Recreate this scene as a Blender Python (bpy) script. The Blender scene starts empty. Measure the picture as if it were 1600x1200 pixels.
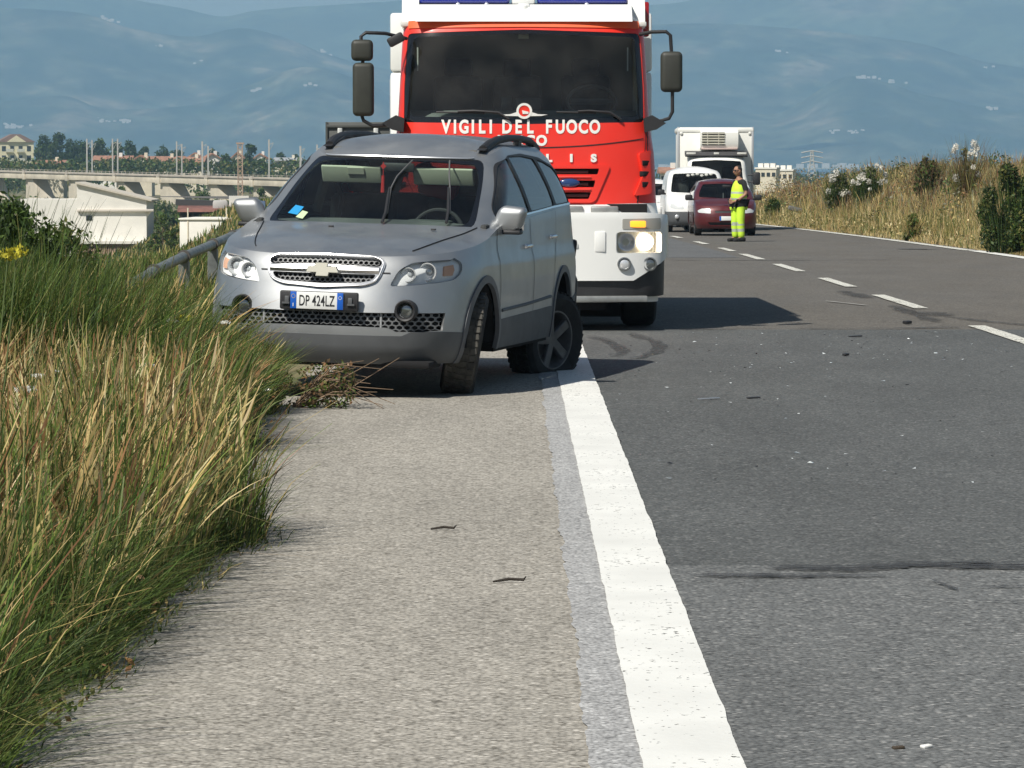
import bpy, bmesh, math, random
import numpy as np
from mathutils import Vector, Matrix, Euler
from mathutils.geometry import delaunay_2d_cdt
R = math.radians
C = bpy.context.scene.collection
SC = bpy.context.scene
# ---------------------------------------------------------------- camera, sky, sun, exposure
CAM_H, FPX, HORIZON = 1.56, 6000.0, 255.0          # eye height (m), focal length in pixels of a 1600 px picture
PITCH = math.atan((600 - HORIZON) / FPX)
cam = bpy.data.objects.new('camera', bpy.data.cameras.new('camera'))
C.objects.link(cam)
cam.location = (0, 0, CAM_H)
cam.rotation_euler = (R(90) - PITCH, 0, 0)
cam.data.sensor_width = 36
cam.data.lens = 36 * FPX / 1600
cam.data.clip_start, cam.data.clip_end = 0.5, 60000
SC.camera = cam

SUN_EL, SUN_AZ = 50.0, -141.0      # azimuth measured clockwise from +Y: the sun stands behind the camera to its left
world = bpy.data.worlds.new('World'); SC.world = world
world.use_nodes = True
wn = world.node_tree
sky = wn.nodes.new('ShaderNodeTexSky')
sky.sky_type = 'NISHITA'; sky.sun_disc = False
sky.sun_elevation = R(SUN_EL); sky.sun_rotation = R(SUN_AZ)
sky.altitude = 10; sky.air_density = 1.0; sky.dust_density = 1.2; sky.ozone_density = 1.6
bg = wn.nodes['Background']
bg.inputs['Strength'].default_value = 0.05
wn.links.new(sky.outputs[0], bg.inputs[0])
sun = bpy.data.objects.new('sun', bpy.data.lights.new('sun', 'SUN'))
C.objects.link(sun)
sun.data.energy = 5.0; sun.data.angle = R(0.53); sun.data.color = (1.0, 0.95, 0.86)
tosun = Vector((math.sin(R(SUN_AZ)) * math.cos(R(SUN_EL)), math.cos(R(SUN_AZ)) * math.cos(R(SUN_EL)), math.sin(R(SUN_EL))))
sun.rotation_euler = (-tosun).to_track_quat('-Z', 'Y').to_euler()
sun.location = (-30, -30, 60)
vs = SC.view_settings
SC.display_settings.display_device = 'sRGB'
vs.view_transform = 'Standard'; vs.look = 'None'; vs.exposure = 0.20; vs.gamma = 1.0; vs.use_curve_mapping = False
SC.cycles.use_denoising = True
SC.cycles.max_bounces = 8; SC.cycles.transparent_max_bounces = 24; SC.cycles.volume_bounces = 2
# ---------------------------------------------------------------- helpers
rng = np.random.default_rng(7)
random.seed(7)

def at(px, py, d):
    """the point of the world at depth d (metres along +Y) seen at photograph pixel px, py"""
    u, v = (px - 800) / FPX, -(py - 600) / FPX
    dx = u; dy = math.cos(PITCH) + v * math.sin(PITCH); dz = -math.sin(PITCH) + v * math.cos(PITCH)
    t = d / dy
    return Vector((dx * t, d, CAM_H + dz * t))

def tag(o, label=None, cat=None, group=None, kind=None):
    if label: o['label'] = label
    if cat: o['category'] = cat
    if group: o['group'] = group
    if kind: o['kind'] = kind
    return o

def empty(name, loc, rz=0.0, label=None, cat=None, group=None, kind=None):
    o = bpy.data.objects.new(name, None); C.objects.link(o)
    o.location = loc; o.rotation_euler = (0, 0, rz); o.empty_display_size = 0.3
    return tag(o, label, cat, group, kind)

def link(name, me, mat=None, parent=None, loc=None, rot=None):
    o = bpy.data.objects.new(name, me); C.objects.link(o)
    if mat is not None:
        me.materials.clear()
        for m in (mat if isinstance(mat, (list, tuple)) else [mat]): me.materials.append(m)
    if parent is not None: o.parent = parent
    if loc is not None: o.location = loc
    if rot is not None: o.rotation_euler = rot
    return o

def mesh_np(name, verts, faces, smooth=False):
    """faces: (n,3)/(n,4) array or list of lists"""
    me = bpy.data.meshes.new(name)
    verts = np.asarray(verts, dtype=np.float32)
    if isinstance(faces, np.ndarray):
        n, k = faces.shape
        me.vertices.add(len(verts)); me.vertices.foreach_set('co', verts.ravel())
        me.loops.add(n * k); me.loops.foreach_set('vertex_index', faces.astype(np.int32).ravel())
        me.polygons.add(n)
        me.polygons.foreach_set('loop_start', np.arange(0, n * k, k, dtype=np.int32))
        me.polygons.foreach_set('loop_total', np.full(n, k, dtype=np.int32))
        me.update(calc_edges=True); me.validate()
    else:
        me.from_pydata(verts.tolist(), [], faces); me.update()
    if smooth: me.polygons.foreach_set('use_smooth', np.ones(len(me.polygons), dtype=bool))
    return me

class MB:
    """collects shapes into one mesh"""
    def __init__(s): s.bm = bmesh.new()
    def box(s, c, size, rot=None, bevel=0.0, seg=2):
        b = bmesh.new(); bmesh.ops.create_cube(b, size=1.0)
        bmesh.ops.scale(b, vec=size, verts=b.verts)
        if bevel > 0:
            bmesh.ops.bevel(b, geom=b.edges[:], offset=min(bevel, min(size) * .49), segments=seg, affect='EDGES', profile=.5)
        m = Matrix.Translation(c)
        if rot is not None: m = m @ Euler(rot).to_matrix().to_4x4()
        b.transform(m); s._add(b); return s
    def cyl(s, p0, p1, r0, r1=None, n=14, caps=True):
        p0, p1 = Vector(p0), Vector(p1); r1 = r0 if r1 is None else r1
        b = bmesh.new(); L = (p1 - p0).length
        bmesh.ops.create_cone(b, cap_ends=caps, segments=n, radius1=r0, radius2=r1, depth=L)
        q = (p1 - p0).to_track_quat('Z', 'Y')
        b.transform(Matrix.Translation((p0 + p1) / 2) @ q.to_matrix().to_4x4()); s._add(b); return s
    def sphere(s, c, r, scale=(1, 1, 1), n=16):
        b = bmesh.new(); bmesh.ops.create_uvsphere(b, u_segments=n, v_segments=max(6, n // 2), radius=r)
        b.transform(Matrix.Translation(c) @ Matrix.Diagonal((*scale, 1))); s._add(b); return s
    def tube(s, pts, r, n=8, closed=False):
        pts = [Vector(p) for p in pts]; N = len(pts); rings = []
        rad = r if isinstance(r, (list, tuple)) else [r] * N
        up = None
        for i, p in enumerate(pts):
            a = pts[(i - 1) % N] if (i > 0 or closed) else p
            c = pts[(i + 1) % N] if (i < N - 1 or closed) else p
            t = (c - a).normalized()
            if up is None:
                up = Vector((0, 0, 1)) if abs(t.z) < .9 else Vector((1, 0, 0))
            x = t.cross(up).normalized(); y = x.cross(t).normalized(); up = y
            rings.append([s.bm.verts.new(p + (x * math.cos(k * 2 * math.pi / n) + y * math.sin(k * 2 * math.pi / n)) * rad[i]) for k in range(n)])
        for i in range(N if closed else N - 1):
            A, B = rings[i], rings[(i + 1) % N]
            for k in range(n):
                s.bm.faces.new((A[k], A[(k + 1) % n], B[(k + 1) % n], B[k]))
        if not closed:
            s.bm.faces.new(rings[0][::-1]); s.bm.faces.new(rings[-1])
        return s
    def prism(s, poly, axis, a, b):
        """2-D polygon extruded along axis from a to b; poly coords are the other two axes in xyz order"""
        def P(u, v, w):
            return {'x': (w, u, v), 'y': (u, w, v), 'z': (u, v, w)}[axis]
        A = [s.bm.verts.new(P(u, v, a)) for u, v in poly]; B = [s.bm.verts.new(P(u, v, b)) for u, v in poly]
        n = len(poly)
        s.bm.faces.new(A); s.bm.faces.new(B[::-1])
        for k in range(n): s.bm.faces.new((A[k], B[k], B[(k + 1) % n], A[(k + 1) % n]))
        return s
    def lathe(s, prof, origin, axis='x', n=32, closed=False):
        """prof: list of (along axis, radius)"""
        o = Vector(origin); rings = []
        for k in range(n):
            c, si = math.cos(2 * math.pi * k / n), math.sin(2 * math.pi * k / n)
            ring = []
            for a, r in prof:
                v = {'x': (a, r * c, r * si), 'y': (r * c, a, r * si), 'z': (r * c, r * si, a)}[axis]
                ring.append(s.bm.verts.new(o + Vector(v)))
            rings.append(ring)
        m = len(prof)
        for k in range(n):
            A, B = rings[k], rings[(k + 1) % n]
            for i in range(m if closed else m - 1):
                s.bm.faces.new((A[i], A[(i + 1) % m], B[(i + 1) % m], B[i]))
        return s
    def _add(s, b):
        me = bpy.data.meshes.new('t'); b.to_mesh(me); b.free(); s.bm.from_mesh(me); bpy.data.meshes.remove(me)
    def xf(s, m): s.bm.transform(m); return s
    def mesh(s, name, smooth=True, angle=35):
        bmesh.ops.recalc_face_normals(s.bm, faces=s.bm.faces[:])
        me = bpy.data.meshes.new(name)
        if smooth:
            for f in s.bm.faces: f.smooth = True
            ca = R(angle)
            for e in s.bm.edges:
                if len(e.link_faces) == 2 and e.calc_face_angle(0) > ca: e.smooth = False
        s.bm.to_mesh(me); s.bm.free(); return me
    def build(s, name, mat, parent=None, smooth=True, angle=35, loc=None, rot=None):
        return link(name, s.mesh(name, smooth, angle), mat, parent, loc, rot)

# ---- materials
MATS = {}
def rgb(h):
    h = h.lstrip('#'); c = [int(h[i:i + 2], 16) / 255 for i in (0, 2, 4)]
    return tuple(x / 12.92 if x <= .04045 else ((x + .055) / 1.055) ** 2.4 for x in c)

def mat(name, col, rough=.6, metal=0.0, var=0.0, scale=6.0, bump=0.0, bscale=60.0, coat=0.0, spec=.5, emis=None, estr=0.0, dirt=None, detail=5.0):
    if name in MATS: return MATS[name]
    m = bpy.data.materials.new(name); m.use_nodes = True
    nt = m.node_tree; b = nt.nodes['Principled BSDF']
    b.inputs['Base Color'].default_value = (*col, 1); b.inputs['Roughness'].default_value = rough
    b.inputs['Metallic'].default_value = metal; b.inputs['Coat Weight'].default_value = coat
    b.inputs['Coat Roughness'].default_value = .06
    b.inputs['Specular IOR Level'].default_value = spec
    if emis is not None:
        b.inputs['Emission Color'].default_value = (*emis, 1); b.inputs['Emission Strength'].default_value = estr
    tc = nt.nodes.new('ShaderNodeTexCoord')
    if var > 0 or dirt:
        nz = nt.nodes.new('ShaderNodeTexNoise'); nz.inputs['Scale'].default_value = scale; nz.inputs['Detail'].default_value = detail
        nz.inputs['Roughness'].default_value = .6
        nt.links.new(tc.outputs['Object'], nz.inputs['Vector'])
        cr = nt.nodes.new('ShaderNodeValToRGB')
        cr.color_ramp.elements[0].position = .3; cr.color_ramp.elements[1].position = .7
        lo = dirt if dirt else tuple(x * (1 - var) for x in col)
        cr.color_ramp.elements[0].color = (*lo, 1)
        cr.color_ramp.elements[1].color = (*[min(1, x * (1 + var)) for x in col], 1)
        nt.links.new(nz.outputs['Fac'], cr.inputs['Fac']); nt.links.new(cr.outputs['Color'], b.inputs['Base Color'])
        if rough > .2:
            mr = nt.nodes.new('ShaderNodeMapRange'); mr.inputs['To Min'].default_value = min(1, rough + .08); mr.inputs['To Max'].default_value = max(0, rough - .06)
            nt.links.new(nz.outputs['Fac'], mr.inputs['Value']); nt.links.new(mr.outputs['Result'], b.inputs['Roughness'])
    if bump > 0:
        n2 = nt.nodes.new('ShaderNodeTexNoise'); n2.inputs['Scale'].default_value = bscale; n2.inputs['Detail'].default_value = 4
        nt.links.new(tc.outputs['Object'], n2.inputs['Vector'])
        bp = nt.nodes.new('ShaderNodeBump'); bp.inputs['Strength'].default_value = bump; bp.inputs['Distance'].default_value = .01
        nt.links.new(n2.outputs['Fac'], bp.inputs['Height']); nt.links.new(bp.outputs['Normal'], b.inputs['Normal'])
    MATS[name] = m; return m

def glass_mat(name, tint=(.8, .85, .82), refl=1.0, rough=.0, ior=1.5, dust=0.0):
    """a thin pane: fresnel reflection over tinted transparency, with a trace of dust"""
    if name in MATS: return MATS[name]
    m = bpy.data.materials.new(name); m.use_nodes = True; nt = m.node_tree
    for n in list(nt.nodes):
        if n.type == 'BSDF_PRINCIPLED': nt.nodes.remove(n)
    out = [n for n in nt.nodes if n.type == 'OUTPUT_MATERIAL'][0]
    tr = nt.nodes.new('ShaderNodeBsdfTransparent'); tr.inputs[0].default_value = (*tint, 1)
    gl = nt.nodes.new('ShaderNodeBsdfGlossy'); gl.inputs['Roughness'].default_value = rough; gl.inputs[0].default_value = (refl, refl, refl, 1)
    fr = nt.nodes.new('ShaderNodeFresnel'); fr.inputs[0].default_value = ior
    mx = nt.nodes.new('ShaderNodeMixShader')
    nt.links.new(fr.outputs[0], mx.inputs[0]); nt.links.new(tr.outputs[0], mx.inputs[1]); nt.links.new(gl.outputs[0], mx.inputs[2])
    last = mx
    if dust > 0:
        df = nt.nodes.new('ShaderNodeBsdfDiffuse'); df.inputs[0].default_value = (.55, .52, .46, 1)
        tc = nt.nodes.new('ShaderNodeTexCoord'); nz = nt.nodes.new('ShaderNodeTexNoise'); nz.inputs['Scale'].default_value = 3; nz.inputs['Detail'].default_value = 8
        nt.links.new(tc.outputs['Object'], nz.inputs['Vector'])
        mr = nt.nodes.new('ShaderNodeMapRange'); mr.inputs['From Min'].default_value = .35; mr.inputs['From Max'].default_value = .8
        mr.inputs['To Min'].default_value = dust * .3; mr.inputs['To Max'].default_value = dust * 1.6
        nt.links.new(nz.outputs['Fac'], mr.inputs['Value'])
        m2 = nt.nodes.new('ShaderNodeMixShader')
        nt.links.new(mr.outputs['Result'], m2.inputs[0]); nt.links.new(mx.outputs[0], m2.inputs[1]); nt.links.new(df.outputs[0], m2.inputs[2])
        last = m2
    nt.links.new(last.outputs[0], out.inputs['Surface'])
    MATS[name] = m; return m

def foliage_mat(name, rough=.6, trans=.35, attr='tint'):
    """colour of every blade or leaf comes from its own attribute; light passes partly through"""
    if name in MATS: return MATS[name]
    m = bpy.data.materials.new(name); m.use_nodes = True; nt = m.node_tree
    b = nt.nodes['Principled BSDF']; out = [n for n in nt.nodes if n.type == 'OUTPUT_MATERIAL'][0]
    a = nt.nodes.new('ShaderNodeAttribute'); a.attribute_name = attr
    nt.links.new(a.outputs['Color'], b.inputs['Base Color']); b.inputs['Roughness'].default_value = rough
    b.inputs['Specular IOR Level'].default_value = .3
    t = nt.nodes.new('ShaderNodeBsdfTranslucent'); nt.links.new(a.outputs['Color'], t.inputs[0])
    mx = nt.nodes.new('ShaderNodeMixShader'); mx.inputs[0].default_value = trans
    nt.links.new(b.outputs[0], mx.inputs[1]); nt.links.new(t.outputs[0], mx.inputs[2]); nt.links.new(mx.outputs[0], out.inputs['Surface'])
    MATS[name] = m; return m

def set_tint(me, cols, name='tint'):
    """cols: per-vertex (n,3)"""
    a = me.color_attributes.new(name, 'FLOAT_COLOR', 'POINT')
    c = np.ones((len(me.vertices), 4), dtype=np.float32); c[:, :3] = cols
    a.data.foreach_set('color', c.ravel())

# ---- smooth 1-D tables
def curve(pts):
    xs = np.array([p[0] for p in pts], float); ys = np.array([p[1] for p in pts], float)
    h = np.diff(xs); d = np.diff(ys) / h; m = np.zeros_like(ys)
    m[0], m[-1] = d[0], d[-1]
    for i in range(1, len(xs) - 1):
        if d[i - 1] * d[i] > 0:
            w1, w2 = 2 * h[i] + h[i - 1], h[i] + 2 * h[i - 1]
            m[i] = (w1 + w2) / (w1 / d[i - 1] + w2 / d[i])
    def f(x):
        x = np.clip(np.asarray(x, float), xs[0], xs[-1])
        i = np.clip(np.searchsorted(xs, x, side='right') - 1, 0, len(xs) - 2)
        t = (x - xs[i]) / h[i]
        return ((2 * t**3 - 3 * t**2 + 1) * ys[i] + (t**3 - 2 * t**2 + t) * h[i] * m[i] + (-2 * t**3 + 3 * t**2) * ys[i + 1] + (t**3 - t**2) * h[i] * m[i + 1])
    return f

class Wall:
    """an upright shell whose plan at height z is a rounded rectangle: front at y=xf(z), rear at y=xr(z), half width w(z).
    Point (s, z): s is the run along the plan from the front centre, positive towards +X."""
    def __init__(s, xf, xr, w, rf, rr, p=2.5, pr=3.0, kf=0.0, kr=0.0, zref=.7):
        s.xf, s.xr, s.w, s.rf, s.rr, s.p, s.pr, s.kf, s.kr = xf, xr, w, rf, rr, p, pr, kf, kr
        ph = (np.linspace(0, 1, 400) ** 2) * (math.pi / 2)
        w0, r0, r1 = float(w(zref)), float(rf(zref)), float(rr(zref))
        y = w0 * np.sin(ph) ** (2 / p); x = r0 * (1 - np.clip(np.cos(ph), 0, 1) ** (2 / p))
        s.tf = np.concatenate([[0], np.cumsum(np.hypot(np.diff(x), np.diff(y)))]); s.ph = ph; s.Sf = s.tf[-1]
        y = w0 * np.sin(ph) ** (2 / pr); x = r1 * (1 - np.clip(np.cos(ph), 0, 1) ** (2 / pr))
        s.tr = np.concatenate([[0], np.cumsum(np.hypot(np.diff(x), np.diff(y)))]); s.Sr = s.tr[-1]
        s.Ls = float(xr(zref)) - r1 - float(xf(zref)) - r0
        s.S = s.Sf + s.Ls + s.Sr
    def __call__(s, u, z):
        u = np.asarray(u, float); z = np.asarray(z, float)
        sg = np.where(u < 0, -1.0, 1.0); a = np.clip(np.abs(u), 0, s.S)
        xf, xr, w, rf, rr = s.xf(z), s.xr(z), s.w(z), s.rf(z), s.rr(z)
        ph = np.interp(a, s.tf, s.ph)
        yF = w * np.sin(ph) ** (2 / s.p); xF = xf + rf * (1 - np.clip(np.cos(ph), 0, 1) ** (2 / s.p))
        t = (a - s.Sf) / s.Ls; xS = xf + rf + t * (xr - rr - xf - rf)
        pr_ = np.interp(s.S - a, s.tr, s.ph)
        yR = w * np.sin(pr_) ** (2 / s.pr); xR = xr - rr * (1 - np.clip(np.cos(pr_), 0, 1) ** (2 / s.pr))
        front = a <= s.Sf; rear = a > s.Sf + s.Ls
        y = np.where(front, yF, np.where(rear, yR, w)); x = np.where(front, xF, np.where(rear, xR, xS))
        xm = 2.3; L = 2.3
        g = 1 - s.kf * np.clip((xm - x) / L, 0, 1) ** 2 - s.kr * np.clip((x - xm) / L, 0, 1) ** 2
        return np.stack([sg * y * g, x, z + 0 * x], -1)
    def sy(s, y, z):           # run of the front point at lateral y, height z
        y = np.asarray(y, float); r = np.clip(np.abs(y) / s.w(z), 0, .99999)
        return np.sign(y) * np.interp(np.arcsin(r ** (s.p / 2)), s.ph, s.tf)
    def sx(s, x, z):           # run (positive side) of the side point at length x, height z
        x = np.asarray(x, float); xf, xr, rf, rr = s.xf(z), s.xr(z), s.rf(z), s.rr(z)
        phf = np.arccos(np.clip(1 - (x - xf) / rf, 0, 1) ** (s.p / 2))
        phr = np.arccos(np.clip(1 - (xr - x) / rr, 0, 1) ** (s.pr / 2))
        side = s.Sf + (x - xf - rf) / (xr - rr - xf - rf) * s.Ls
        return np.where(x < xf + rf, np.interp(phf, s.ph, s.tf), np.where(x > xr - rr, s.S - np.interp(phr, s.ph, s.tr), side))

def dense(poly, step, closed=True):
    out = []; n = len(poly)
    for i in range(n if closed else n - 1):
        a, b = np.array(poly[i], float), np.array(poly[(i + 1) % n], float)
        k = max(1, int(math.ceil(np.linalg.norm(b - a) / step)))
        for j in range(k): out.append(tuple(a + (b - a) * j / k))
    if not closed: out.append(tuple(poly[-1]))
    return out

def rounded(poly, r, seg=5):
    """rounds the corners of a polygon; r one radius or one per corner"""
    n = len(poly); out = []
    for i in range(n):
        ri = r[i] if isinstance(r, (list, tuple)) else r
        p, a, b = np.array(poly[i], float), np.array(poly[i - 1], float), np.array(poly[(i + 1) % n], float)
        va, vb = a - p, b - p; la, lb = np.linalg.norm(va), np.linalg.norm(vb)
        d = min(ri, la * .48, lb * .48)
        if d <= 1e-6: out.append(tuple(p)); continue
        A, B = p + va / la * d, p + vb / lb * d
        for k in range(seg + 1):
            t = k / seg; out.append(tuple((1 - t) ** 2 * A + 2 * t * (1 - t) * p + t * t * B))
    return out

def circle(cx, cy, r, n=24, ry=None):
    ry = r if ry is None else ry
    return [(cx + r * math.cos(2 * math.pi * k / n), cy + ry * math.sin(2 * math.pi * k / n)) for k in range(n)]

def inside(pts, poly):
    pts = np.asarray(pts); x, y = pts[:, 0], pts[:, 1]; res = np.zeros(len(pts), bool)
    P = np.asarray(poly); n = len(P); j = n - 1
    for i in range(n):
        xi, yi, xj, yj = P[i, 0], P[i, 1], P[j, 0], P[j, 1]
        c = ((yi > y) != (yj > y)) & (x < (xj - xi) * (y - yi) / (yj - yi + 1e-30) + xi)
        res ^= c; j = i
    return res

def normals_of(surf, u, v, e=1.5e-3):
    du = surf(u + e, v) - surf(u - e, v); dv = surf(u, v + e) - surf(u, v - e)
    n = np.cross(du, dv); l = np.linalg.norm(n, axis=-1, keepdims=True)
    return n / np.maximum(l, 1e-12)

def patch_mesh(name, surf, P, tris, offset=0.0, lip=0.012, flip=1.0):
    """triangles of the (u,v) domain mapped onto surf, moved out along the normal, with an edge turned inwards"""
    P = np.asarray(P, float); tris = np.asarray(tris, int)
    used, inv = np.unique(tris, return_inverse=True); tris = inv.reshape(tris.shape); P = P[used]
    N = normals_of(surf, P[:, 0], P[:, 1]) * flip
    off = offset(P) if callable(offset) else np.full(len(P), offset)
    V = surf(P[:, 0], P[:, 1]) + N * off[:, None]
    a = P[tris[:, 1]] - P[tris[:, 0]]; b = P[tris[:, 2]] - P[tris[:, 0]]
    neg = (a[:, 0] * b[:, 1] - a[:, 1] * b[:, 0]) * flip < 0
    tris[neg] = tris[neg][:, ::-1]
    faces = [tuple(t) for t in tris]; verts = V; nrm = N
    if lip:
        E = {}
        for t in tris:
            for k in range(3):
                e = (t[k], t[(k + 1) % 3]); E[tuple(sorted(e))] = E.get(tuple(sorted(e)), []) + [e]
        bd = [v[0] for v in E.values() if len(v) == 1]
        bv = sorted({i for e in bd for i in e}); m = {i: k for k, i in enumerate(bv)}
        n0 = len(V); top = V[bv]; bot = V[bv] - N[bv] * lip
        verts = np.vstack([V, top, bot]); nrm = np.vstack([N, np.zeros((2 * len(bv), 3))])
        for i, j in bd:
            faces.append((n0 + m[j], n0 + m[i], n0 + len(bv) + m[i], n0 + len(bv) + m[j]))
    me = bpy.data.meshes.new(name); me.from_pydata(verts.tolist(), [], faces); me.update()
    me.polygons.foreach_set('use_smooth', np.ones(len(me.polygons), bool))
    me.normals_split_custom_set_from_vertices([tuple(x) for x in nrm])
    return me

def partition(surf, domain, regions, res=.04, flip=1.0, lip=0.012, seams=()):
    """splits a surface domain: regions = {key: (list of polygons, offset, lip)}; later regions win. Returns {key: mesh}."""
    loops = [dense(d, res) for d in domain]; keyed = [('base', domain)] + [(k, v[0]) for k, v in regions.items()]
    allp, edges = [], []
    for k, polys in keyed:
        for poly in polys:
            q = dense(poly, res * .8); n0 = len(allp); allp += q
            edges += [(n0 + i, n0 + (i + 1) % len(q)) for i in range(len(q))]
    A = np.array(allp); lo, hi = A.min(0), A.max(0)
    gx, gy = np.meshgrid(np.arange(lo[0], hi[0], res), np.arange(lo[1], hi[1], res)); G = np.stack([gx.ravel(), gy.ravel()], 1)
    G[:, 0] += ((np.round((G[:, 1] - lo[1]) / res).astype(int)) % 2) * res * .5
    ok = np.zeros(len(G), bool)
    for d in domain: ok |= inside(G, d)
    G = G[ok]
    keep = np.ones(len(G), bool)
    for i in range(0, len(A), 200):
        keep &= (np.linalg.norm(G[:, None, :] - A[None, i:i + 200, :], axis=2).min(1) > res * .45)
    G = G[keep]
    pts = [Vector(p) for p in allp] + [Vector(p) for p in G]
    V, E_, F, *_ = delaunay_2d_cdt(pts, edges, [], 0, 1e-6)
    V = np.array([tuple(v) for v in V]); F = np.array([f for f in F if len(f) == 3], int)
    cen = V[F].mean(1); labl = np.full(len(F), -1)
    for d in domain: labl[inside(cen, d)] = 0
    keys = [k for k, _ in keyed]
    for i, (k, polys) in enumerate(keyed):
        if i == 0: continue
        for poly in polys: labl[(labl >= 0) & inside(cen, poly)] = i
    out = {}
    for i, k in enumerate(keys):
        f = F[labl == i]
        if len(f) == 0: continue
        o, l = (0.0, lip) if i == 0 else regions[k][1:3]
        out[k] = patch_mesh(k, surf, V, f, o, l, flip)
    return out

def ribbon(name, surf, line, width, offset, flip=1.0, step=.03):
    """a narrow strip laid along a line of the (u,v) domain"""
    q = np.array(dense(line, step, closed=False)); t = np.gradient(q, axis=0); t /= np.maximum(np.linalg.norm(t, axis=1, keepdims=True), 1e-9)
    nn = np.stack([-t[:, 1], t[:, 0]], 1) * width / 2
    A, B = q + nn, q - nn; vs_ = []
    for S in (A, B): vs_.append(surf(S[:, 0], S[:, 1]) + normals_of(surf, S[:, 0], S[:, 1]) * flip * offset)
    n = len(q); V = np.vstack(vs_); F = np.array([(i, i + 1, n + i + 1, n + i) for i in range(n - 1)])
    return mesh_np(name, V, F, True)

def islands(me):
    """the separate pieces of a mesh that lie more than 1 mm apart in x, as meshes of their own (custom normals kept): left and right, front and rear"""
    n = len(me.vertices); co = np.empty(n * 3, np.float32); me.vertices.foreach_get('co', co); co = co.reshape(-1, 3)
    par = list(range(n))
    def find(a):
        while par[a] != a: par[a] = par[par[a]]; a = par[a]
        return a
    for p in me.polygons:
        v = list(p.vertices); r0 = find(v[0])
        for w_ in v[1:]: par[find(w_)] = r0
    key = {}
    for i in range(n):        # the lip shares its upper edge with the face
        k = tuple(np.round(co[i], 5))
        if k in key: par[find(i)] = find(key[k])
        else: key[k] = i
    groups = {}
    for i in range(n): groups.setdefault(find(i), []).append(i)
    cn = np.array([tuple(c.vector) for c in me.corner_normals]); out = []
    for g in groups.values():
        gs = set(g); idx = {v: k for k, v in enumerate(g)}
        polys = [p for p in me.polygons if p.vertices[0] in gs]
        if not polys: continue
        m = bpy.data.meshes.new(me.name); m.from_pydata([tuple(co[v]) for v in g], [], [[idx[v] for v in p.vertices] for p in polys]); m.update()
        m.polygons.foreach_set('use_smooth', np.ones(len(m.polygons), bool))
        m.normals_split_custom_set([tuple(cn[l]) for p in polys for l in p.loop_indices]); out.append(m)
    return out

def join(meshes, name):
    bm = bmesh.new()
    for m in meshes: bm.from_mesh(m)
    me = bpy.data.meshes.new(name); bm.to_mesh(me); bm.free(); return me

def text_mesh(s, size, extrude=.003, offset=0.0, space=1.0, align='CENTER', sx=1.0):
    cu = bpy.data.curves.new('lettering', 'FONT'); cu.body = s; cu.size = size; cu.extrude = extrude; cu.offset = offset
    cu.align_x = align; cu.align_y = 'CENTER'; cu.space_character = space; cu.resolution_u = 4
    o = bpy.data.objects.new('lettering', cu); C.objects.link(o)
    dg = bpy.context.evaluated_depsgraph_get()
    me = bpy.data.meshes.new_from_object(o.evaluated_get(dg))
    bpy.data.objects.remove(o); bpy.data.curves.remove(cu)
    me.transform(Matrix.Diagonal((sx, 1, 1, 1)))
    me.transform(Matrix.Rotation(R(90), 4, 'X'))     # stands in the XZ plane, faces -Y
    return me

def wrap_front(me, wall, zc, xc=0.0, out=.004):
    """bends lettering (in the XZ plane) onto a wall's front"""
    for v in me.vertices:
        x, z = v.co.x + xc, v.co.z + zc; depth = v.co.y
        u = float(wall.sy(x, z)); p = wall(np.array([u]), np.array([z]))[0]
        v.co = Vector((p[0], p[1] - out + depth, p[2]))
    me.update(); return me

def copy_tree(o, parent=None):
    c = o.copy(); C.objects.link(c)
    if parent is not None: c.parent = parent
    for ch in list(o.children): copy_tree(ch, c)
    return c
# ---------------------------------------------------------------- the setting: ground, road, sea, hills, haze
def zr(y):                                   # height of the carriageway
    y = np.asarray(y, float); t = np.clip(y - 30, 0, None)
    return -0.0055 * (np.sqrt(t * t + 64) - 8)
def cx(y):                                   # sideways shift of the carriageway
    y = np.asarray(y, float); return -0.0003 * np.clip(y - 68, 0, None) ** 2
def sstep(x, a, b):
    t = np.clip((np.asarray(x, float) - a) / (b - a), 0, 1); return t * t * (3 - 2 * t)
def vnoise(x, y, seed=0):
    """smooth value noise"""
    x = np.asarray(x, float); y = np.asarray(y, float); xi = np.floor(x); yi = np.floor(y); fx, fy = x - xi, y - yi
    fx, fy = fx * fx * (3 - 2 * fx), fy * fy * (3 - 2 * fy)
    def h(a, b):
        v = np.sin(a * 127.1 + b * 311.7 + seed * 74.7) * 43758.5453; return v - np.floor(v)
    return (h(xi, yi) * (1 - fx) + h(xi + 1, yi) * fx) * (1 - fy) + (h(xi, yi + 1) * (1 - fx) + h(xi + 1, yi + 1) * fx) * fy
def fbm(x, y, seed=0, oct=4):
    return sum(vnoise(x * 2**k, y * 2**k, seed + k) / 2**k for k in range(oct)) / (2 - 2**(1 - oct))

LEFT_EDGE, RIGHT_EDGE = -1.52, 9.72
PLAIN = -6.5
def zg(x, y):                                # height of the open ground
    x = np.asarray(x, float); y = np.asarray(y, float); r = zr(y); q = x - cx(y)
    z = r - .03
    z = z + .10 * sstep(-q, 2.0, 3.6)
    z = z + (PLAIN - z) * sstep(-q, 4.6, 17.0)
    bank = 1.42 * sstep(q, 10.0, 14.0) * (1 - sstep(y, 125, 185) * .75) + .25 * (fbm(x * .35, y * .12, 3) - .5) * sstep(q, 10.5, 13)
    zb = r - .03 + bank
    zb = zb + (PLAIN - zb) * sstep(q, 20, 45)
    z = np.where(q > 9.6, zb, z)
    z = z + (PLAIN - z) * sstep(y, 260, 420)
    z = z - 4.5 * sstep(y, 1900, 2300)       # the shore
    return z

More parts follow.
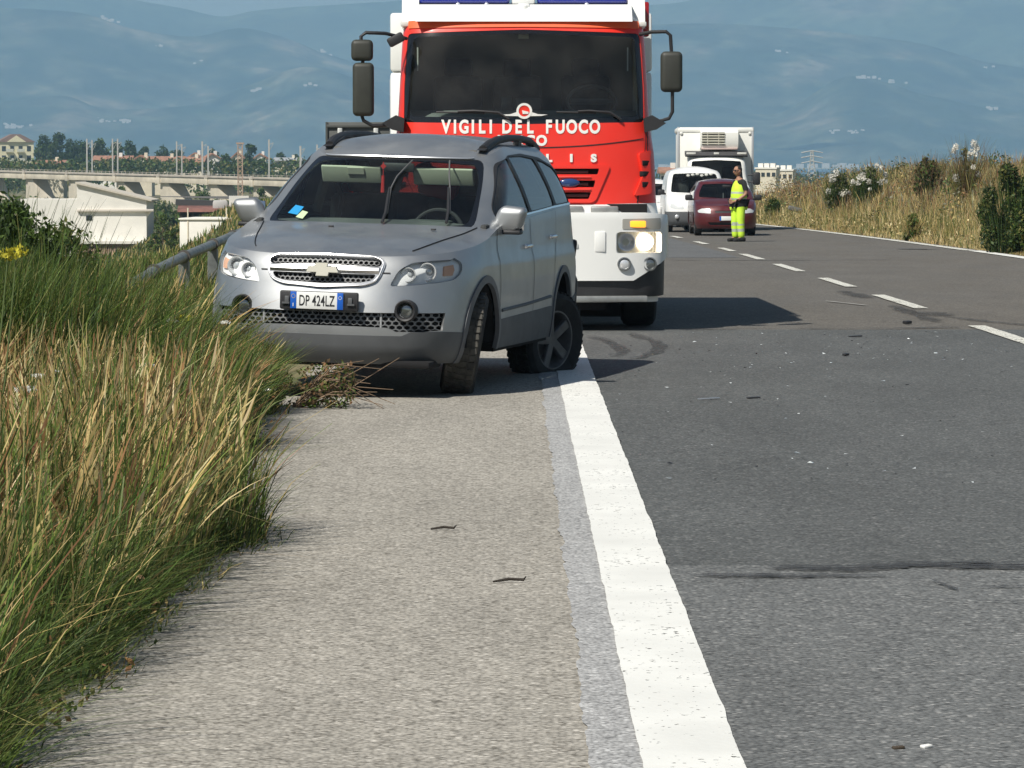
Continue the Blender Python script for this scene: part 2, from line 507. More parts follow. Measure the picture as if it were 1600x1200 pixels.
def grid_sheet(name, xs, ys, fz, m, shift=True, parent=None, kind='structure'):
    X, Y = np.meshgrid(xs, ys)
    if shift: X = X + cx(Y)
    V = np.stack([X, Y, fz(X, Y)], -1).reshape(-1, 3); nx, ny = len(xs), len(ys)
    i = np.arange(ny - 1)[:, None] * nx + np.arange(nx - 1)[None]
    F = np.stack([i, i + 1, i + nx + 1, i + nx], -1).reshape(-1, 4)
    o = link(name, mesh_np(name, V, F, True), m, parent)
    return tag(o, kind=kind)

def asphalt(name, base, light, dark, blotch=.18, scale=85, rough=.85, bump=.5, warm=None):
    """stones in binder: two voronoi sizes for the chippings, soft wear patches on top"""
    m = bpy.data.materials.new(name); m.use_nodes = True; nt = m.node_tree; N = nt.nodes.new; L = nt.links.new
    b = nt.nodes['Principled BSDF']; b.inputs['Roughness'].default_value = rough; b.inputs['Specular IOR Level'].default_value = .3
    g = N('ShaderNodeNewGeometry')
    def vor(sc):
        v = N('ShaderNodeTexVoronoi'); v.inputs['Scale'].default_value = sc; v.feature = 'F1'; L(g.outputs['Position'], v.inputs['Vector']); return v
    v1, v2 = vor(scale), vor(scale * 2.3)
    sep = N('ShaderNodeSeparateColor'); L(v1.outputs['Color'], sep.inputs[0])
    r1 = N('ShaderNodeValToRGB'); e = r1.color_ramp.elements
    e[0].position = .0; e[0].color = (*dark, 1); e[1].position = 1; e[1].color = (*light, 1)
    for p, c in ((.22, base), (.8, base)):
        q = r1.color_ramp.elements.new(p); q.color = (*c, 1)
    L(sep.outputs[0], r1.inputs[0])
    # gaps between the stones
    mg = N('ShaderNodeMapRange'); mg.inputs['From Min'].default_value = .25; mg.inputs['From Max'].default_value = .75; mg.inputs['To Min'].default_value = 1.12; mg.inputs['To Max'].default_value = .62
    L(v1.outputs['Distance'], mg.inputs['Value'])
    n1 = N('ShaderNodeTexNoise'); n1.inputs['Scale'].default_value = 1.1; n1.inputs['Detail'].default_value = 6; n1.inputs['Roughness'].default_value = .62
    mp = N('ShaderNodeMapping'); mp.inputs['Scale'].default_value = (1, .3, 1); L(g.outputs['Position'], mp.inputs[0]); L(mp.outputs[0], n1.inputs['Vector'])
    mb = N('ShaderNodeMapRange'); mb.inputs['From Min'].default_value = .3; mb.inputs['From Max'].default_value = .7; mb.inputs['To Min'].default_value = 1 - blotch; mb.inputs['To Max'].default_value = 1 + blotch
    L(n1.outputs['Fac'], mb.inputs['Value'])
    mul = N('ShaderNodeMath'); mul.operation = 'MULTIPLY'; L(mg.outputs[0], mul.inputs[0]); L(mb.outputs[0], mul.inputs[1])
    n3 = N('ShaderNodeTexNoise'); n3.inputs['Scale'].default_value = 14; n3.inputs['Detail'].default_value = 3; L(g.outputs['Position'], n3.inputs['Vector'])
    m3 = N('ShaderNodeMapRange'); m3.inputs['From Min'].default_value = .3; m3.inputs['From Max'].default_value = .7; m3.inputs['To Min'].default_value = .88; m3.inputs['To Max'].default_value = 1.12
    L(n3.outputs['Fac'], m3.inputs['Value'])
    mu2 = N('ShaderNodeMath'); mu2.operation = 'MULTIPLY'; L(mul.outputs[0], mu2.inputs[0]); L(m3.outputs[0], mu2.inputs[1])
    mx = N('ShaderNodeVectorMath'); mx.operation = 'SCALE'; L(r1.outputs[0], mx.inputs[0]); L(mu2.outputs[0], mx.inputs['Scale'])
    last = mx.outputs[0]
    if warm:
        n2 = N('ShaderNodeTexNoise'); n2.inputs['Scale'].default_value = .35; n2.inputs['Detail'].default_value = 3; L(mp.outputs[0], n2.inputs['Vector'])
        wr = N('ShaderNodeMapRange'); wr.inputs['From Min'].default_value = .42; wr.inputs['From Max'].default_value = .62; L(n2.outputs['Fac'], wr.inputs['Value'])
        wm = N('ShaderNodeMix'); wm.data_type = 'RGBA'; wm.blend_type = 'MULTIPLY'
        L(wr.outputs[0], wm.inputs[0]); L(last, wm.inputs[6]); wm.inputs[7].default_value = (*warm, 1); last = wm.outputs[2]
    L(last, b.inputs['Base Color'])
    bp = N('ShaderNodeBump'); bp.inputs['Strength'].default_value = bump * .3; bp.inputs['Distance'].default_value = .006
    ad = N('ShaderNodeMath'); ad.operation = 'ADD'; L(v1.outputs['Distance'], ad.inputs[0]); L(v2.outputs['Distance'], ad.inputs[1])
    iv = N('ShaderNodeMath'); iv.operation = 'MULTIPLY'; iv.inputs[1].default_value = -.6; L(ad.outputs[0], iv.inputs[0])
    L(iv.outputs[0], bp.inputs['Height']); L(bp.outputs[0], b.inputs['Normal'])
    return m

def paint_mat(name, col, wear_thr=.62, chip=70, under=None):
    """road paint with worn-through chips (transparent where the paint has gone)"""
    m = bpy.data.materials.new(name); m.use_nodes = True; nt = m.node_tree; N = nt.nodes.new; L = nt.links.new
    b = nt.nodes['Principled BSDF']; b.inputs['Roughness'].default_value = .7; b.inputs['Base Color'].default_value = (*col, 1)
    g = N('ShaderNodeNewGeometry'); n = N('ShaderNodeTexNoise'); n.inputs['Scale'].default_value = chip; n.inputs['Detail'].default_value = 3
    L(g.outputs['Position'], n.inputs['Vector'])
    n2 = N('ShaderNodeTexNoise'); n2.inputs['Scale'].default_value = 1.7; n2.inputs['Detail'].default_value = 5; L(g.outputs['Position'], n2.inputs['Vector'])
    ad = N('ShaderNodeMath'); ad.operation = 'MULTIPLY_ADD'; L(n2.outputs['Fac'], ad.inputs[0]); ad.inputs[1].default_value = .35; L(n.outputs['Fac'], ad.inputs[2])
    r = N('ShaderNodeMapRange'); r.inputs['From Min'].default_value = wear_thr + .175; r.inputs['From Max'].default_value = wear_thr + .215; L(ad.outputs[0], r.inputs['Value'])
    iv = N('ShaderNodeMath'); iv.operation = 'SUBTRACT'; iv.inputs[0].default_value = 1; L(r.outputs[0], iv.inputs[1]); L(iv.outputs[0], b.inputs['Alpha'])
    c = N('ShaderNodeValToRGB'); c.color_ramp.elements[0].position = .25; c.color_ramp.elements[1].position = .65
    c.color_ramp.elements[0].color = (*[x * .82 for x in col], 1); c.color_ramp.elements[1].color = (*col, 1)
    L(n2.outputs['Fac'], c.inputs[0]); L(c.outputs[0], b.inputs['Base Color'])
    bp = N('ShaderNodeBump'); bp.inputs['Strength'].default_value = .3; bp.inputs['Distance'].default_value = .004; L(n.outputs['Fac'], bp.inputs['Height']); L(bp.outputs[0], b.inputs['Normal'])
    return m

A_NEW = asphalt('asphalt_new', (.106, .111, .109), (.20, .202, .195), (.060, .062, .063), .15, 66)
A_NEAR = asphalt('asphalt_pale', (.15, .155, .153), (.28, .28, .27), (.078, .08, .08), .14, 62)
A_OLD = asphalt('asphalt_worn', (.140, .130, .115), (.22, .21, .19), (.09, .085, .078), .10, 50, warm=(1.0, .98, .95))
A_BLUE = asphalt('asphalt_patch', (.135, .138, .138), (.21, .21, .21), (.09, .09, .09), .08, 50)
A_SHO = asphalt('shoulder_chippings', (.36, .338, .295), (.52, .49, .435), (.17, .155, .13), .13, 62, .9, .7)
A_STRIP = asphalt('old_line_strip', (.40, .40, .395), (.58, .58, .57), (.22, .22, .22), .1, 75)
P_WHITE = paint_mat('road_paint', (.78, .78, .74), .665, 45)
P_OLD = paint_mat('road_paint_aged', (.70, .69, .62), .58, 40)

yy = np.concatenate([np.arange(-40, 60, 4), np.arange(60, 200, 5), np.arange(200, 460, 20)]).astype(float)
lift = lambda h: (lambda X, Y: zr(Y) + h)
grid_sheet('road', np.array([LEFT_EDGE, 0.3, 2.5, 4.5, 7, RIGHT_EDGE]), yy, lift(0.0), A_OLD)
ynear = np.array([-20, 0, 8, 12, 14.75]); ymid = np.array([14.75, 18, 22, 26, 30, 33, 36.3])
def edge_sheet(name, xa, xb, ys, h, m, ja=0.0, jb=0.0, seed=1, step=.12, endj=0.0):
    """a strip whose long edges wander a little"""
    Y = np.arange(ys[0], ys[-1] + step, step); Y[-1] = ys[-1]
    a = xa + ja * (fbm(Y * 2.1, Y * 0, seed, 5) - .5) * 2; b = xb + jb * (fbm(Y * 2.3, Y * 0 + 9, seed + 3, 5) - .5) * 2
    a = a + endj * (fbm(Y * 9, Y * 0 + 3, seed + 6, 3) - .5) * 2; b = b + endj * .6 * (fbm(Y * 10, Y * 0 + 7, seed + 7, 3) - .5) * 2
    Xs = np.stack([a, a * .5 + b * .5, b], 1) + cx(Y)[:, None]; Ys = np.repeat(Y[:, None], 3, 1)
    V = np.stack([Xs, Ys, zr(Ys) + h], -1).reshape(-1, 3); n = len(Y)
    i = np.arange(n - 1)[:, None] * 3 + np.arange(2)[None]
    F = np.stack([i, i + 1, i + 4, i + 3], -1).reshape(-1, 4)
    return tag(link(name, mesh_np(name, V, F, True), m), kind='structure')
def cross_sheet(name, xa, xb, ya, yb, h, m, ja=.05, jb=.05, seed=4):
    """a stretch of surfacing whose joints across the road wander a little"""
    X = np.arange(xa, xb + .1, .1); X[-1] = xb
    a = ya + ja * (fbm(X * 1.9, X * 0, seed, 5) - .5) * 2; b = yb + jb * (fbm(X * 1.7, X * 0 + 5, seed + 2, 5) - .5) * 2
    t = np.linspace(0, 1, max(2, int((yb - ya) / 3) + 1))
    Y = a[None] + (b - a)[None] * t[:, None]; XX = np.repeat(X[None], len(t), 0) + cx(Y)
    V = np.stack([XX, Y, zr(Y) + h], -1).reshape(-1, 3); nx, ny = len(X), len(t)
    i = np.arange(ny - 1)[:, None] * nx + np.arange(nx - 1)[None]
    F = np.stack([i, i + 1, i + nx + 1, i + nx], -1).reshape(-1, 4)
    return tag(link(name, mesh_np(name, V, F, True), m), kind='structure')
cross_sheet('road_resurfacing', .45, RIGHT_EDGE, 14.0, 36.2, .004, A_NEW, .0, .10, 4)
cross_sheet('road_resurfacing', .45, RIGHT_EDGE, -20, 14.75, .008, A_NEAR, 0, .12, 8)
cross_sheet('road_patch', .6, 4.2, 71, 96, .004, A_BLUE, .1, .1, 12)
edge_sheet('hard_shoulder', LEFT_EDGE, .24, (-20, 200), .005, A_SHO, .05, .02, 2)
edge_sheet('old_line_strip', .205, .38, (-20, 40), .010, A_STRIP, .022, .004, 5, .03, .010)
edge_sheet('edge_line', .335, .600, (-20, 36.4), .014, P_WHITE, .004, .006, 7, .03, .003)
edge_sheet('edge_line', .335, .585, (36.4, 210), .013, P_OLD, .006, .008, 9, .3)
edge_sheet('edge_line', 9.28, 9.55, (10, 78), .013, P_WHITE, .008, .008, 11, .25)
edge_sheet('edge_line', 9.25, 9.50, (78.4, 170), .013, P_OLD, .012, .012, 13, .3)
for a, b in ((28.4, 37.0), (42.0, 47.0), (50.7, 55.4), (59.6, 65.0), (69.0, 74.4), (77.4, 81.5), (86.5, 90.5), (96.5, 100), (106, 110)):
    edge_sheet('lane_marking', 4.40, 4.56, (a, b), .013, P_OLD, .008, .008, int(a), .15)

GROUND = mat('dry_ground', (.17, .14, .075), .95, var=.45, scale=.9, dirt=(.07, .085, .03))
xs = np.concatenate([[-6000, -3500, -1800, -900, -450, -220, -120, -70, -40, -25], np.arange(-18, -1.5, .75), [-1.53, -1.3, 2, 6, 9.0, 9.7], np.arange(10.2, 24, .6), [28, 36, 48, 70, 110, 200, 400, 900, 1800, 3500, 6000]])
ysg = np.concatenate([[-400, -150, -60], np.arange(-30, 200, 3.0), np.arange(200, 460, 12), [500, 600, 800, 1100, 1500, 1800, 1900, 2000, 2100, 2200, 2300, 2450]])
grid_sheet('ground', xs, ysg, lambda X, Y: np.where((X - cx(Y) > LEFT_EDGE) & (X - cx(Y) < RIGHT_EDGE) & (Y < 455), zg(X, Y) - .08, zg(X, Y)), GROUND)

SEA = bpy.data.materials.new('sea_water'); SEA.use_nodes = True
_b = SEA.node_tree.nodes['Principled BSDF']; _b.inputs['Base Color'].default_value = (.02, .06, .10, 1); _b.inputs['Roughness'].default_value = .22; _b.inputs['IOR'].default_value = 1.33
_n = SEA.node_tree.nodes.new('ShaderNodeTexNoise'); _n.inputs['Scale'].default_value = .15; _n.inputs['Detail'].default_value = 6
_g = SEA.node_tree.nodes.new('ShaderNodeNewGeometry'); SEA.node_tree.links.new(_g.outputs['Position'], _n.inputs['Vector'])
_p = SEA.node_tree.nodes.new('ShaderNodeBump'); _p.inputs['Strength'].default_value = .8; _p.inputs['Distance'].default_value = 1.5
SEA.node_tree.links.new(_n.outputs['Fac'], _p.inputs['Height']); SEA.node_tree.links.new(_p.outputs['Normal'], _b.inputs['Normal'])
tag(link('sea', mesh_np('sea', [(-6000, 1990, -8.5), (6000, 1990, -8.5), (6000, 9500, -8.5), (-6000, 9500, -8.5)], np.array([(0, 1, 2, 3)])), SEA), kind='structure')

# hills across the bay: three ridges, each a slope with spurs running down it
def hill_mat(name, forest, field, bare, sc=1.0):
    m = bpy.data.materials.new(name); m.use_nodes = True; nt = m.node_tree; N = nt.nodes.new; L = nt.links.new
    b = nt.nodes['Principled BSDF']; b.inputs['Roughness'].default_value = .95; b.inputs['Specular IOR Level'].default_value = .1
    g = N('ShaderNodeNewGeometry')
    n1 = N('ShaderNodeTexNoise'); n1.inputs['Scale'].default_value = .0022 * sc; n1.inputs['Detail'].default_value = 7; n1.inputs['Roughness'].default_value = .6
    n2 = N('ShaderNodeTexVoronoi'); n2.inputs['Scale'].default_value = .006 * sc
    n3 = N('ShaderNodeTexNoise'); n3.inputs['Scale'].default_value = .03; n3.inputs['Detail'].default_value = 5
    for n in (n1, n2, n3): L(g.outputs['Position'], n.inputs['Vector'])
    r = N('ShaderNodeValToRGB'); e = r.color_ramp.elements
    e[0].position = .44; e[0].color = (*forest, 1); e[1].position = .58; e[1].color = (*field, 1); q = e.new(.66); q.color = (*bare, 1)
    L(n1.outputs['Fac'], r.inputs[0])
    sp = N('ShaderNodeSeparateColor'); L(n2.outputs['Color'], sp.inputs[0])
    mr = N('ShaderNodeMapRange'); mr.inputs['To Min'].default_value = .75; mr.inputs['To Max'].default_value = 1.3; L(sp.outputs[0], mr.inputs['Value'])
    m3 = N('ShaderNodeMapRange'); m3.inputs['From Min'].default_value = .3; m3.inputs['From Max'].default_value = .7; m3.inputs['To Min'].default_value = .6; m3.inputs['To Max'].default_value = 1.4; L(n3.outputs['Fac'], m3.inputs['Value'])
    mu = N('ShaderNodeMath'); mu.operation = 'MULTIPLY'; L(mr.outputs[0], mu.inputs[0]); L(m3.outputs[0], mu.inputs[1])
    v = N('ShaderNodeVectorMath'); v.operation = 'SCALE'; L(r.outputs[0], v.inputs[0]); L(mu.outputs[0], v.inputs['Scale']); L(v.outputs[0], b.inputs['Base Color'])
    return m
H_FAR = hill_mat('forested_ridge', (.035, .05, .025), (.06, .07, .035), (.10, .09, .06))
H_MID = hill_mat('wooded_slope', (.015, .025, .010), (.062, .066, .036), (.135, .115, .075), 2.6)
HILLS = {}
def ridge(name, D, L_, prof, m, seed, rough=.16, foot=-10.0, nx=420, nt=70):
    f = curve(prof); px = np.linspace(prof[0][0], prof[-1][0], nx)
    top = (255 - f(px)) / FPX * D + CAM_H
    t = np.concatenate([np.linspace(0, 1, nt), np.linspace(1, 1.6, 12)[1:]])
    PX, T = np.meshgrid(px, t); TOP = np.repeat(top[None], len(t), 0)
    X0 = (PX - 800) / FPX * D
    spur = fbm(X0 / 520 + .6 * fbm(X0 / 900, T * 2, seed + 20), T * 1.2, seed, 4) - .5
    fine = fbm(X0 / 130, T * 6, seed + 9, 4) - .5
    up = np.where(T <= 1, T ** 1.15, 1 - (T - 1) * .9)
    Hh = (TOP - foot) * (up + rough * 1.6 * spur * np.clip(T * (1.0 - T) * 4, 0, 1) + rough * .35 * fine * np.clip(T * (1 - T) * 4, .12, 1)) + foot
    Hh = np.maximum(Hh, foot - 2)
    Y = D - L_ * (1 - T) + 500 * spur * np.clip(T * (1 - T) * 4, 0, 1)
    X = X0 * (Y / D)
    V = np.stack([X, Y, Hh], -1).reshape(-1, 3); n2 = len(t)
    i = np.arange(n2 - 1)[:, None] * nx + np.arange(nx - 1)[None]
    F = np.stack([i, i + 1, i + nx + 1, i + nx], -1).reshape(-1, 4)
    HILLS[name] = (X, Y, Hh)
    return tag(link('hill', mesh_np(name, V, F, True), m), kind='structure')
ridge('far', 9600, 1500, [(-900, -120), (-300, -70), (0, -38), (150, -15), (215, 2), (290, 15), (350, 27), (400, 18), (470, 12), (600, 4), (750, -10), (900, -2), (1000, 9), (1060, 5), (1120, -12), (1300, -60), (1700, -110), (2500, -140)], H_FAR, 3)
ridge('middle', 8200, 1100, [(-900, 30), (-200, 25), (0, 14), (120, 20), (220, 48), (300, 58), (380, 45), (440, 58), (505, 83), (600, 108), (700, 120), (850, 95), (950, 60), (1020, 40), (1100, 38), (1270, 48), (1430, 68), (1550, 100), (1750, 120), (2500, 60)], H_MID, 11)
ridge('low', 7350, 550, [(-900, 120), (-200, 150), (0, 160), (100, 150), (170, 172), (300, 165), (400, 130), (480, 105), (560, 125), (700, 190), (900, 200), (1100, 165), (1200, 180), (1330, 120), (1450, 150), (1600, 175), (1800, 150), (2500, 120)], H_MID, 23)
# pale specks of hill villages
mbv = MB(); rs = random.Random(5)
for (px, py, n, sp) in ((172, 22, 16, 18), (180, 190, 20, 20), (22, 198, 14, 16), (258, 72, 4, 5), (506, 78, 8, 10), (310, 98, 2, 4), (1350, 122, 8, 14), (1400, 130, 6, 12), (1545, 107, 2, 3), (1330, 207, 7, 14), (1300, 206, 5, 9), (1220, 82, 4, 6), (1410, 148, 4, 5), (1545, 170, 4, 5), (400, 142, 4, 20), (500, 135, 4, 14)):
    X, Y, Z = HILLS['middle' if py < 100 or px > 1380 and py < 160 else 'low']
    for k in range(n):
        qx, qy = px + rs.gauss(0, sp * .6), py + rs.gauss(0, 1.4)
        sx = (X / Y) * FPX + 800; sy = 255 - (Z - CAM_H) / Y * FPX
        j = np.argmin((sx[:70] - qx) ** 2 + (sy[:70] - qy) ** 2)
        s = rs.uniform(2.5, 5.5)
        mbv.box((X.flat[j] + rs.uniform(-12, 12), Y.flat[j], Z.flat[j] + s * .3), (s * 1.5, s, s))
tag(mbv.build('hill_villages', mat('hill_render', (.42, .39, .34), .9), smooth=False), 'tiny pale houses scattered in clusters on the hazy hillsides', 'houses', kind='stuff')
# white line of the town along the far shore
mbv = MB()
for k in range(60):
    px = rs.choice((rs.uniform(1030, 1060), rs.uniform(1180, 1340), rs.uniform(1180, 1340), rs.uniform(1340, 1560)))
    s = rs.uniform(3, 7); Y = 6750 + rs.uniform(-60, 60)
    mbv.box(((px - 800) / FPX * Y, Y, -6.5 + s * .5), (s * rs.uniform(1, 2.2), s, s * rs.uniform(.7, 1.7)))
tag(mbv.build('shore_town', mat('hill_render', (.50, .46, .40), .9), smooth=False), 'white strip of town buildings along the far shore of the bay', 'town', kind='stuff')
tag(grid_sheet('far_shore', np.linspace(-4500, 4500, 10), np.array([6650, 6700, 6800, 7300]), lambda X, Y: np.where(Y < 6680, -9.0, -6.5), mat('shore', (.2, .19, .12), .9, var=.3, scale=.01), False), kind='structure')

HAZE_D = 1.3e-4
hz = MB().box((0, 4900, 320), (13000, 11000, 680)).build('haze', bpy.data.materials.new('haze_air'), smooth=False)
hz.location = (0, 0, 0); tag(hz, kind='stuff')
_m = hz.data.materials[0]; _m.use_nodes = True
for n in list(_m.node_tree.nodes):
    if n.type == 'BSDF_PRINCIPLED': _m.node_tree.nodes.remove(n)
_v = _m.node_tree.nodes.new('ShaderNodeVolumePrincipled'); _v.inputs['Density'].default_value = HAZE_D
_v.inputs['Color'].default_value = (.42, .69, .94, 1); _v.inputs['Anisotropy'].default_value = 0.0
_o = [n for n in _m.node_tree.nodes if n.type == 'OUTPUT_MATERIAL'][0]
_m.node_tree.links.new(_v.outputs[0], _o.inputs['Volume'])
tag(hz, 'pale blue summer haze lying over the bay and the hills', None)
# ---------------------------------------------------------------- shared vehicle materials and wheel builder
M_TYRE = mat('tyre_rubber', (.018, .018, .018), .85, var=.4, scale=9, bump=.3, bscale=40)
M_TYRE_DUST = mat('tyre_tread_dusty', (.075, .07, .06), .95, var=.5, scale=14, dirt=(.03, .03, .028))
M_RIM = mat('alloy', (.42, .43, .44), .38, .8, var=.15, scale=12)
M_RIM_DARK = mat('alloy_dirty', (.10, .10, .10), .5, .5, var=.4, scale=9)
M_BLACK = mat('black_plastic', (.022, .022, .024), .55, var=.25, scale=8)
M_GREYP = mat('grey_plastic', (.085, .09, .095), .6, var=.12, scale=6)
M_DARK = mat('dark_void', (.006, .006, .007), .9)
M_CHROME = mat('chrome', (.82, .82, .83), .22, 1.0)
M_RUBBER = mat('rubber_seal', (.012, .012, .013), .6)
M_GLASS = glass_mat('windscreen_glass', (.80, .90, .86), .75, 0.0, 1.5, .012)
M_TINT = glass_mat('side_glass', (.14, .18, .18), .95, 0.0, 1.62, .05)
M_LENS = glass_mat('lamp_lens', (.98, .99, .99), .5, .02, 1.25, .01)
M_REFL = mat('lamp_reflector', (.82, .83, .84), .25, .55)
M_AMBER = mat('amber_lens', (.75, .16, .03), .15, coat=.6)
M_AMBER_P = mat('amber_reflector', (.78, .45, .30), .4, .0)

def wheel(name, parent, loc, r=.355, w=.235, spokes=5, side=1, rot=(0, 0, 0), rim_mat=None, detail=True, tread_mat=None, rr=.62):
    """outer face towards side * X"""
    e = empty(name, loc); e.parent = parent; e.rotation_euler = rot
    h = w / 2; rs_ = r * rr
    t = MB()
    prof = [(-h * .80, rs_), (-h * .98, r * .78), (-h, r * .88), (-h * .86, r * .965), (-h * .66, r), (h * .66, r), (h * .86, r * .965), (h, r * .88), (h * .98, r * .78), (h * .80, rs_)]
    t.lathe(prof, (0, 0, 0), 'x', 40)
    o = t.build('tyre', [M_TYRE, tread_mat or M_TYRE], e, angle=30)
    if tread_mat:
        for p in o.data.polygons:
            if (Vector((0, p.center.y, p.center.z))).length > r * .975: p.material_index = 1
    if detail:     # tread grooves, cut as raised blocks
        g = MB()
        for k in range(46):
            a = 2 * math.pi * k / 46
            for xo in (-.62, -.2, .2, .62):
                m = Matrix.Rotation(a, 4, 'X') @ Matrix.Translation((xo * h, 0, r + .001))
                b = bmesh.new(); bmesh.ops.create_cube(b, size=1); bmesh.ops.scale(b, vec=(h * .32, r * .105, .012), verts=b.verts); b.transform(m @ Matrix.Rotation(.25 * (1 if xo > 0 else -1), 4, 'Z')); g._add(b)
        tr = g.build('tread', tread_mat or M_TYRE, e, smooth=False); tr['kind'] = 'stuff'
    b = MB()
    b.lathe([(-h * .7, rs_ * 1.0), (h * .72, rs_ * 1.0), (h * .80, rs_ * 1.02), (h * .80, rs_ * .95), (h * .55, rs_ * .90), (-h * .5, rs_ * .86), (-h * .5, .02)], (0, 0, 0), 'x', 40)
    b.cyl((h * .2, 0, 0), (h * .62, 0, 0), rs_ * .27, rs_ * .22, 20)
    for k in range(spokes):
        a = 2 * math.pi * k / spokes + .3
        m = Matrix.Rotation(a, 4, 'X')
        q = bmesh.new(); wi, wo = rs_ * .15, rs_ * .20
        vs_ = [q.verts.new(v) for v in ((h * .30, -wi, rs_ * .15), (h * .30, wi, rs_ * .15), (h * .62, wi, rs_ * .15), (h * .62, -wi, rs_ * .15), (h * .35, -wo, rs_ * .96), (h * .35, wo, rs_ * .96), (h * .70, wo * .8, rs_ * .96), (h * .70, -wo * .8, rs_ * .96))]
        for f in ((0, 1, 2, 3), (4, 7, 6, 5), (0, 4, 5, 1), (1, 5, 6, 2), (2, 6, 7, 3), (3, 7, 4, 0)): q.faces.new([vs_[i] for i in f])
        bmesh.ops.bevel(q, geom=q.edges[:], offset=.006, segments=1, affect='EDGES')
        q.transform(m); b._add(q)
    if side < 0: b.xf(Matrix.Diagonal((-1, 1, 1, 1)))
    b.build('rim', rim_mat or M_RIM, e, angle=30)
    return e

def hexmesh(surf_uv, poly, cell, bar, flatx=1.0, depth=.02, flip=1.0, off=0.0):
    """a honeycomb grille: bars round six-sided holes, inside polygon (domain coords given by surf_uv(y,z) -> 3-D points)"""
    P = np.array(poly); lo, hi = P.min(0), P.max(0)
    dx, dz = cell * 1.732 * flatx, cell * 1.5
    V, F = [], []
    row = 0; z = lo[1]
    while z < hi[1] + cell:
        x = lo[0] + (dx / 2 if row % 2 else 0)
        while x < hi[0] + cell:
            if inside([(x, z)], poly)[0]:
                o = [(x + flatx * cell * math.sin(k * math.pi / 3), z + cell * math.cos(k * math.pi / 3)) for k in range(6)]
                i_ = [(x + flatx * cell * (1 - bar) * math.sin(k * math.pi / 3), z + cell * (1 - bar) * math.cos(k * math.pi / 3)) for k in range(6)]
                def clampp(p): return (min(max(p[0], lo[0]), hi[0]), min(max(p[1], lo[1]), hi[1]))
                pts = [clampp(p) for p in o] + [clampp(p) for p in i_]
                n0 = len(V); q = [surf_uv(*p) for p in pts]
                V += [v + Vector((0, -off, 0)) for v in q] + [v + Vector((0, depth - off, 0)) for v in q[6:]]
                for k in range(6):
                    k2 = (k + 1) % 6
                    F.append((n0 + k, n0 + k2, n0 + 6 + k2, n0 + 6 + k)); F.append((n0 + 6 + k, n0 + 6 + k2, n0 + 12 + k2, n0 + 12 + k))
            x += dx
        z += dz; row += 1
    me = bpy.data.meshes.new('honeycomb'); me.from_pydata([tuple(v) for v in V], [], F); me.update(); return me

def paint(name, col, metal=.6, rough=.38, coat=.6, dust=.25, flake=0.0):
    """car paint: clear coat over colour with a film of road dust"""
    m = bpy.data.materials.new(name); m.use_nodes = True; nt = m.node_tree; N = nt.nodes.new; L = nt.links.new
    b = nt.nodes['Principled BSDF']; b.inputs['Metallic'].default_value = metal; b.inputs['Coat Weight'].default_value = coat; b.inputs['Coat Roughness'].default_value = .08
    tc = N('ShaderNodeTexCoord'); n = N('ShaderNodeTexNoise'); n.inputs['Scale'].default_value = 2.2; n.inputs['Detail'].default_value = 8; n.inputs['Roughness'].default_value = .65
    L(tc.outputs['Object'], n.inputs['Vector'])
    r = N('ShaderNodeMapRange'); r.inputs['From Min'].default_value = .4; r.inputs['From Max'].default_value = .8; r.inputs['To Max'].default_value = dust; L(n.outputs['Fac'], r.inputs['Value'])
    mx = N('ShaderNodeMix'); mx.data_type = 'RGBA'; mx.inputs[6].default_value = (*col, 1); mx.inputs[7].default_value = (.30, .28, .24, 1); L(r.outputs[0], mx.inputs[0]); L(mx.outputs[2], b.inputs['Base Color'])
    rr = N('ShaderNodeMapRange'); rr.inputs['From Min'].default_value = .35; rr.inputs['From Max'].default_value = .75; rr.inputs['To Min'].default_value = rough - .05; rr.inputs['To Max'].default_value = rough + .15; L(n.outputs['Fac'], rr.inputs['Value']); L(rr.outputs[0], b.inputs['Roughness'])
    return m

# ---------------------------------------------------------------- the silver sport utility car
SILVER = paint('silver_paint', (.44, .455, .465), .93, .50, .4, .2)
SUV = empty('silver_suv', (-1.285, 25.3, 0.012), R(-12.2), 'damaged silver sport utility car with black roof rails standing askew on the hard shoulder', 'car')
SUV.rotation_euler = (0, R(1.6), R(-12.2))
lw = Wall(xf=curve([(.18, .16), (.26, .06), (.36, .010), (.50, .0), (.62, .022), (.72, .050), (.82, .080), (.90, .115), (.95, .155), (1.0, .21), (1.12, .38), (1.3, .6)]),
          xr=curve([(.18, 4.50), (.35, 4.60), (.55, 4.64), (.8, 4.62), (1.0, 4.58), (1.3, 4.54)]),
          w=curve([(.18, .84), (.30, .90), (.45, .922), (.60, .925), (.75, .928), (.88, .922), (.97, .905), (1.06, .895), (1.16, .885), (1.3, .865)]),
          rf=lambda z: .86 + 0 * np.asarray(z, float), rr=lambda z: .45 + 0 * np.asarray(z, float), p=2.65, pr=3.6, kf=.035, kr=.09)
AXF, AXR, WR = .93, 3.64, .355
belt = curve([(.0, .940), (.12, .940), (.35, .962), (.7, 1.005), (1.05, 1.055), (1.5, 1.14), (2.5, 1.19), (3.6, 1.235), (4.2, 1.255), (4.7, 1.255)])
def lwall_top():
    """right half of the top edge of the lower shell as (s, z), from the front centre to the rear centre"""
    out = []
    for s in np.concatenate([np.linspace(0, lw.Sf, 40), np.linspace(lw.Sf, lw.S, 60)[1:]]):
        z = 1.0
        for _ in range(8): z = float(belt(lw(np.array([s]), np.array([z]))[0, 1]))
        out.append((float(s), z))
    return out
TOPL = lwall_top()
mir = lambda poly: [(-a, b) for a, b in poly][::-1]
botz = curve([(0, .235), (.5, .245), (1.2, .30), (2, .30), (3.2, .30), (4.6, .33)])
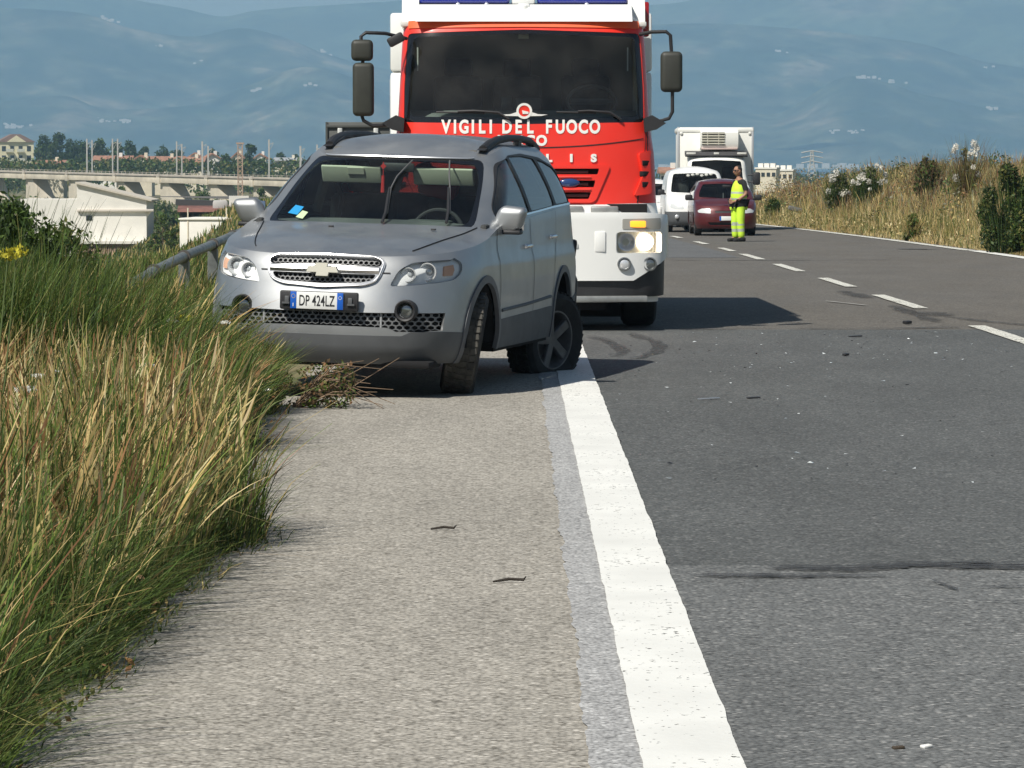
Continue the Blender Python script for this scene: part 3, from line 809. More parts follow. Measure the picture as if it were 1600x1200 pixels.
BOT = [(s, float(botz(lw(np.array([s]), np.array([.3]))[0, 1]))) for s in np.linspace(0, lw.S, 80)]
def fy(y, z): return (float(lw.sy(y, z)), z)
def fx(x, z): return (float(lw.sx(x, z)), z)
def arch(cx_, r, zc=.36, a0=-60, a1=240, n=40):
    return [fx(cx_ + r * math.cos(R(a0 + (a1 - a0) * k / n)), zc + r * math.sin(R(a0 + (a1 - a0) * k / n))) for k in range(n + 1)]
full = TOPL + BOT[::-1]
dom = mir(TOPL)[:-1] + TOPL + BOT[::-1] + [(-a, b) for a, b in BOT[1:]]
archF, archR = arch(AXF, .405), arch(AXR, .405)
flareF, flareR = arch(AXF, .455, a0=-45, a1=225), arch(AXR, .455, a0=-45, a1=225)
def clad():   # lower cladding band along the sills and the bumper foot
    up = [fy(y, .425 if y < .60 else .455) for y in np.linspace(0, .80, 14)] + [fx(x, z) for x, z in ((.62, .44), (1.3, .47), (1.36, .50), (2.2, .515), (3.1, .53), (3.3, .52), (4.1, .55), (4.4, .60))] + [(lw.S, .60)]
    return up + [(lw.S, .10), (0, .10)]
CL = clad()
lgr = [fy(y, z) for y, z in ((0, .575), (.30, .575), (.60, .578), (.80, .578), (.79, .462), (.66, .452), (.52, .452), (.46, .478), (.25, .482), (0, .482))]
grille_o = rounded([fy(y, z) for y, z in ((-0.4240, 0.9090), (-0.3498, 0.9410), (0.0000, 0.9490), (0.3498, 0.9410), (0.4240, 0.9090), (0.3869, 0.7840), (0.2968, 0.7520), (0.0000, 0.7340), (-0.2968, 0.7520), (-0.3869, 0.7840))], .04, 4)
ugr = rounded([fy(y, z) for y, z in ((-0.3943, 0.9120), (-0.3498, 0.9260), (0.0000, 0.9340), (0.3498, 0.9260), (0.3943, 0.9120), (0.3869, 0.8720), (0.0000, 0.8770), (-0.3869, 0.8720))], .02, 3)
ugr2 = rounded([fy(y, z) for y, z in ((-0.3657, 0.8220), (0.0000, 0.8220), (0.3657, 0.8220), (0.3413, 0.7840), (0.2650, 0.7660), (0.0000, 0.7560), (-0.2650, 0.7660), (-0.3413, 0.7840))], .02, 3)
hl = rounded([fy(0.455, 0.7490), fy(0.505, 0.8560), fy(0.580, 0.9060), fy(0.700, 0.9220), fy(0.800, 0.9290), fx(0.480, 0.9420), fx(0.530, 0.9090), fx(0.510, 0.8490), fx(0.430, 0.7990), fy(0.760, 0.7790), fy(0.600, 0.7590)], .03, 3)
fogc = [fy(.575 + .072 * math.cos(a), .590 + .069 * math.sin(a)) for a in np.linspace(0, 2 * math.pi, 29)[:-1]]
plate_pocket = [fy(y, z) for y, z in ((-.27, .70), (.27, .70), (.27, .585), (-.27, .585))]
reg = {
    'cladding': ([CL, mir(CL)], .004, .03),
    'flare': ([flareF, flareR, mir(flareF), mir(flareR)], .012, .03),
    'lower_grille': ([lgr, mir(lgr)], -.045, 0),
    'grille': ([grille_o], .010, .04),
    'ugrille': ([ugr, ugr2], -.03, 0),
    'headlight': ([hl, mir(hl)], .003, .02),
    'fog': ([fogc, mir(fogc)], .012, .05),
    'hole': ([archF, archR, mir(archF), mir(archR)], 0, 0),
}
parts = partition(lw, [dom], reg, res=.05, lip=.02)
link('body', parts['base'], SILVER, SUV)
link('lower_cladding', parts['cladding'], M_GREYP, SUV)
for m_ in islands(parts['flare']): link('wheel_arch_flare', m_, mat('arch_plastic', (.10, .105, .115), .5, var=.15, scale=7), SUV)
M_GRB = mat('grille_backing', (.012, .012, .013), .8)
GR = link('grille_surround', parts['grille'], mat('grille_trim', (.50, .51, .52), .35, .9), SUV)
link('grille_backing', parts['ugrille'], M_GRB, GR)
LG = link('lower_grille', parts['lower_grille'], M_GRB, SUV)
def lwp(off):
    def f(y, z):
        s = float(lw.sy(y, z)); p = lw(np.array([s]), np.array([z]))[0]; return Vector((p[0], p[1] - off, p[2]))
    return f
M_HEX = mat('honeycomb_plastic', (.16, .165, .17), .45)
gy = lambda poly: [(float(lw(np.array([s]), np.array([z]))[0, 0]), z) for s, z in poly]
for nm, poly, par in (('upper', gy(ugr), GR), ('mid', gy(ugr2), GR)):
    link('honeycomb', hexmesh(lwp(-.018), poly, .0165, .26, 1.25, .02), M_HEX, par)
for sgn in (1, -1):
    pl = [(sgn * abs(y), z) for y, z in gy(lgr)]
    if sgn < 0: pl = pl[::-1]
    link('honeycomb', hexmesh(lwp(-.03), pl, .0185, .24, 1.45, .02), M_HEX, LG)
for q in (-.40, .40): MB().box((q, .085, .528), (.012, .03, .10)).build('grille_divider', mat('trim_grey', (.3, .31, .32), .5), LG)
cb = MB()
def fp(y, z, o=0.0): return lwp(o)(y, z)
loop_ = [fp(float(lw(np.array([a]), np.array([b]))[0, 0]), b, .012) for a, b in grille_o]
cb.tube(loop_, .007, 8, closed=True); cb.build('chrome_surround', M_CHROME, GR)
cb = MB(); ys_ = np.linspace(-.385, .385, 25); prof = [(0, -.026), (-.016, -.020), (-.024, 0), (-.016, .020), (0, .026)]
for i in range(len(ys_) - 1):
    q = [[cb.bm.verts.new(fp(float(y), .850, .006) + Vector((0, a, b))) for a, b in prof] for y in ys_[i:i + 2]]
    for k in range(4): cb.bm.faces.new((q[0][k], q[1][k], q[1][k + 1], q[0][k + 1]))
bmesh.ops.remove_doubles(cb.bm, verts=cb.bm.verts[:], dist=1e-5)
cb.build('chrome_bar', mat('chrome_satin', (.92, .92, .92), .34, 1.0), GR)
# emblem: a wide slanted cross on the chrome bar
em = MB(); P2 = [(-.105, -.018), (-.035, -.018), (-.041, -.042), (.041, -.042), (.047, -.018), (.112, -.018), (.096, .018), (.035, .018), (.041, .042), (-.041, .042), (-.047, .018), (-.089, .018)]
em.prism([(x, z + .850) for x, z in P2], 'y', .028, .052); em.build('emblem', mat('emblem_gold', (.93, .90, .78), .34, .35), GR, smooth=False)
ef = MB(); ef.prism([(x * 1.07, z * 1.12 + .850) for x, z in P2], 'y', .034, .05); ef.build('emblem_rim', M_CHROME, GR, smooth=False)
# panel gaps
seam = lambda line, w=.009: ribbon('panel_gap', lw, line, w, .0035)
gaps = [[fx(x, z) for x, z in ((1.36, 1.12), (1.345, .9), (1.36, .6), (1.37, .36))], [fx(x, z) for x, z in ((2.44, 1.18), (2.45, .9), (2.44, .6), (2.43, .34))], [fx(x, z) for x, z in ((3.47, 1.22), (3.40, 1.0), (3.25, .84), (3.19, .6), (3.15, .34))],
        [fx(x, .352) for x in np.linspace(1.37, 3.15, 12)]]
gm = [seam(g) for g in gaps] + [ribbon('panel_gap', lw, [(-a, b) for a, b in g], .009, .0035) for g in gaps]
hoodcut = [fy(y, .835) for y in (.385, .42, .455)]
gm += [seam(hoodcut, .008), ribbon('panel_gap', lw, [(-a, b) for a, b in hoodcut], .008, .0035)]
for m_ in gm: link('panel_gap', m_, M_RUBBER, SUV)
crease = [[fx(x, z) for x, z in ((1.45, .80), (2.2, .86), (3.0, .92), (3.8, .99), (4.2, 1.02))]]
# headlights
for sgn in (1, -1):
    hp = hl if sgn > 0 else mir(hl)
    tri = partition(lw, [hp], {}, res=.04, lip=0)['base']
    e = empty('headlight', (0, 0, 0)); e.parent = SUV
    link('lens', partition(lw, [hp], {'x': ([], 0, 0)}, res=.04, lip=.006)['base'], M_LENS, e)
    bk = partition(lambda u, v: lw(u, v), [hp], {}, res=.04, lip=0)['base']; bk.transform(Matrix.Translation((-sgn * .008, .038, 0))); link('housing', bk, mat('lamp_housing', (.86, .87, .87), .45, .0), e)
    for (y, z, r, d) in ((.565, .826, .045, .20), (.675, .846, .056, .27)):
        p = lw(np.array([float(lw.sy(y, z))]), np.array([z]))[0]
        b = MB(); b.lathe([(0, r * 1.12), (-.012, r * 1.12), (-.012, r), (.05, r * .45), (.05, 0.001)], (sgn * p[0], p[1] + .030, p[2]), 'y', 24); b.build('reflector', M_REFL, e)
        b = MB(); b.sphere((sgn * p[0], p[1] + .050, p[2]), r * .55, (1, .6, 1), 14); b.build('bulb', mat('bulb_glass', (.55, .58, .6), .06, .3, coat=1), e)
    amb = [fy(.775, .822), fy(.77, .885), fy(.815, .895), fy(.825, .86), fy(.82, .825)]
    amb = amb if sgn > 0 else mir(amb)
    am = partition(lw, [amb], {}, res=.03, lip=.02)['base']; am.transform(Matrix.Translation((-sgn * .006, .020, 0))); link('indicator', am, M_AMBER_P, e)
    f = empty('fog_light', (0, 0, 0)); f.parent = SUV
    p = lw(np.array([float(lw.sy(.575, .592))]), np.array([.592]))[0]
    b = MB(); b.lathe([(.05, .074), (-.020, .073), (-.026, .067), (-.02, .056), (.05, .045), (.05, .001)], (sgn * p[0], p[1] - .005, p[2]), 'y', 28); b.build('bezel', M_BLACK, f)
    b = MB(); b.sphere((sgn * p[0], p[1] + .018, p[2]), .052, (1, .35, 1), 18); b.build('lens', mat('fog_lens', (.22, .24, .24), .08, .75, coat=1), f)
# number plate
pb = MB(); pb.box((-.0, -.012, .643), (.535, .03, .125), bevel=.012); PH = pb.build('plate_holder', M_BLACK, SUV)
for s in (-1, 1): MB().box((s * .215, -.03, .645), (.03, .016, .05), bevel=.005).box((s * .222, -.036, .625), (.05, .012, .012)).build('bracket', M_GREYP, PH)
PL = empty('number_plate', (-.010, -.034, .645)); PL.scale = (.96, 1, 1); PL.parent = SUV
W_PL = mat('plate_white', (.78, .79, .77), .35)
MB().box((0, 0, 0), (.375, .008, .112), bevel=.003).build('plate_sheet', W_PL, PL)
BLUE = mat('plate_blue', (.015, .11, .50), .35)
for s in (-1, 1): MB().box((s * .1655, -.0025, 0), (.043, .008, .1115), bevel=.002).build('blue_band', BLUE, PL)
tm = text_mesh('DP 424LZ', .100, .001, .0004, 1.02, sx=.60); link('character', tm, mat('plate_ink', (.02, .02, .022), .5), PL, (.0, -.0055, -.004))
link('character', text_mesh('I', .03, .001, .001), W_PL, PL, (-.166, -.008, -.032))
st = MB()
for k in range(12):
    a = 2 * math.pi * k / 12; st.box((-.166 + .013 * math.cos(a), -.0072, .026 + .013 * math.sin(a)), (.0032, .001, .0032))
st.build('star_ring', mat('star_yellow', (.8, .6, .05), .5), PL)
MB().lathe([(0, .012), (-.001, .012), (-.001, .009), (0, .009)], (.166, -.0075, .022), 'y', 18).build('validity_disc', mat('disc_pale', (.55, .62, .72), .5), PL)

# greenhouse shell
gh = Wall(xf=curve([(1.02, .98), (1.10, 1.10), (1.20, 1.30), (1.40, 1.66), (1.58, 1.98), (1.655, 2.10), (1.72, 2.32)]),
          xr=curve([(1.02, 4.56), (1.25, 4.54), (1.40, 4.45), (1.62, 4.32), (1.68, 4.24), (1.72, 4.10)]),
          w=curve([(1.02, .895), (1.12, .885), (1.25, .855), (1.40, .805), (1.55, .735), (1.63, .685), (1.69, .625), (1.72, .53)]),
          rf=lambda z: .42 + 0 * np.asarray(z, float), rr=lambda z: .5 + 0 * np.asarray(z, float), p=2.5, pr=3.2, kf=.06, kr=.05, zref=1.3)
GT = 1.685
GTZ = lambda s: GT - .095 * (1 - sstep(np.abs(s), gh.Sf * .55, gh.Sf * 1.05))
gtop = [(s, float(GTZ(s))) for s in np.linspace(-gh.S, gh.S, 160)]
def gbelt():
    out = []
    for s in np.linspace(0, gh.S, 100):
        z = 1.1
        for _ in range(8): z = float(belt(gh(np.array([s]), np.array([z]))[0, 1])) if s > gh.Sf * .9 else (1.075 if s < gh.Sf * .55 else 1.075 + .05 * (s / gh.Sf - .55))
        out.append((float(s), max(z - .01, 1.06)))
    return out
GB = gbelt()
gdom = [(-s, z) for s, z in GB[::-1]][:-1] + GB + gtop[::-1]
gy_ = lambda y, z: (float(gh.sy(y, z)), z)
gx_ = lambda x, z: (float(gh.sx(x, z)), z)
ws = rounded([gy_(-.745, 1.125), gy_(-.60, 1.11), gy_(0, 1.10), gy_(.60, 1.11), gy_(.745, 1.125), gy_(.70, 1.30), gy_(.655, 1.46), gy_(.605, 1.585), gy_(.4, 1.597), gy_(0, 1.602), gy_(-.4, 1.597), gy_(-.605, 1.585), gy_(-.655, 1.46), gy_(-.70, 1.30)], [.05, .02, .02, .02, .05, .03, .03, .05, .02, .02, .02, .05, .03, .03], 3)
ws_in = rounded([gy_(-.695, 1.145), gy_(-.40, 1.125), gy_(0, 1.12), gy_(.40, 1.125), gy_(.695, 1.145), gy_(.665, 1.33), gy_(.63, 1.46), gy_(.57, 1.555), gy_(.3, 1.570), gy_(0, 1.575), gy_(-.3, 1.570), gy_(-.57, 1.555), gy_(-.63, 1.46), gy_(-.665, 1.33)], .04, 3)
frame_side = rounded([gx_(1.528, 1.175), gx_(1.612, 1.26), gx_(1.870, 1.40), gx_(2.148, 1.562), gx_(2.5, 1.622), gx_(3.0, 1.637), gx_(3.6, 1.610), gx_(4.0, 1.55), gx_(4.22, 1.45), gx_(4.28, 1.34), gx_(4.26, 1.265), gx_(3.4, 1.243), gx_(2.4, 1.205)], .05, 3)
win1 = rounded([gx_(1.535, 1.190), gx_(1.62, 1.26), gx_(1.88, 1.40), gx_(2.16, 1.550), gx_(2.42, 1.605), gx_(2.46, 1.40), gx_(2.52, 1.225)], .04, 3)
win2 = rounded([gx_(2.600, 1.230), gx_(2.550, 1.400), gx_(2.500, 1.613), gx_(3.000, 1.618), gx_(3.360, 1.600), gx_(3.460, 1.400), gx_(3.500, 1.262)], .03, 3)
win3 = rounded([gx_(3.580, 1.268), gx_(3.540, 1.400), gx_(3.460, 1.596), gx_(3.700, 1.576), gx_(3.960, 1.538), gx_(4.160, 1.430), gx_(4.220, 1.340), gx_(4.200, 1.282)], .04, 3)
rearw = [(gh.S - .62, 1.30), (gh.S + .5, 1.30), (gh.S + .5, 1.60), (gh.S - .55, 1.60)]
greg = {'ws_frame': ([ws], -.002, .01), 'windscreen': ([ws_in], -.001, 0), 'window_trim': ([frame_side, mir(frame_side)], .003, .01)}
for k, wpoly in (('front', win1), ('rear', win2), ('quarter', win3)):
    greg[k] = ([wpoly, mir(wpoly)], -.004, 0)
greg['rear_glass'] = ([rearw, [(-a, b) for a, b in rearw][::-1]], -.004, 0)
gp = partition(gh, [gdom], greg, res=.06, lip=.015)
link('cabin_frame', gp['base'], SILVER, SUV)
M_FRIT = mat('black_frit', (.008, .008, .009), .12, coat=.5)
WSP = link('windscreen', gp['windscreen'], M_GLASS, SUV)
link('frit_band', gp['ws_frame'], M_FRIT, WSP)
for m_ in islands(gp['window_trim']): link('window_trim', m_, M_BLACK, SUV)
for k in ('front', 'rear', 'quarter', 'rear_glass'): [link('side_window' if k != 'rear_glass' else 'rear_window', m_, M_TINT, SUV) for m_ in (islands(gp[k]) if k != 'rear_glass' else [gp[k]])]
# chrome line under the side windows
link('waist_trim', join([ribbon('w', gh, [gx_(x, z) for x, z in ((1.62, 1.182), (2.4, 1.209), (3.4, 1.247), (4.24, 1.268))], .014, .008)] + [ribbon('w', gh, [(-gx_(x, z)[0], z) for x, z in ((1.62, 1.182), (2.4, 1.209), (3.4, 1.247), (4.24, 1.268))], .014, .008)], 'w'), M_CHROME, SUV)

def top_sheet(name, bx, by, bz, crown, xa, xb, m, parent, nx=50, ny=31, pw=2.4):
    """bonnet or roof: spans the shell's edge curve; bx/by/bz give that edge by length"""
    t = np.linspace(0, 1, nx); xs_ = xa + (xb - xa) * (1 - np.cos(t * math.pi / 2)) if isinstance(xa, float) else xa
    u = np.linspace(-1, 1, ny); u = np.sign(u) * (1 - (1 - np.abs(u)) ** 1.3)
    yc, zc = by(xs_), bz(xs_)
    X = yc[:, None] * u[None]; Z = zc[:, None] + crown(xs_)[:, None] * (1 - np.abs(u[None]) ** pw)
    V = np.stack([X, np.repeat(xs_[:, None], ny, 1), Z], -1).reshape(-1, 3)
    i = np.arange(nx - 1)[:, None] * ny + np.arange(ny - 1)[None]
    F = np.stack([i, i + 1, i + ny + 1, i + ny], -1).reshape(-1, 4)
    return link(name, mesh_np(name, V, F, True), m, parent)
tp = lw(np.array([p[0] for p in TOPL]), np.array([p[1] for p in TOPL]))
k = tp[:, 1] < 2.0; hx, hy, hz_ = tp[k, 1], tp[k, 0], tp[k, 2]
hcrown = curve([(.1, .0), (.25, .028), (.45, .050), (.8, .062), (1.15, .058), (1.3, .05)])
HOOD = top_sheet('bonnet', None, lambda x: np.interp(x, hx, hy), lambda x: np.interp(x, hx, hz_), hcrown, float(hx[0]) + .0005, 1.34, SILVER, SUV, 70, 41, 3.2)
# bonnet shut lines, fender crease
hs = lambda x, y: float(np.interp(x, hx, hz_) + hcrown(x) * (1 - min(1, abs(y) / np.interp(x, hx, hy)) ** 3.2))
for sgn in (1, -1):
    ln = [(sgn * y, x, hs(x, y) + .004) for x, y in [(.335 + .95 * t, .54 + .22 * t ** .8) for t in np.linspace(0, 1, 16)]]
    MB().tube(ln, .004, 6).build('bonnet_gap', M_RUBBER, HOOD)
for s in (1, -1): MB().box((s * .36 + .16, 1.0, hs(1.0, .3) + .006), (.035, .02, .014), bevel=.004).build('washer_jet', M_BLACK, HOOD)
MB().prism([(1.06, 1.06), (1.36, 1.115), (1.36, 1.06), (1.06, 1.0)], 'x', -.72, .72).build('scuttle', M_BLACK, SUV)
_s = np.linspace(0, gh.S, 400); rt = gh(_s, GTZ(_s)); _o = np.argsort(rt[:, 1]); rt = rt[_o]
RX = np.concatenate([2.05 + (3.2 - 2.05) * (1 - np.cos(np.linspace(0, 1, 26) * math.pi / 2)), 4.225 - (4.225 - 3.2) * (1 - np.cos(np.linspace(1, 0, 26) * math.pi / 2))[1:]])
RX[0] = float(rt[0, 1]) + .0003; RX[-1] = float(rt[-1, 1]) - .0003
rcrown = curve([(2.0, 0), (2.2, .040), (2.6, .078), (3.1, .076), (3.7, .075), (4.1, .03), (4.3, 0)])
top_sheet('roof', None, lambda x: np.interp(x, rt[:, 1], rt[:, 0]), lambda x: np.interp(x, rt[:, 1], rt[:, 2]), rcrown, RX, None, SILVER, SUV, len(RX), 31, 2.2)
ROOFZ = 1.665
# roof rails
for sgn in (1, -1):
    b = MB(); pts = [(sgn * .565, 2.28, 1.660), (sgn * .575, 2.42, 1.697), (sgn * .58, 2.65, 1.730), (sgn * .585, 3.0, 1.748), (sgn * .585, 3.4, 1.748), (sgn * .585, 3.75, 1.732), (sgn * .570, 3.98, 1.698), (sgn * .57, 4.08, 1.67)]
    b.tube(pts, [.034, .034, .030, .027, .027, .028, .032, .034], 10)
    b.prism([(2.2, 1.655), (2.36, 1.69), (2.60, 1.73), (2.52, 1.66)], 'x', sgn * .535, sgn * .595)
    b.prism([(3.30, 1.66), (3.30, 1.748), (3.40, 1.748), (3.40, 1.66)], 'x', sgn * .56, sgn * .605)
    b.prism([(4.16, 1.63), (3.95, 1.70), (3.80, 1.72), (3.88, 1.66)], 'x', sgn * .545, sgn * .605)
    b.build('roof_rail', M_BLACK, SUV)
# drip moulding along the roof sides
MB().tube([tuple(v + np.array([0, 0, .006])) for v in gh(np.linspace(-gh.Sf * .62, gh.Sf * .62, 24), GTZ(np.linspace(-gh.Sf * .62, gh.Sf * .62, 24)) - .002)], .008, 6).build('roof_header_trim', mat('bright_trim', (.62, .64, .66), .25, .7), SUV)
# mirrors
for sgn in (1, -1):
    e = empty('door_mirror', (sgn * .80, 1.58, 1.085)); e.parent = SUV; e.scale = (sgn * .86, 1, 1.05)
    b = MB(); b.box((.155, -.03, .095), (.24, .13, .185), bevel=.055, seg=4)
    for v in b.bm.verts:
        v.co.x += (v.co.z - .1) * .42
        if v.co.z < .06: v.co.y += .02
        if v.co.x > .2: v.co.z = .095 + (v.co.z - .095) * .9
    b.build('mirror_shell', SILVER, e)
    MB().box((.15, -.015, .012), (.20, .11, .03), bevel=.014).build('mirror_base', M_BLACK, e)
    MB().box((.155, .045, .095), (.20, .012, .145), bevel=.005).build('mirror_glass', mat('mirror', (.6, .62, .65), .04, 1.0), e)
    b = MB(); b.prism([(-.04, -.06), (.075, .035), (.10, .01), (.02, -.11), (-.04, -.13)], 'y', -.06, .02); b.build('mirror_arm', SILVER, e)
for sgn in (1, -1):
    for x, z in ((2.26, .985), (3.22, 1.035)):
        p = lw(np.array([fx(x, z)[0]]), np.array([z]))[0]
        b = MB(); b.box((sgn * (p[0] + .022), p[1], z), (.022, .19, .026), bevel=.009, seg=3); b.box((sgn * (p[0] + .008), p[1] - .08, z), (.03, .03, .03), bevel=.006); b.box((sgn * (p[0] + .008), p[1] + .08, z), (.03, .03, .03), bevel=.006)
        b.build('door_handle', M_CHROME, SUV)
    MB().tube([(sgn * (lw(np.array([fx(x, z)[0]]), np.array([z]))[0][0] + .002), x, z) for x, z in ((1.42, .56), (2.2, .575), (3.1, .60))], .012, 8).build('door_moulding', M_GREYP, SUV)
    # wheel housings and the sill underside
    for ax in (AXF, AXR):
        b = MB(); b.lathe([(sgn * .50, .40), (sgn * .885, .415)], (0, ax, .36), 'x', 32); b.cyl((sgn * .49, ax, .36), (sgn * .50, ax, .36), .42, .42, 24)
        bmesh.ops.bisect_plane(b.bm, geom=b.bm.verts[:] + b.bm.edges[:] + b.bm.faces[:], plane_co=(0, 0, .34), plane_no=(0, 0, -1), clear_outer=True)
        b.build('wheel_housing', M_DARK, SUV)
# rear lamps, torn rear bumper side
for sgn in (1, -1):
    b = MB(); b.box((sgn * .66, 4.50, 1.08), (.16, .12, .30), bevel=.04); b.build('tail_lamp', mat('tail_red', (.35, .01, .01), .2, coat=.8), SUV)
b = MB(); b.box((.80, 4.38, .86), (.08, .16, .26), rot=(0, .1, .2), bevel=.02); b.box((.78, 4.46, .60), (.11, .22, .26), rot=(.2, 0, .3), bevel=.03); b.box((.74, 4.4, .42), (.14, .2, .2), rot=(.3, .2, 0), bevel=.03)
b.build('torn_bumper', M_BLACK, SUV)['label'] = 'broken black remains of the rear bumper corner'
# floor pan so that no light leaks through
b = MB(); b.box((0, 2.35, .33), (1.28, 4.1, .10)); b.box((0, .75, .62), (1.0, 1.0, .6)); b.box((0, 2.35, .30), (1.72, 1.8, .06)); b.build('floor_pan', M_DARK, SUV)
b = MB(); b.box((.1, .30, .235), (1.25, .35, .05), bevel=.02); b.tube([(-.5, .5, .22), (.1, .45, .20), (.6, .8, .23)], .018, 6); b.build('undertray', M_DARK, SUV)
# wheels: front ones steered, the near rear one knocked out of line
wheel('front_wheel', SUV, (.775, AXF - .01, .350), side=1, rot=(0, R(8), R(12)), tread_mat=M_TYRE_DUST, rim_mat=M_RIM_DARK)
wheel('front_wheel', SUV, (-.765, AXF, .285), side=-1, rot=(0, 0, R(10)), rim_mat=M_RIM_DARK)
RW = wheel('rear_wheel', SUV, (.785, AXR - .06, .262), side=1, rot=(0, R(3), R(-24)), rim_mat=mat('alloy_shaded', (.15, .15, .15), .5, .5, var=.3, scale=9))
for ch in RW.children:
    if ch.name.startswith(('tyre', 'tread')):
        for v in ch.data.vertices:
            if v.co.z < -.25:
                f = (-.25 - v.co.z); v.co.z = -.25 - f * .08; v.co.x *= 1 + f * 2.2
RW['label'] = 'rear wheel knocked out of line'
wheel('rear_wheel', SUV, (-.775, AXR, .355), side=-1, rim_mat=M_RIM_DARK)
# cabin
M_SEAT = mat('seat_fabric', (.028, .028, .03), .9, var=.3, scale=20)
M_DASH = mat('dashboard_plastic', (.022, .022, .024), .75, var=.2, scale=10)
b = MB(); b.prism([(1.18, 1.09), (1.62, 1.13), (1.72, 1.08), (1.72, .8), (1.2, .8)], 'x', -.76, .76); b.build('dashboard', M_DASH, SUV)
MB().box((.35, 1.60, 1.135), (.32, .18, .06), bevel=.03).build('instrument_hood', mat('instrument_grey', (.07, .08, .075), .8), SUV)
b = MB(); c = Vector((.36, 1.78, 1.06)); tilt = Matrix.Rotation(R(-22), 4, 'X')
ring = [c + tilt @ Vector((.185 * math.cos(a), 0, .185 * math.sin(a))) for a in np.linspace(0, 2 * math.pi, 33)[:-1]]
b.tube(ring, .015, 8, closed=True); b.box(tuple(c), (.17, .04, .12), rot=(R(-22), 0, 0), bevel=.02); b.box(tuple(c), (.34, .02, .035), rot=(R(-22), 0, 0), bevel=.008)
b.build('steering_wheel', M_BLACK, SUV)
def seat(x, y, w_, red=False):
    e = empty('seat', (x, y, 0)); e.parent = SUV
    b = MB(); b.box((0, 0, .72), (w_, .52, .16), bevel=.06); b.box((0, .32, 1.02), (w_, .15, .62), rot=(R(-14), 0, 0), bevel=.06); b.build('cushion', M_SEAT, e)
    b = MB(); b.box((0, .42, 1.42), (.27, .10, .19), rot=(R(-10), 0, 0), bevel=.045); b.cyl((-.06, .40, 1.25), (-.06, .42, 1.36), .008); b.cyl((.06, .40, 1.25), (.06, .42, 1.36), .008); b.build('headrest', M_SEAT, e)
for x, y in ((.36, 2.15), (-.36, 2.15)): seat(x, y, .5)
seat(0, 3.05, 1.25)
# interior lining: pale trim by the far doors, belts
M_TRIM = mat('door_trim', (.04, .042, .042), .8)
M_PALE = mat('pillar_trim', (.42, .43, .38), .8)
for sgn in (1, -1):
    MB().tube([(sgn * .70, 2.46, 1.18), (sgn * .655, 2.50, 1.40), (sgn * .59, 2.52, 1.58)], .035, 8).build('pillar_trim', M_PALE if sgn < 0 else M_TRIM, SUV)
    MB().box((sgn * .80, 2.4, .85), (.05, 2.2, .6), bevel=.02).build('door_trim', M_TRIM, SUV)
    b = MB(); b.tube([(sgn * .60, 2.48, 1.48), (sgn * .50, 2.45, 1.28), (sgn * .55, 2.42, 1.02)], [.02, .022, .02], 6); b.build('seat_belt', mat('belt_webbing', (.10, .10, .10), .9), SUV)
MB().box((0, 3.1, 1.640), (1.05, 1.7, .03), bevel=.01).build('headliner', mat('headliner', (.12, .12, .11), .9), SUV)
M_VIS = mat('sun_visor', (.62, .63, .50), .8)
for x in (-.335, .335):
    b = MB(); b.box((x, 2.05, 1.462), (.44, .02, .135), rot=(R(28), 0, 0), bevel=.05, seg=4)
    b.build('sun_visor', M_VIS, SUV)
MB().box((-.30, 2.022, 1.487), (.12, .006, .05), rot=(R(28), 0, 0)).build('visor_label', mat('label_pale', (.75, .74, .60), .7), SUV)
b = MB(); b.box((.02, 1.98, 1.52), (.24, .03, .065), bevel=.015); b.cyl((.02, 2.0, 1.55), (.02, 2.06, 1.60), .012); b.build('rear_view_mirror', M_BLACK, SUV)
b = MB(); b.box((.20, 2.50, 1.405), (.30, .10, .22), rot=(0, R(14), 0), bevel=.05); b.box((.10, 2.49, 1.47), (.12, .09, .18), rot=(0, R(-20), 0), bevel=.03)
tag(b.build('red_cloth', mat('red_cloth', (.45, .06, .05), .9)), None)
RC = bpy.data.objects['red_cloth']; RC.parent = None; RC.matrix_world = Matrix.Translation(SUV.location) @ Euler(SUV.rotation_euler).to_matrix().to_4x4()
tag(RC, 'red cloth draped on the driver seat headrest inside the silver car', 'cloth')
b = MB(); b.cyl((-.075, 1.93, 1.555), (-.075, 1.93, 1.35), .003, n=6); b.box((-.075, 1.93, 1.525), (.03, .012, .03), rot=(0, R(45), 0)); b.cyl((-.075, 1.93, 1.46), (-.075, 1.93, 1.34), .012, .016, 8)
PD = b.build('pendant', mat('red_tassel', (.50, .02, .02), .8)); PD.matrix_world = RC.matrix_world
tag(PD, 'thin red tassel hanging behind the windscreen of the silver car', 'pendant')
for nm, x, z, sz, colr in (('windscreen_sticker', -.565, 1.215, (.085, .055), (.03, .30, .62)), ('windscreen_sticker', -.50, 1.185, (.06, .045), (.55, .68, .42))):
    s0 = float(gh.sy(x, z))
    q = [(s0 - sz[0] / 2, z - sz[1] / 2), (s0 + sz[0] / 2, z - sz[1] / 2 - .01), (s0 + sz[0] / 2 + .01, z + sz[1] / 2 - .01), (s0 - sz[0] / 2 + .02, z + sz[1] / 2)]
    link(nm, partition(gh, [q], {}, res=.03, lip=0)['base'], mat('sticker' + str(x), colr, .4), WSP).location = (0, .003 - .012, 0)
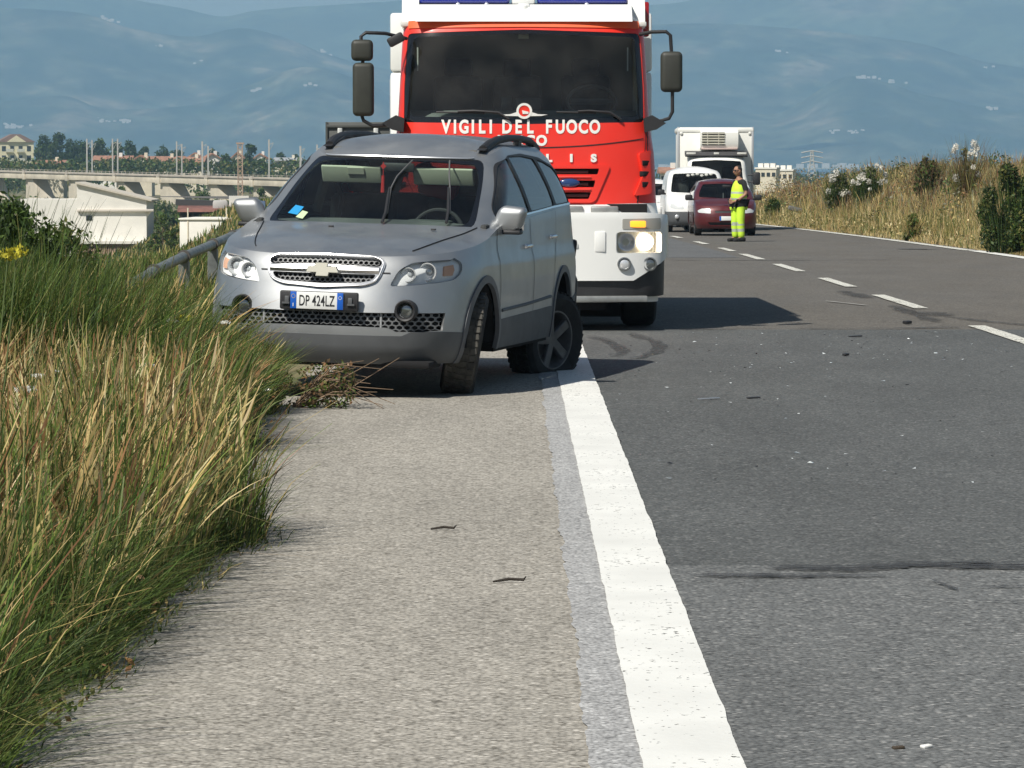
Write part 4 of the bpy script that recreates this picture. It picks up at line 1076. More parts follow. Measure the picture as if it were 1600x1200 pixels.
# wipers stopped half way across the screen
def wiper(pts, name='wiper'):
    e = empty(name, (0, 0, 0)); e.parent = SUV
    P = []
    for y, z in pts:
        p = gh(np.array([float(gh.sy(y, z))]), np.array([z]))[0]; P.append(Vector((p[0], p[1] - .028, p[2] + .012)))
    MB().tube(P[:len(P) // 2 + 1], [.011] * (len(P) // 2) + [.007], 6).build('arm', M_BLACK, e)
    MB().tube([p + Vector((.008, .012, -.004)) for p in P[1:]], .006, 6).build('blade', mat('wiper_grey', (.10, .10, .10), .6), e)
wiper([(.125, 1.135), (.115, 1.20), (.085, 1.29), (.060, 1.37), (.065, 1.45), (.10, 1.52), (.125, 1.565)])
wiper([(.565, 1.145), (.54, 1.22), (.505, 1.30), (.47, 1.38), (.43, 1.46), (.40, 1.53), (.385, 1.57)])
# landmarks for checking the pose
if 0:
    pass
# ---------------------------------------------------------------- the fire engine behind it
FT_D = 35.9
RED = paint('fire_red', (.80, .030, .014), .0, .42, .35, .04)
WHITE = paint('engine_white', (.80, .81, .79), .0, .4, .5, .06)
ORANGE = mat('fluorescent_band', (.85, .13, .04), .5, var=.05)
FT = empty('fire_engine', (.115, FT_D, float(zr(FT_D))), R(.6), 'red and white fire engine with dark windscreen standing behind the silver car', 'fire engine')
M_FGLASS = glass_mat('cab_glass', (.84, .92, .88), .8, .0, 1.5, .03)
cab = Wall(xf=curve([(.2, .06), (.45, .0), (1.05, .0), (1.2, .03), (1.96, .10), (2.3, .16), (2.8, .29), (2.92, .36), (3.08, .62)]),
           xr=lambda z: 2.2 + 0 * np.asarray(z, float),
           w=curve([(.2, 1.27), (1.0, 1.28), (1.2, 1.25), (1.6, 1.235), (1.95, 1.19), (2.3, 1.17), (2.8, 1.14), (2.92, 1.12), (3.08, 1.02)]),
           rf=lambda z: .42 + 0 * np.asarray(z, float), rr=lambda z: .12 + 0 * np.asarray(z, float), p=3.6, pr=4, zref=1.5)
cy_ = lambda y, z: (float(cab.sy(y, z)), z)
cxs = lambda x, z: (float(cab.sx(x, z)), z)
def cpoly(pts, r=.0, seg=3): return rounded([cy_(y, z) for y, z in pts], r, seg) if r else [cy_(y, z) for y, z in pts]
S_ = cab.S - .02
cdom = [(-S_, .27), (S_, .27), (S_, 3.06), (-S_, 3.06)]
ws_o = cpoly([(-1.13, 1.955), (0, 1.935), (1.13, 1.955), (1.125, 2.3), (1.09, 2.79), (0, 2.825), (-1.09, 2.79), (-1.125, 2.3)], .05)
ws_i = cpoly([(-1.075, 2.01), (0, 1.985), (1.075, 2.01), (1.07, 2.3), (1.045, 2.755), (0, 2.79), (-1.045, 2.755), (-1.07, 2.3)], .06)
bumper = [cy_(0, .475)] + [cy_(y, .475) for y in (.4, .8, 1.0)] + [cy_(1.24, .66), cxs(.30, .72), cxs(.62, .74), cxs(.62, 1.03), cxs(.25, 1.07)] + [cy_(y, z) for y, z in ((1.1, 1.09), (.8, 1.095), (.4, 1.095), (0, 1.095))]
bumper = bumper + [(-a, b) for a, b in bumper[::-1]][1:-1]
foot = [cy_(0, .335)] + [cy_(y, .335) for y in (.5, 1.0)] + [cxs(.25, .335), cxs(.7, .335), cxs(.7, .80), cxs(.1, .72)] + [cy_(y, z) for y, z in ((1.24, .62), (1.0, .50), (.5, .50), (0, .50))]
foot = foot + [(-a, b) for a, b in foot[::-1]][1:-1]
red_front = [cy_(0, 1.185)] + [cy_(y, 1.185) for y in (.5, .95)] + [cxs(.05, 1.19), cxs(.40, 1.20), cxs(.44, 1.6), cxs(.46, 1.95), cxs(.50, 2.4), cxs(.62, 2.80), cxs(.62, 2.89)] + [cy_(y, z) for y, z in ((.9, 2.905), (.4, 2.905), (0, 2.905))]
red_front = red_front + [(-a, b) for a, b in red_front[::-1]][1:-1]
band = cpoly([(-1.08, 2.835), (0, 2.845), (1.08, 2.835), (1.08, 2.905), (0, 2.905), (-1.08, 2.905)])
grille_f = rounded(cpoly([(-.81, 1.555), (.81, 1.555), (.66, 1.20), (-.66, 1.20)]), .05, 4)
slots = [rounded(cpoly([(-w0, a), (w0, a), (w1, b), (-w1, b)]), .012, 2) for w0, w1, a, b in ((.70, .685, 1.520, 1.465), (.665, .65, 1.41, 1.345), (.625, .60, 1.30, 1.235))]
hlp = rounded(cpoly([(.855, .735), (1.225, .735), (1.225, .93), (.855, .93)]), .03, 3)
indp = rounded(cpoly([(.90, .955), (1.215, .955), (1.215, 1.05), (.90, 1.05)]), .012, 2)
duct = rounded(cpoly([(1.02, 1.26), (1.165, 1.28)]) + [cxs(.20, 1.30), cxs(.22, 1.62)] + cpoly([(1.175, 1.69), (1.06, 1.66), (1.10, 1.45)]), .03, 3)
doorwin = [rounded([cxs(x, z) for x, z in ((.62, 2.05), (1.6, 2.05), (1.6, 2.70), (.80, 2.70), (.64, 2.3))], .06, 3)]
regs = {'redside': ([red_front], 0, .02), 'foot': ([foot], .05, .08), 'bumper': ([bumper], .085, .10), 'band': ([band], .012, .012),
        'frit': ([ws_o], -.004, .01), 'screen': ([ws_i], -.002, 0), 'grille_frame': ([grille_f], .018, .03), 'slots': (slots, -.05, 0),
        'duct': ([duct, mir(duct)], .035, .04), 'lamp': ([hlp, mir(hlp)], .05, 0), 'indicator': ([indp, mir(indp)], .09, .015), 'doorwin': (doorwin + [mir(doorwin[0])], -.004, 0)}
cp = partition(cab, [cdom], regs, res=.07, lip=.02)
link('cab_shell', cp['base'], WHITE, FT)
link('cab_front', cp['redside'], RED, FT)
link('front_skirt', cp['foot'], mat('skirt_black', (.03, .03, .032), .5, var=.3, scale=5), FT)
BMP = link('bumper', cp['bumper'], WHITE, FT)
link('visor_band', cp['band'], ORANGE, FT)
FS = link('windscreen', cp['screen'], M_FGLASS, FT)
link('frit_band', cp['frit'], M_FRIT, FS)
GF = link('grille', cp['grille_frame'], RED, FT)
link('grille_slot', cp['slots'], M_DARK, GF)
for m_ in islands(cp['duct']): link('air_duct', m_, RED, FT)
for m_ in islands(cp['indicator']): link('indicator_frame', m_, mat('indicator_clear', (.36, .35, .32), .2, coat=.5), BMP)
for m_ in islands(cp['doorwin']): link('door_window', m_, M_TINT, FT)
def cpt(y, z, off=0.0):
    s = float(cab.sy(y, z)); p = cab(np.array([s]), np.array([z])); n = normals_of(cab, np.array([s]), np.array([z]))[0]
    return Vector(tuple(p[0] + n * off))
# duct louvres
for sgn in (1, -1):
    for k in range(3):
        z = 1.37 + k * .10; b = MB(); p = cpt(1.125, z, .012)
        b.box((sgn * p.x, p.y, p.z), (.09, .05, .050), rot=(0, 0, sgn * .75), bevel=.006); b.build('duct_opening', M_DARK, FT)
# slats of the grille, number-two oval badge lamp
for z in (1.438, 1.322):
    b = MB(); b.tube([cpt(y, z, .022) for y in np.linspace(-.62, .62, 15)], .012, 6); b.build('slat', RED, GF)
for z in (1.49, 1.378, 1.272):
    b = MB(); b.tube([cpt(y, z, -.03) for y in np.linspace(-.6, .6, 15)], .016, 6); b.build('slat', mat('grille_mesh', (.09, .085, .08), .6), GF)
b = MB(); p = cpt(.42, 1.385, .02); b.sphere(p, .10, (1, .25, .42), 16); b.build('oval_lamp', mat('blue_lens', (.02, .05, .16), .15, coat=1), GF)
# head lamps (lit)
M_BEAM = mat('lit_beam', (.9, .85, .75), .3, emis=(1.0, .80, .58), estr=16.0)
for sgn in (1, -1):
    e = empty('headlamp', (0, 0, 0)); e.parent = BMP
    pl = hlp if sgn > 0 else mir(hlp)
    bk = partition(cab, [pl], {}, res=.05, lip=0)['base']; bk.transform(Matrix.Translation((0, -.03, 0))); link('housing', bk, mat('lamp_bowl', (.42, .42, .38), .3, .6), e)
    ln = partition(cab, [pl], {}, res=.05, lip=0)['base']; ln.transform(Matrix.Translation((0, -.088, 0))); link('lens', ln, M_LENS, e)
    a, c = cpt(.945, .835, .055), cpt(1.11, .835, .05)
    b = MB(); b.lathe([(.0, .085), (-.015, .085), (-.012, .07), (.04, .02), (.04, .001)], (sgn * a.x, a.y, a.z), 'y', 22); b.build('dipped_reflector', M_REFL, e)
    b = MB(); b.sphere((sgn * c.x, c.y - .012, c.z), .078, (1, .35, 1), 18); b.build('main_beam', M_BEAM, e)
    MB().box((sgn * 1.06, cpt(1.06, .995, .112).y, 1.003), (.15, .02, .06), bevel=.01).build('indicator', mat('amber_lit', (.9, .30, .02), .3, emis=(1.0, .42, .03), estr=1.1), BMP)
    p = cpt(1.24, 1.0); MB().sphere((sgn * (p.x + .05), p.y + .05, 1.005), .055, (1, .9, 1), 14).build('side_indicator', mat('amber_lit', (.9, .30, .02)), BMP)
    for y in (.915, 1.13):
        p = cpt(y, .63, .10)
        b = MB(); b.lathe([(.03, .066), (-.006, .066), (-.008, .056), (.012, .05), (.03, .001)], (sgn * p.x, p.y, p.z), 'y', 24); b.build('fog_bezel', mat('dull_metal', (.30, .31, .31), .35, .8), BMP)
        b = MB(); b.sphere((sgn * p.x, p.y + .012, p.z), .050, (1, .3, 1), 16); b.build('fog_lens', M_REFL if y < 1 else mat('fog_lens', (.22, .24, .24)), BMP)
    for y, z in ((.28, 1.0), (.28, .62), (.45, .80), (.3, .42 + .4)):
        p = cpt(y, z, .088); MB().box((sgn * p.x, p.y, p.z), (.10, .012, .045), bevel=.006).build('recess_shade', mat('recess_shade_grey', (.55, .56, .55), .6), BMP)  # grey plates: the shade of bumper recesses put into colour
    p = cpt(.70, .84, .088); MB().box((sgn * p.x, p.y, p.z), (.10, .012, .19), bevel=.012).build('lamp_surround', WHITE, BMP)
# steel step under the bumper, scuttle between bumper and cab
MB().box((0, -.01, .305), (2.30, .22, .055), bevel=.01).build('front_step', mat('galvanised', (.34, .35, .34), .45, .6, var=.2, scale=10), FT)
MB().box((0, .35, 1.14), (2.30, .6, .10)).build('bumper_gap', M_DARK, FT)
for y in (-.78, -.3, .42, .75): MB().box((y, .03, 1.135), (.26, .08, .07), bevel=.015).build('footstep', mat('galvanised', (.34, .35, .34)), FT)
# panel seams
for ln in ([cy_(y, z) for y, z in ((1.06, 1.2), (1.08, 1.35), (1.13, 1.5))] + [cy_(1.155, 1.66), cy_(1.16, 1.94)], ):
    for sgn in (1, -1):
        link('panel_gap', ribbon('g', cab, [(sgn * a, b) for a, b in ln], .012, .004), M_RUBBER, FT)
link('panel_gap', ribbon('g', cab, [cy_(y, z) for y, z in zip(np.linspace(-1.12, 1.12, 31), 1.80 + .0 - .085 * (1 - np.abs(np.linspace(-1.12, 1.12, 31) / 1.12) ** 2.2))], .010, .004), M_RUBBER, FT)
for sgn in (1, -1): link('panel_gap', ribbon('g', cab, [(sgn * a, b) for a, b in [cy_(1.115, 1.2 + .37), cy_(1.14, 1.75), cy_(1.145, 1.94)]], .008, .004), M_RUBBER, FT)
# lettering
M_LET = mat('white_lettering', (.80, .80, .76), .5)
def letters(txt, size, z, pitch_, x0, off, sx=1.0, name='letter', extr=.006, out=.006):
    for k, ch in enumerate(txt):
        if ch == ' ': continue
        m_ = text_mesh(ch, size, extr, off, 1.0, sx=sx)
        link(name, wrap_front(m_, cab, z, x0 + pitch_[k], out), M_LET, FT)
def spread(txt, width, narrow='I', nw=.55, sw=.62):
    w_ = [nw if c in narrow else (sw if c == ' ' else 1.0) for c in txt]; tot = sum(w_); p = []; a = 0
    for v in w_: p.append((a + v / 2) / tot * width); a += v
    return p
letters('VIGILI DEL FUOCO', .172, 1.905, spread('VIGILI DEL FUOCO', 1.50), -.785, .0065, .74, extr=.002, out=.004)
letters('IVECO', .130, 1.778, spread('IVECO', .48), -.265, .0065, .95, extr=.002, out=.004)
letters('STRALIS', .095, 1.615, [.21 * k for k in range(7)], -.61, .006, 1.15, extr=.008)
# badge under the windscreen: white ring, red disc, two swept wings
EB = empty('badge', (0, 0, 0)); EB.parent = FT
p = cpt(0.0, 2.055, .02); RB = .074
MB().lathe([(0, .074), (-.02, .074), (-.02, .052), (0, .052)], p, 'y', 28).build('ring', M_LET, EB)
b = MB(); b.cyl(p + Vector((0, 0, 0)), p + Vector((0, -.014, 0)), .052, n=24); b.build('disc', RED, EB)
b = MB(); b.prism([(-.015, 2.03), (.038, 2.03), (.042, 2.05), (-.02, 2.065)], 'y', p.y - .022, p.y - .012); b.build('disc_mark', M_LET, EB)
for sgn in (1, -1):
    b = MB(); b.prism([(sgn * x, z) for x, z in ((.05, 2.01), (.16, 2.012), (.22, 2.025), (.13, 2.028), (.07, 2.048))], 'y', p.y - .018, p.y - .005); b.build('wing', M_LET, EB)
# wipers
for x0, x1 in ((-.82, -.12), (.30, .92)):
    e = empty('wiper', (0, 0, 0)); e.parent = FT
    MB().tube([cpt(y, z, .03) for y, z in ((x1 - .02, 1.975), (x1 - .12, 2.04), ((x0 + x1) / 2, 2.055), (x0 + .2, 2.05))], .012, 6).build('arm', M_BLACK, e)
    MB().tube([cpt(y, z, .018) for y, z in ((x0, 2.045), ((x0 + x1) / 2, 2.04), (x1 - .25, 2.035))], .009, 6).build('blade', M_BLACK, e)
# roof: white visor, blue light bar, corner fairings
b = MB(); b.prism([(.42, 2.93), (.30, 2.90), (.50, 3.06), (.9, 3.10), (2.2, 3.10), (2.2, 2.9)], 'x', -1.02, 1.02); b.build('roof', WHITE, FT)
for sgn in (1, -1):
    b = MB(); b.prism([(.55, 2.85), (.60, 3.05), (.72, 3.17), (2.1, 3.2), (2.1, 2.85)], 'x', sgn * .99, sgn * 1.15); b.build('roof_fairing', WHITE, FT)
    p = cpt(1.10, 2.875, .02); MB().box((sgn * p.x, p.y, p.z), (.09, .03, .05), bevel=.012).build('marker_lamp', M_LENS if 0 else mat('marker_white', (.7, .7, .66), .2, coat=.6), FT)
LB = empty('light_bar', (0, .80, 3.075)); LB.parent = FT
MB().box((0, 0, -.02), (1.98, .34, .05), bevel=.015).build('bar_base', M_BLACK, LB)
for x in (-.56, .56): MB().box((x, 0, .055), (.86, .32, .12), bevel=.04, seg=3).build('blue_dome', mat('blue_dome', (.015, .03, .30), .08, coat=1.0), LB)
MB().box((0, 0, .05), (.22, .32, .11), bevel=.02).build('bar_centre', WHITE, LB)
b = MB(); b.cyl((0, -.30, -.10), (0, -.30, -.02), .06, .045, 16); b.box((0, -.28, -.03), (.13, .10, .07), bevel=.03); b.build('siren_horn', WHITE, LB)
for x in (-.62, -.35, .6): MB().sphere((x, -.17, -.005), .022).build('bar_lamp', M_REFL, LB)
b = MB(); b.cyl((.82, .50, 2.88), (.81, .56, 3.06), .004, .002, 6); b.cyl((.82, .47, 2.86), (.82, .50, 2.90), .022, .012, 10); b.build('aerial', M_BLACK, FT)
# mirrors on tubular arms
M_MIR = mat('mirror_housing', (.035, .037, .03), .55, var=.2, scale=6)
def tmirror(sgn, items, arm):
    e = empty('door_mirror', (0, 0, 0)); e.parent = FT
    for (x, z, w_, h_) in items:
        b = MB(); b.box((x, .16, z), (w_, .12, h_), bevel=.045, seg=4); b.build('mirror_housing', M_MIR, e)
        MB().box((x, .226, z), (w_ * .82, .008, h_ * .85), bevel=.003).build('mirror_glass', mat('mirror', (.6, .62, .65)), e)
    for a in arm: MB().tube(a, .017, 8).build('arm', M_BLACK, e)
    b = MB(); b.prism([(sgn * 1.12, 1.99), (sgn * 1.20, 2.02), (sgn * 1.33, 1.945), (sgn * 1.24, 1.885), (sgn * 1.13, 1.86)], 'y', .12, .30); b.build('arm_bracket', M_BLACK, e)
tmirror(-1, [(-1.515, 2.625, .205, .20), (-1.505, 2.26, .20, .50)], [[(-1.10, .35, 2.74), (-1.30, .22, 2.785), (-1.48, .16, 2.79), (-1.525, .16, 2.755), (-1.525, .16, 2.60)], [(-1.51, .16, 2.62), (-1.51, .16, 2.45)], [(-1.52, .16, 2.02), (-1.505, .16, 1.97), (-1.42, .18, 1.92), (-1.25, .2, 1.93)]])
tmirror(1, [(1.38, 2.425, .205, .38)], [[(1.09, .35, 2.78), (1.2, .25, 2.80), (1.33, .16, 2.80), (1.37, .16, 2.765), (1.38, .16, 2.6)], [(1.39, .16, 2.26), (1.39, .16, 2.05), (1.36, .17, 1.99), (1.22, .2, 1.95)]])
b = MB(); b.box((-1.20, .18, 2.725), (.16, .10, .09), rot=(0, R(-28), 0), bevel=.02); b.build('kerb_mirror', M_BLACK, FT)
# cab interior
b = MB(); b.prism([(.30, 1.96), (.62, 2.07), (.80, 2.05), (.85, 1.6), (.30, 1.6)], 'x', -1.07, 1.07); b.build('dashboard', mat('cab_dash', (.20, .22, .21), .8, var=.2, scale=6), FT)
c = Vector((.66, .95, 2.16)); tl = Matrix.Rotation(R(-50), 4, 'X'); b = MB()
b.tube([c + tl @ Vector((.235 * math.cos(a), 0, .235 * math.sin(a))) for a in np.linspace(0, 2 * math.pi, 33)[:-1]], .016, 8, closed=True); b.box(tuple(c), (.42, .03, .05), rot=(R(-50), 0, 0)); b.build('steering_wheel', mat('wheel_grey', (.09, .09, .09), .5), FT)
for x in (-.62, .62, -.05):
    e = empty('seat', (x, 1.35, 0)); e.parent = FT
    MB().box((0, 0, 1.75), (.5, .5, .18), bevel=.05).build('cushion', M_SEAT, e); MB().box((0, .28, 2.1), (.48, .14, .65), rot=(R(-8), 0, 0), bevel=.05).build('backrest', M_SEAT, e); MB().box((0, .33, 2.5), (.28, .11, .18), bevel=.04).build('headrest', M_SEAT, e)
b = MB(); b.box((-.16, .72, 2.12), (.10, .05, .17), bevel=.012); b.box((.05, .8, 2.13), (.26, .08, .13), bevel=.02); b.build('dash_radio', M_BLACK, FT)
MB().box((0, 2.15, 2.2), (2.2, .04, 1.6)).build('cab_back', mat('cab_trim', (.13, .14, .12), .9), FT)
MB().box((0, 1.2, 1.55), (2.1, 1.9, .05)).build('cab_floor', M_DARK, FT)
MB().box((0.0, .56, 2.77), (.10, .012, .045), rot=(R(15), 0, 0)).build('windscreen_label', mat('label_pale', (.75, .74, .60)), FT)
for x in (-1.0, .98): MB().box((x, .42, 2.55), (.012, .012, .22)).build('pillar_light', mat('pale_strip', (.5, .5, .48), .5), FT)
# chassis, body, wheels
MB().box((0, 4.3, .85), (1.0, 8.0, .5)).build('chassis', M_DARK, FT)
MB().box((0, .9, .58), (1.55, 1.4, .78)).build('engine_block', M_DARK, FT)
MB().box((0, 1.95, .46), (2.45, .03, .80)).build('underside_shade_sheet', M_BLACK, FT)  # dark sheet added across the underside to stand in for the shade there
MB().box((0, 1.3, .42), (1.9, .2, .22), bevel=.05).build('front_axle', M_DARK, FT)
BX = empty('body', (.0, 2.35, 0)); BX.parent = FT
MB().box((0, 3.0, 1.72), (2.60, 6.0, 1.5), bevel=.03).build('locker_body', WHITE, BX)
MB().box((0, 3.0, 2.77), (2.60, 6.0, .58), bevel=.03).build('upper_body', WHITE, BX)
MB().box((0, 3.0, 3.10), (2.3, 5.7, .08), bevel=.02).build('roof_rail', mat('galvanised', (.34, .35, .34)), BX)
for k in range(4):
    for sgn in (1, -1): MB().box((sgn * 1.303, .85 + k * 1.42, 1.78), (.012, 1.25, 1.25), bevel=.004).build('shutter', mat('shutter_alu', (.48, .49, .50), .4, .7), BX)
for sgn in (1, -1):
    wheel('front_wheel', FT, (sgn * 1.12, 1.30, .50), r=.50, w=.33, side=sgn, rim_mat=M_RIM_DARK, detail=False)
    wheel('rear_wheel', FT, (sgn * .95, 5.6, .50), r=.50, w=.46, side=sgn, rim_mat=M_RIM_DARK, detail=False)
    b = MB(); b.box((sgn * 1.1, 1.30, 1.10), (.2, 1.2, .05)); b.box((sgn * 1.15, .70, .8), (.1, .06, .6)); b.box((sgn * 1.15, 1.9, .8), (.1, .06, .6)); b.build('mudguard', M_BLACK, FT)
# red lamp box seen beside the right roof edge, white rear wall of the cab at left
MB().box((1.20, 2.0, 2.98), (.10, .3, .34), bevel=.02).build('corner_lamp', mat('tail_red', (.35, .01, .01)), FT)
# ---------------------------------------------------------------- the queue of traffic further back
def simple_car(name, loc, rz, spec, label, cat):
    """a vehicle from a lower shell, a cabin shell, bonnet and roof sheets; spec holds its measures"""
    g = spec; root = empty(name, loc, rz, label, cat)
    L_, W2, H = g['L'], g['W'] / 2, g['H']; hb, cow, hz0, zb = g['hood'], g['cowl'], g['nose_z'], g['belt']
    P = g['paint']
    lo = Wall(xf=curve([(.18, .10), (.3, .02), (.5, 0), (hz0 - .12, .04), (hz0, .12), (zb, .3)]), xr=lambda z: L_ + 0 * np.asarray(z, float),
              w=curve([(.18, W2 * .94), (.4, W2), (zb - .15, W2), (zb, W2 * .96)]), rf=lambda z: .65 + 0 * np.asarray(z, float), rr=lambda z: .25 + 0 * np.asarray(z, float), p=2.8, pr=4, zref=.6)
    ly = lambda y, z: (float(lo.sy(y, z)), z); lx = lambda x, z: (float(lo.sx(x, z)), z)
    bl = curve([(0, hz0), (.2, hz0 + .01), (cow, g['cowl_z'] - .05), (cow + .5, zb), (L_, zb + .03)])
    top = []
    for s in np.linspace(0, lo.S, 50):
        z = zb
        for _ in range(6): z = float(bl(lo(np.array([s]), np.array([z]))[0, 1]))
        top.append((float(s), z))
    dom_ = [(-a, b) for a, b in top[::-1]][:-1] + top + [(lo.S, .2), (-lo.S, .2)]
    wr = g.get('wr', .30); axf, axr = g['axf'], g['axr']
    ar = [[lx(ax + (wr + .05) * math.cos(a), wr + (wr + .05) * math.sin(a)) for a in np.linspace(-.9, math.pi + .9, 22)] for ax in (axf, axr)]
    rg = {}
    bz0, bz1 = g['bumper']
    bp = [ly(y, bz1) for y in np.linspace(0, W2 * .9, 6)] + [lx(.55, bz1), lx(.75, bz1 - .04), lx(.75, .1), (0, .1)]
    rg['bumper'] = ([bp, mir(bp)], .015, .03)
    if g.get('trim_strip'): rg['strip'] = ([g['trim_strip'](ly, lx)], .02, .01)
    rg['mouth'] = ([rounded([ly(*p) for p in g['mouth']], .02, 2)], -.02, 0)
    hlq = rounded([ly(*p) for p in g['lamp']], .025, 3); rg['lamp'] = ([hlq, mir(hlq)], .004, .01)
    for k, v in g.get('extra', {}).items(): rg[k] = ([[ly(*p) for p in v[0]]], v[1], .01)
    rg['hole'] = (ar + [mir(a) for a in ar], 0, 0)
    pp = partition(lo, [dom_], rg, res=.08, lip=.015)
    link('body', pp['base'], P, root); link('bumper', pp['bumper'], g['bumper_mat'], root); link('grille', pp['mouth'], M_BLACK, root)
    for m_ in islands(pp['lamp']): link('headlight', m_, mat('far_headlight', (.66, .68, .67), .22, .15, coat=.8), root)
    for k, v in g.get('extra', {}).items(): link(k, pp[k], v[2], root)
    gz1 = g['roof_z']
    gx = Wall(xf=curve([(g['cowl_z'] - .06, cow - .06), (g['cowl_z'], cow + .04), (gz1 - .08, g['roof_x'] - .06), (gz1, g['roof_x'] + .08)]), xr=curve([(g['cowl_z'] - .06, L_ - .02), (gz1 - .2, L_ - g.get('rear_rake', .15)), (gz1, L_ - g.get('rear_rake', .15) - .15)]),
              w=curve([(g['cowl_z'] - .06, W2 * .96), (g['cowl_z'] + .12, W2 * .94), (gz1 - .12, W2 * g['tumble'] + .03), (gz1, W2 * g['tumble'] - .04)]), rf=lambda z: .34 + 0 * np.asarray(z, float), rr=lambda z: .2 + 0 * np.asarray(z, float), p=2.8, pr=4, zref=1.2)
    gyy = lambda y, z: (float(gx.sy(y, z)), z); gxx = lambda x, z: (float(gx.sx(x, z)), z)
    zc = g['cowl_z']
    wsq = rounded([gyy(-W2 * .80, zc + .03), gyy(0, zc + .0), gyy(W2 * .80, zc + .03), gyy(W2 * (g['tumble'] - .14), gz1 - .07), gyy(0, gz1 - .05), gyy(-W2 * (g['tumble'] - .14), gz1 - .07)], .05, 3)
    sw = rounded([gxx(cow + .42, zb + .04), gxx(g['roof_x'] + .38, gz1 - .12), gxx(g.get('win_end', L_ - .55), gz1 - .12), gxx(g.get('win_end', L_ - .55), zb + .05)], .05, 3)
    q = partition(gx, [[(-gx.S, zc - .05), (gx.S, zc - .05), (gx.S, gz1), (-gx.S, gz1)]], {'ws': ([wsq], -.004, .01), 'sw': ([sw, mir(sw)], -.004, .01)}, res=.1, lip=.015)
    link('cabin', q['base'], P, root); link('windscreen', q['ws'], M_GLASS if not g.get('dark') else glass_mat('dark_screen', (.45, .5, .5), .7, 0, 1.5, .01), root)
    for m_ in islands(q['sw']): link('side_window', m_, M_TINT, root)
    t_ = lo(np.array([a for a, b in top]), np.array([b for a, b in top])); kk = t_[:, 1] < cow + .3
    top_sheet('bonnet', None, lambda x: np.interp(x, t_[kk, 1], t_[kk, 0]), lambda x: np.interp(x, t_[kk, 1], t_[kk, 2]), curve([(0, 0), (.2, .02), (cow * .6, .06), (cow + .3, .05)]), float(t_[0, 1]) + .0005, cow + .15, P, root, 24, 19, 3)
    r_ = gx(np.linspace(0, gx.S, 120), np.full(120, gz1)); xs0, xs1 = float(r_[0, 1]) + .0005, float(r_[-1, 1]) - .0005
    rx = (xs0 + xs1) / 2 - (xs1 - xs0) / 2 * np.cos(np.linspace(0, math.pi, 26))
    top_sheet('roof', None, lambda x: np.interp(x, r_[:, 1], r_[:, 0]), lambda x: gz1 + 0 * x, curve([(xs0, 0), (xs0 + .3, H - gz1 - .02), ((xs0 + xs1) / 2, H - gz1), (xs1 - .3, (H - gz1) * .6), (xs1, 0)]), rx, None, P, root, 26, 17, 2.2)
    for ax, nm in ((axf, 'front_wheel'), (axr, 'rear_wheel')):
        for s in (1, -1): wheel(nm, root, (s * (W2 - .12), ax, wr), r=wr, w=.19, side=s, detail=False, rim_mat=M_RIM_DARK)
    MB().box((0, L_ / 2, .42), (W2 * 1.3, L_ * .92, .36)).build('floor_pan', M_DARK, root)
    MB().prism([(cow, zc - .1), (cow + .45, zc), (cow + .45, zc - .3), (cow, zc - .3)], 'x', -W2 * .85, W2 * .85).build('dashboard', M_DASH, root)
    for x in (-.35, .35): MB().box((x, cow + 1.15, zc - .05), (.46, .14, .7), rot=(R(-12), 0, 0), bevel=.05).box((x, cow + 1.22, zc + .38), (.26, .09, .16), bevel=.03).build('seat', M_SEAT, root)
    MB().box((0, cow + 2.0, zc), (W2 * 1.5, .1, .9)).build('rear_seat', M_SEAT, root)
    MB().box((.1, cow + .62, gz1 - .12), (.22, .03, .06), bevel=.01).build('rear_view_mirror', M_BLACK, root)
    for s in (1, -1): MB().box((s * (W2 + .09), cow + .42, zb + .07), (.20, .12, .15), bevel=.04).box((s * (W2 - .0), cow + .42, zb + .02), (.1, .06, .05)).build('door_mirror', g.get('mirror_mat', M_BLACK), root)
    return root, lo
VANW = paint('van_white', (.78, .78, .76), .0, .4, .5, .12)
MAROON = paint('maroon_paint', (.095, .008, .011), .2, .35, .8, .12)
def on_road(px, d): return (at(px, 300, d).x, d, float(zr(d)))
def number_plate(root, lo, y, z, w_=.36, off=.03):
    e = empty('number_plate', (0, 0, 0)); e.parent = root; p = lo(np.array([float(lo.sy(y, z))]), np.array([z]))[0]
    MB().box((p[0], p[1] - off, z), (w_, .012, .11), bevel=.004).build('plate_sheet', W_PL, e)
    for s in (-1, 1): MB().box((p[0] + s * w_ * .44, p[1] - off - .004, z), (.04, .010, .108)).build('blue_band', BLUE, e)
# dark red small car
d = 101.0
RCAR, lo_ = simple_car('maroon_car', on_road(1135, d), R(.4), dict(L=3.75, W=1.66, H=1.50, hood=.9, cowl=.85, nose_z=.78, belt=.93, cowl_z=.98, roof_z=1.42, roof_x=1.62, tumble=.78, paint=MAROON, bumper=(.2, .52), bumper_mat=MAROON, axf=.72, axr=3.15, wr=.29,
    mouth=[(-.48, .36), (.48, .36), (.42, .27), (-.42, .27)], lamp=[(.40, .585), (.42, .72), (.64, .715), (.74, .66), (.72, .61)], extra={'bonnet_mouth': ([(-.30, .66), (.30, .66), (.28, .60), (-.28, .60)], -.01, M_BLACK)}, dark=True),
    'dark red small car stopped on the road behind the person in yellow', 'car')
number_plate(RCAR, lo_, 0.0, .46)
MB().box((.0, 1.38, 1.03), (.02, .01, .18)).box((-.07, 1.38, .96), (.16, .01, .02)).build('dashboard_paper', mat('paper', (.75, .75, .72), .7), RCAR)
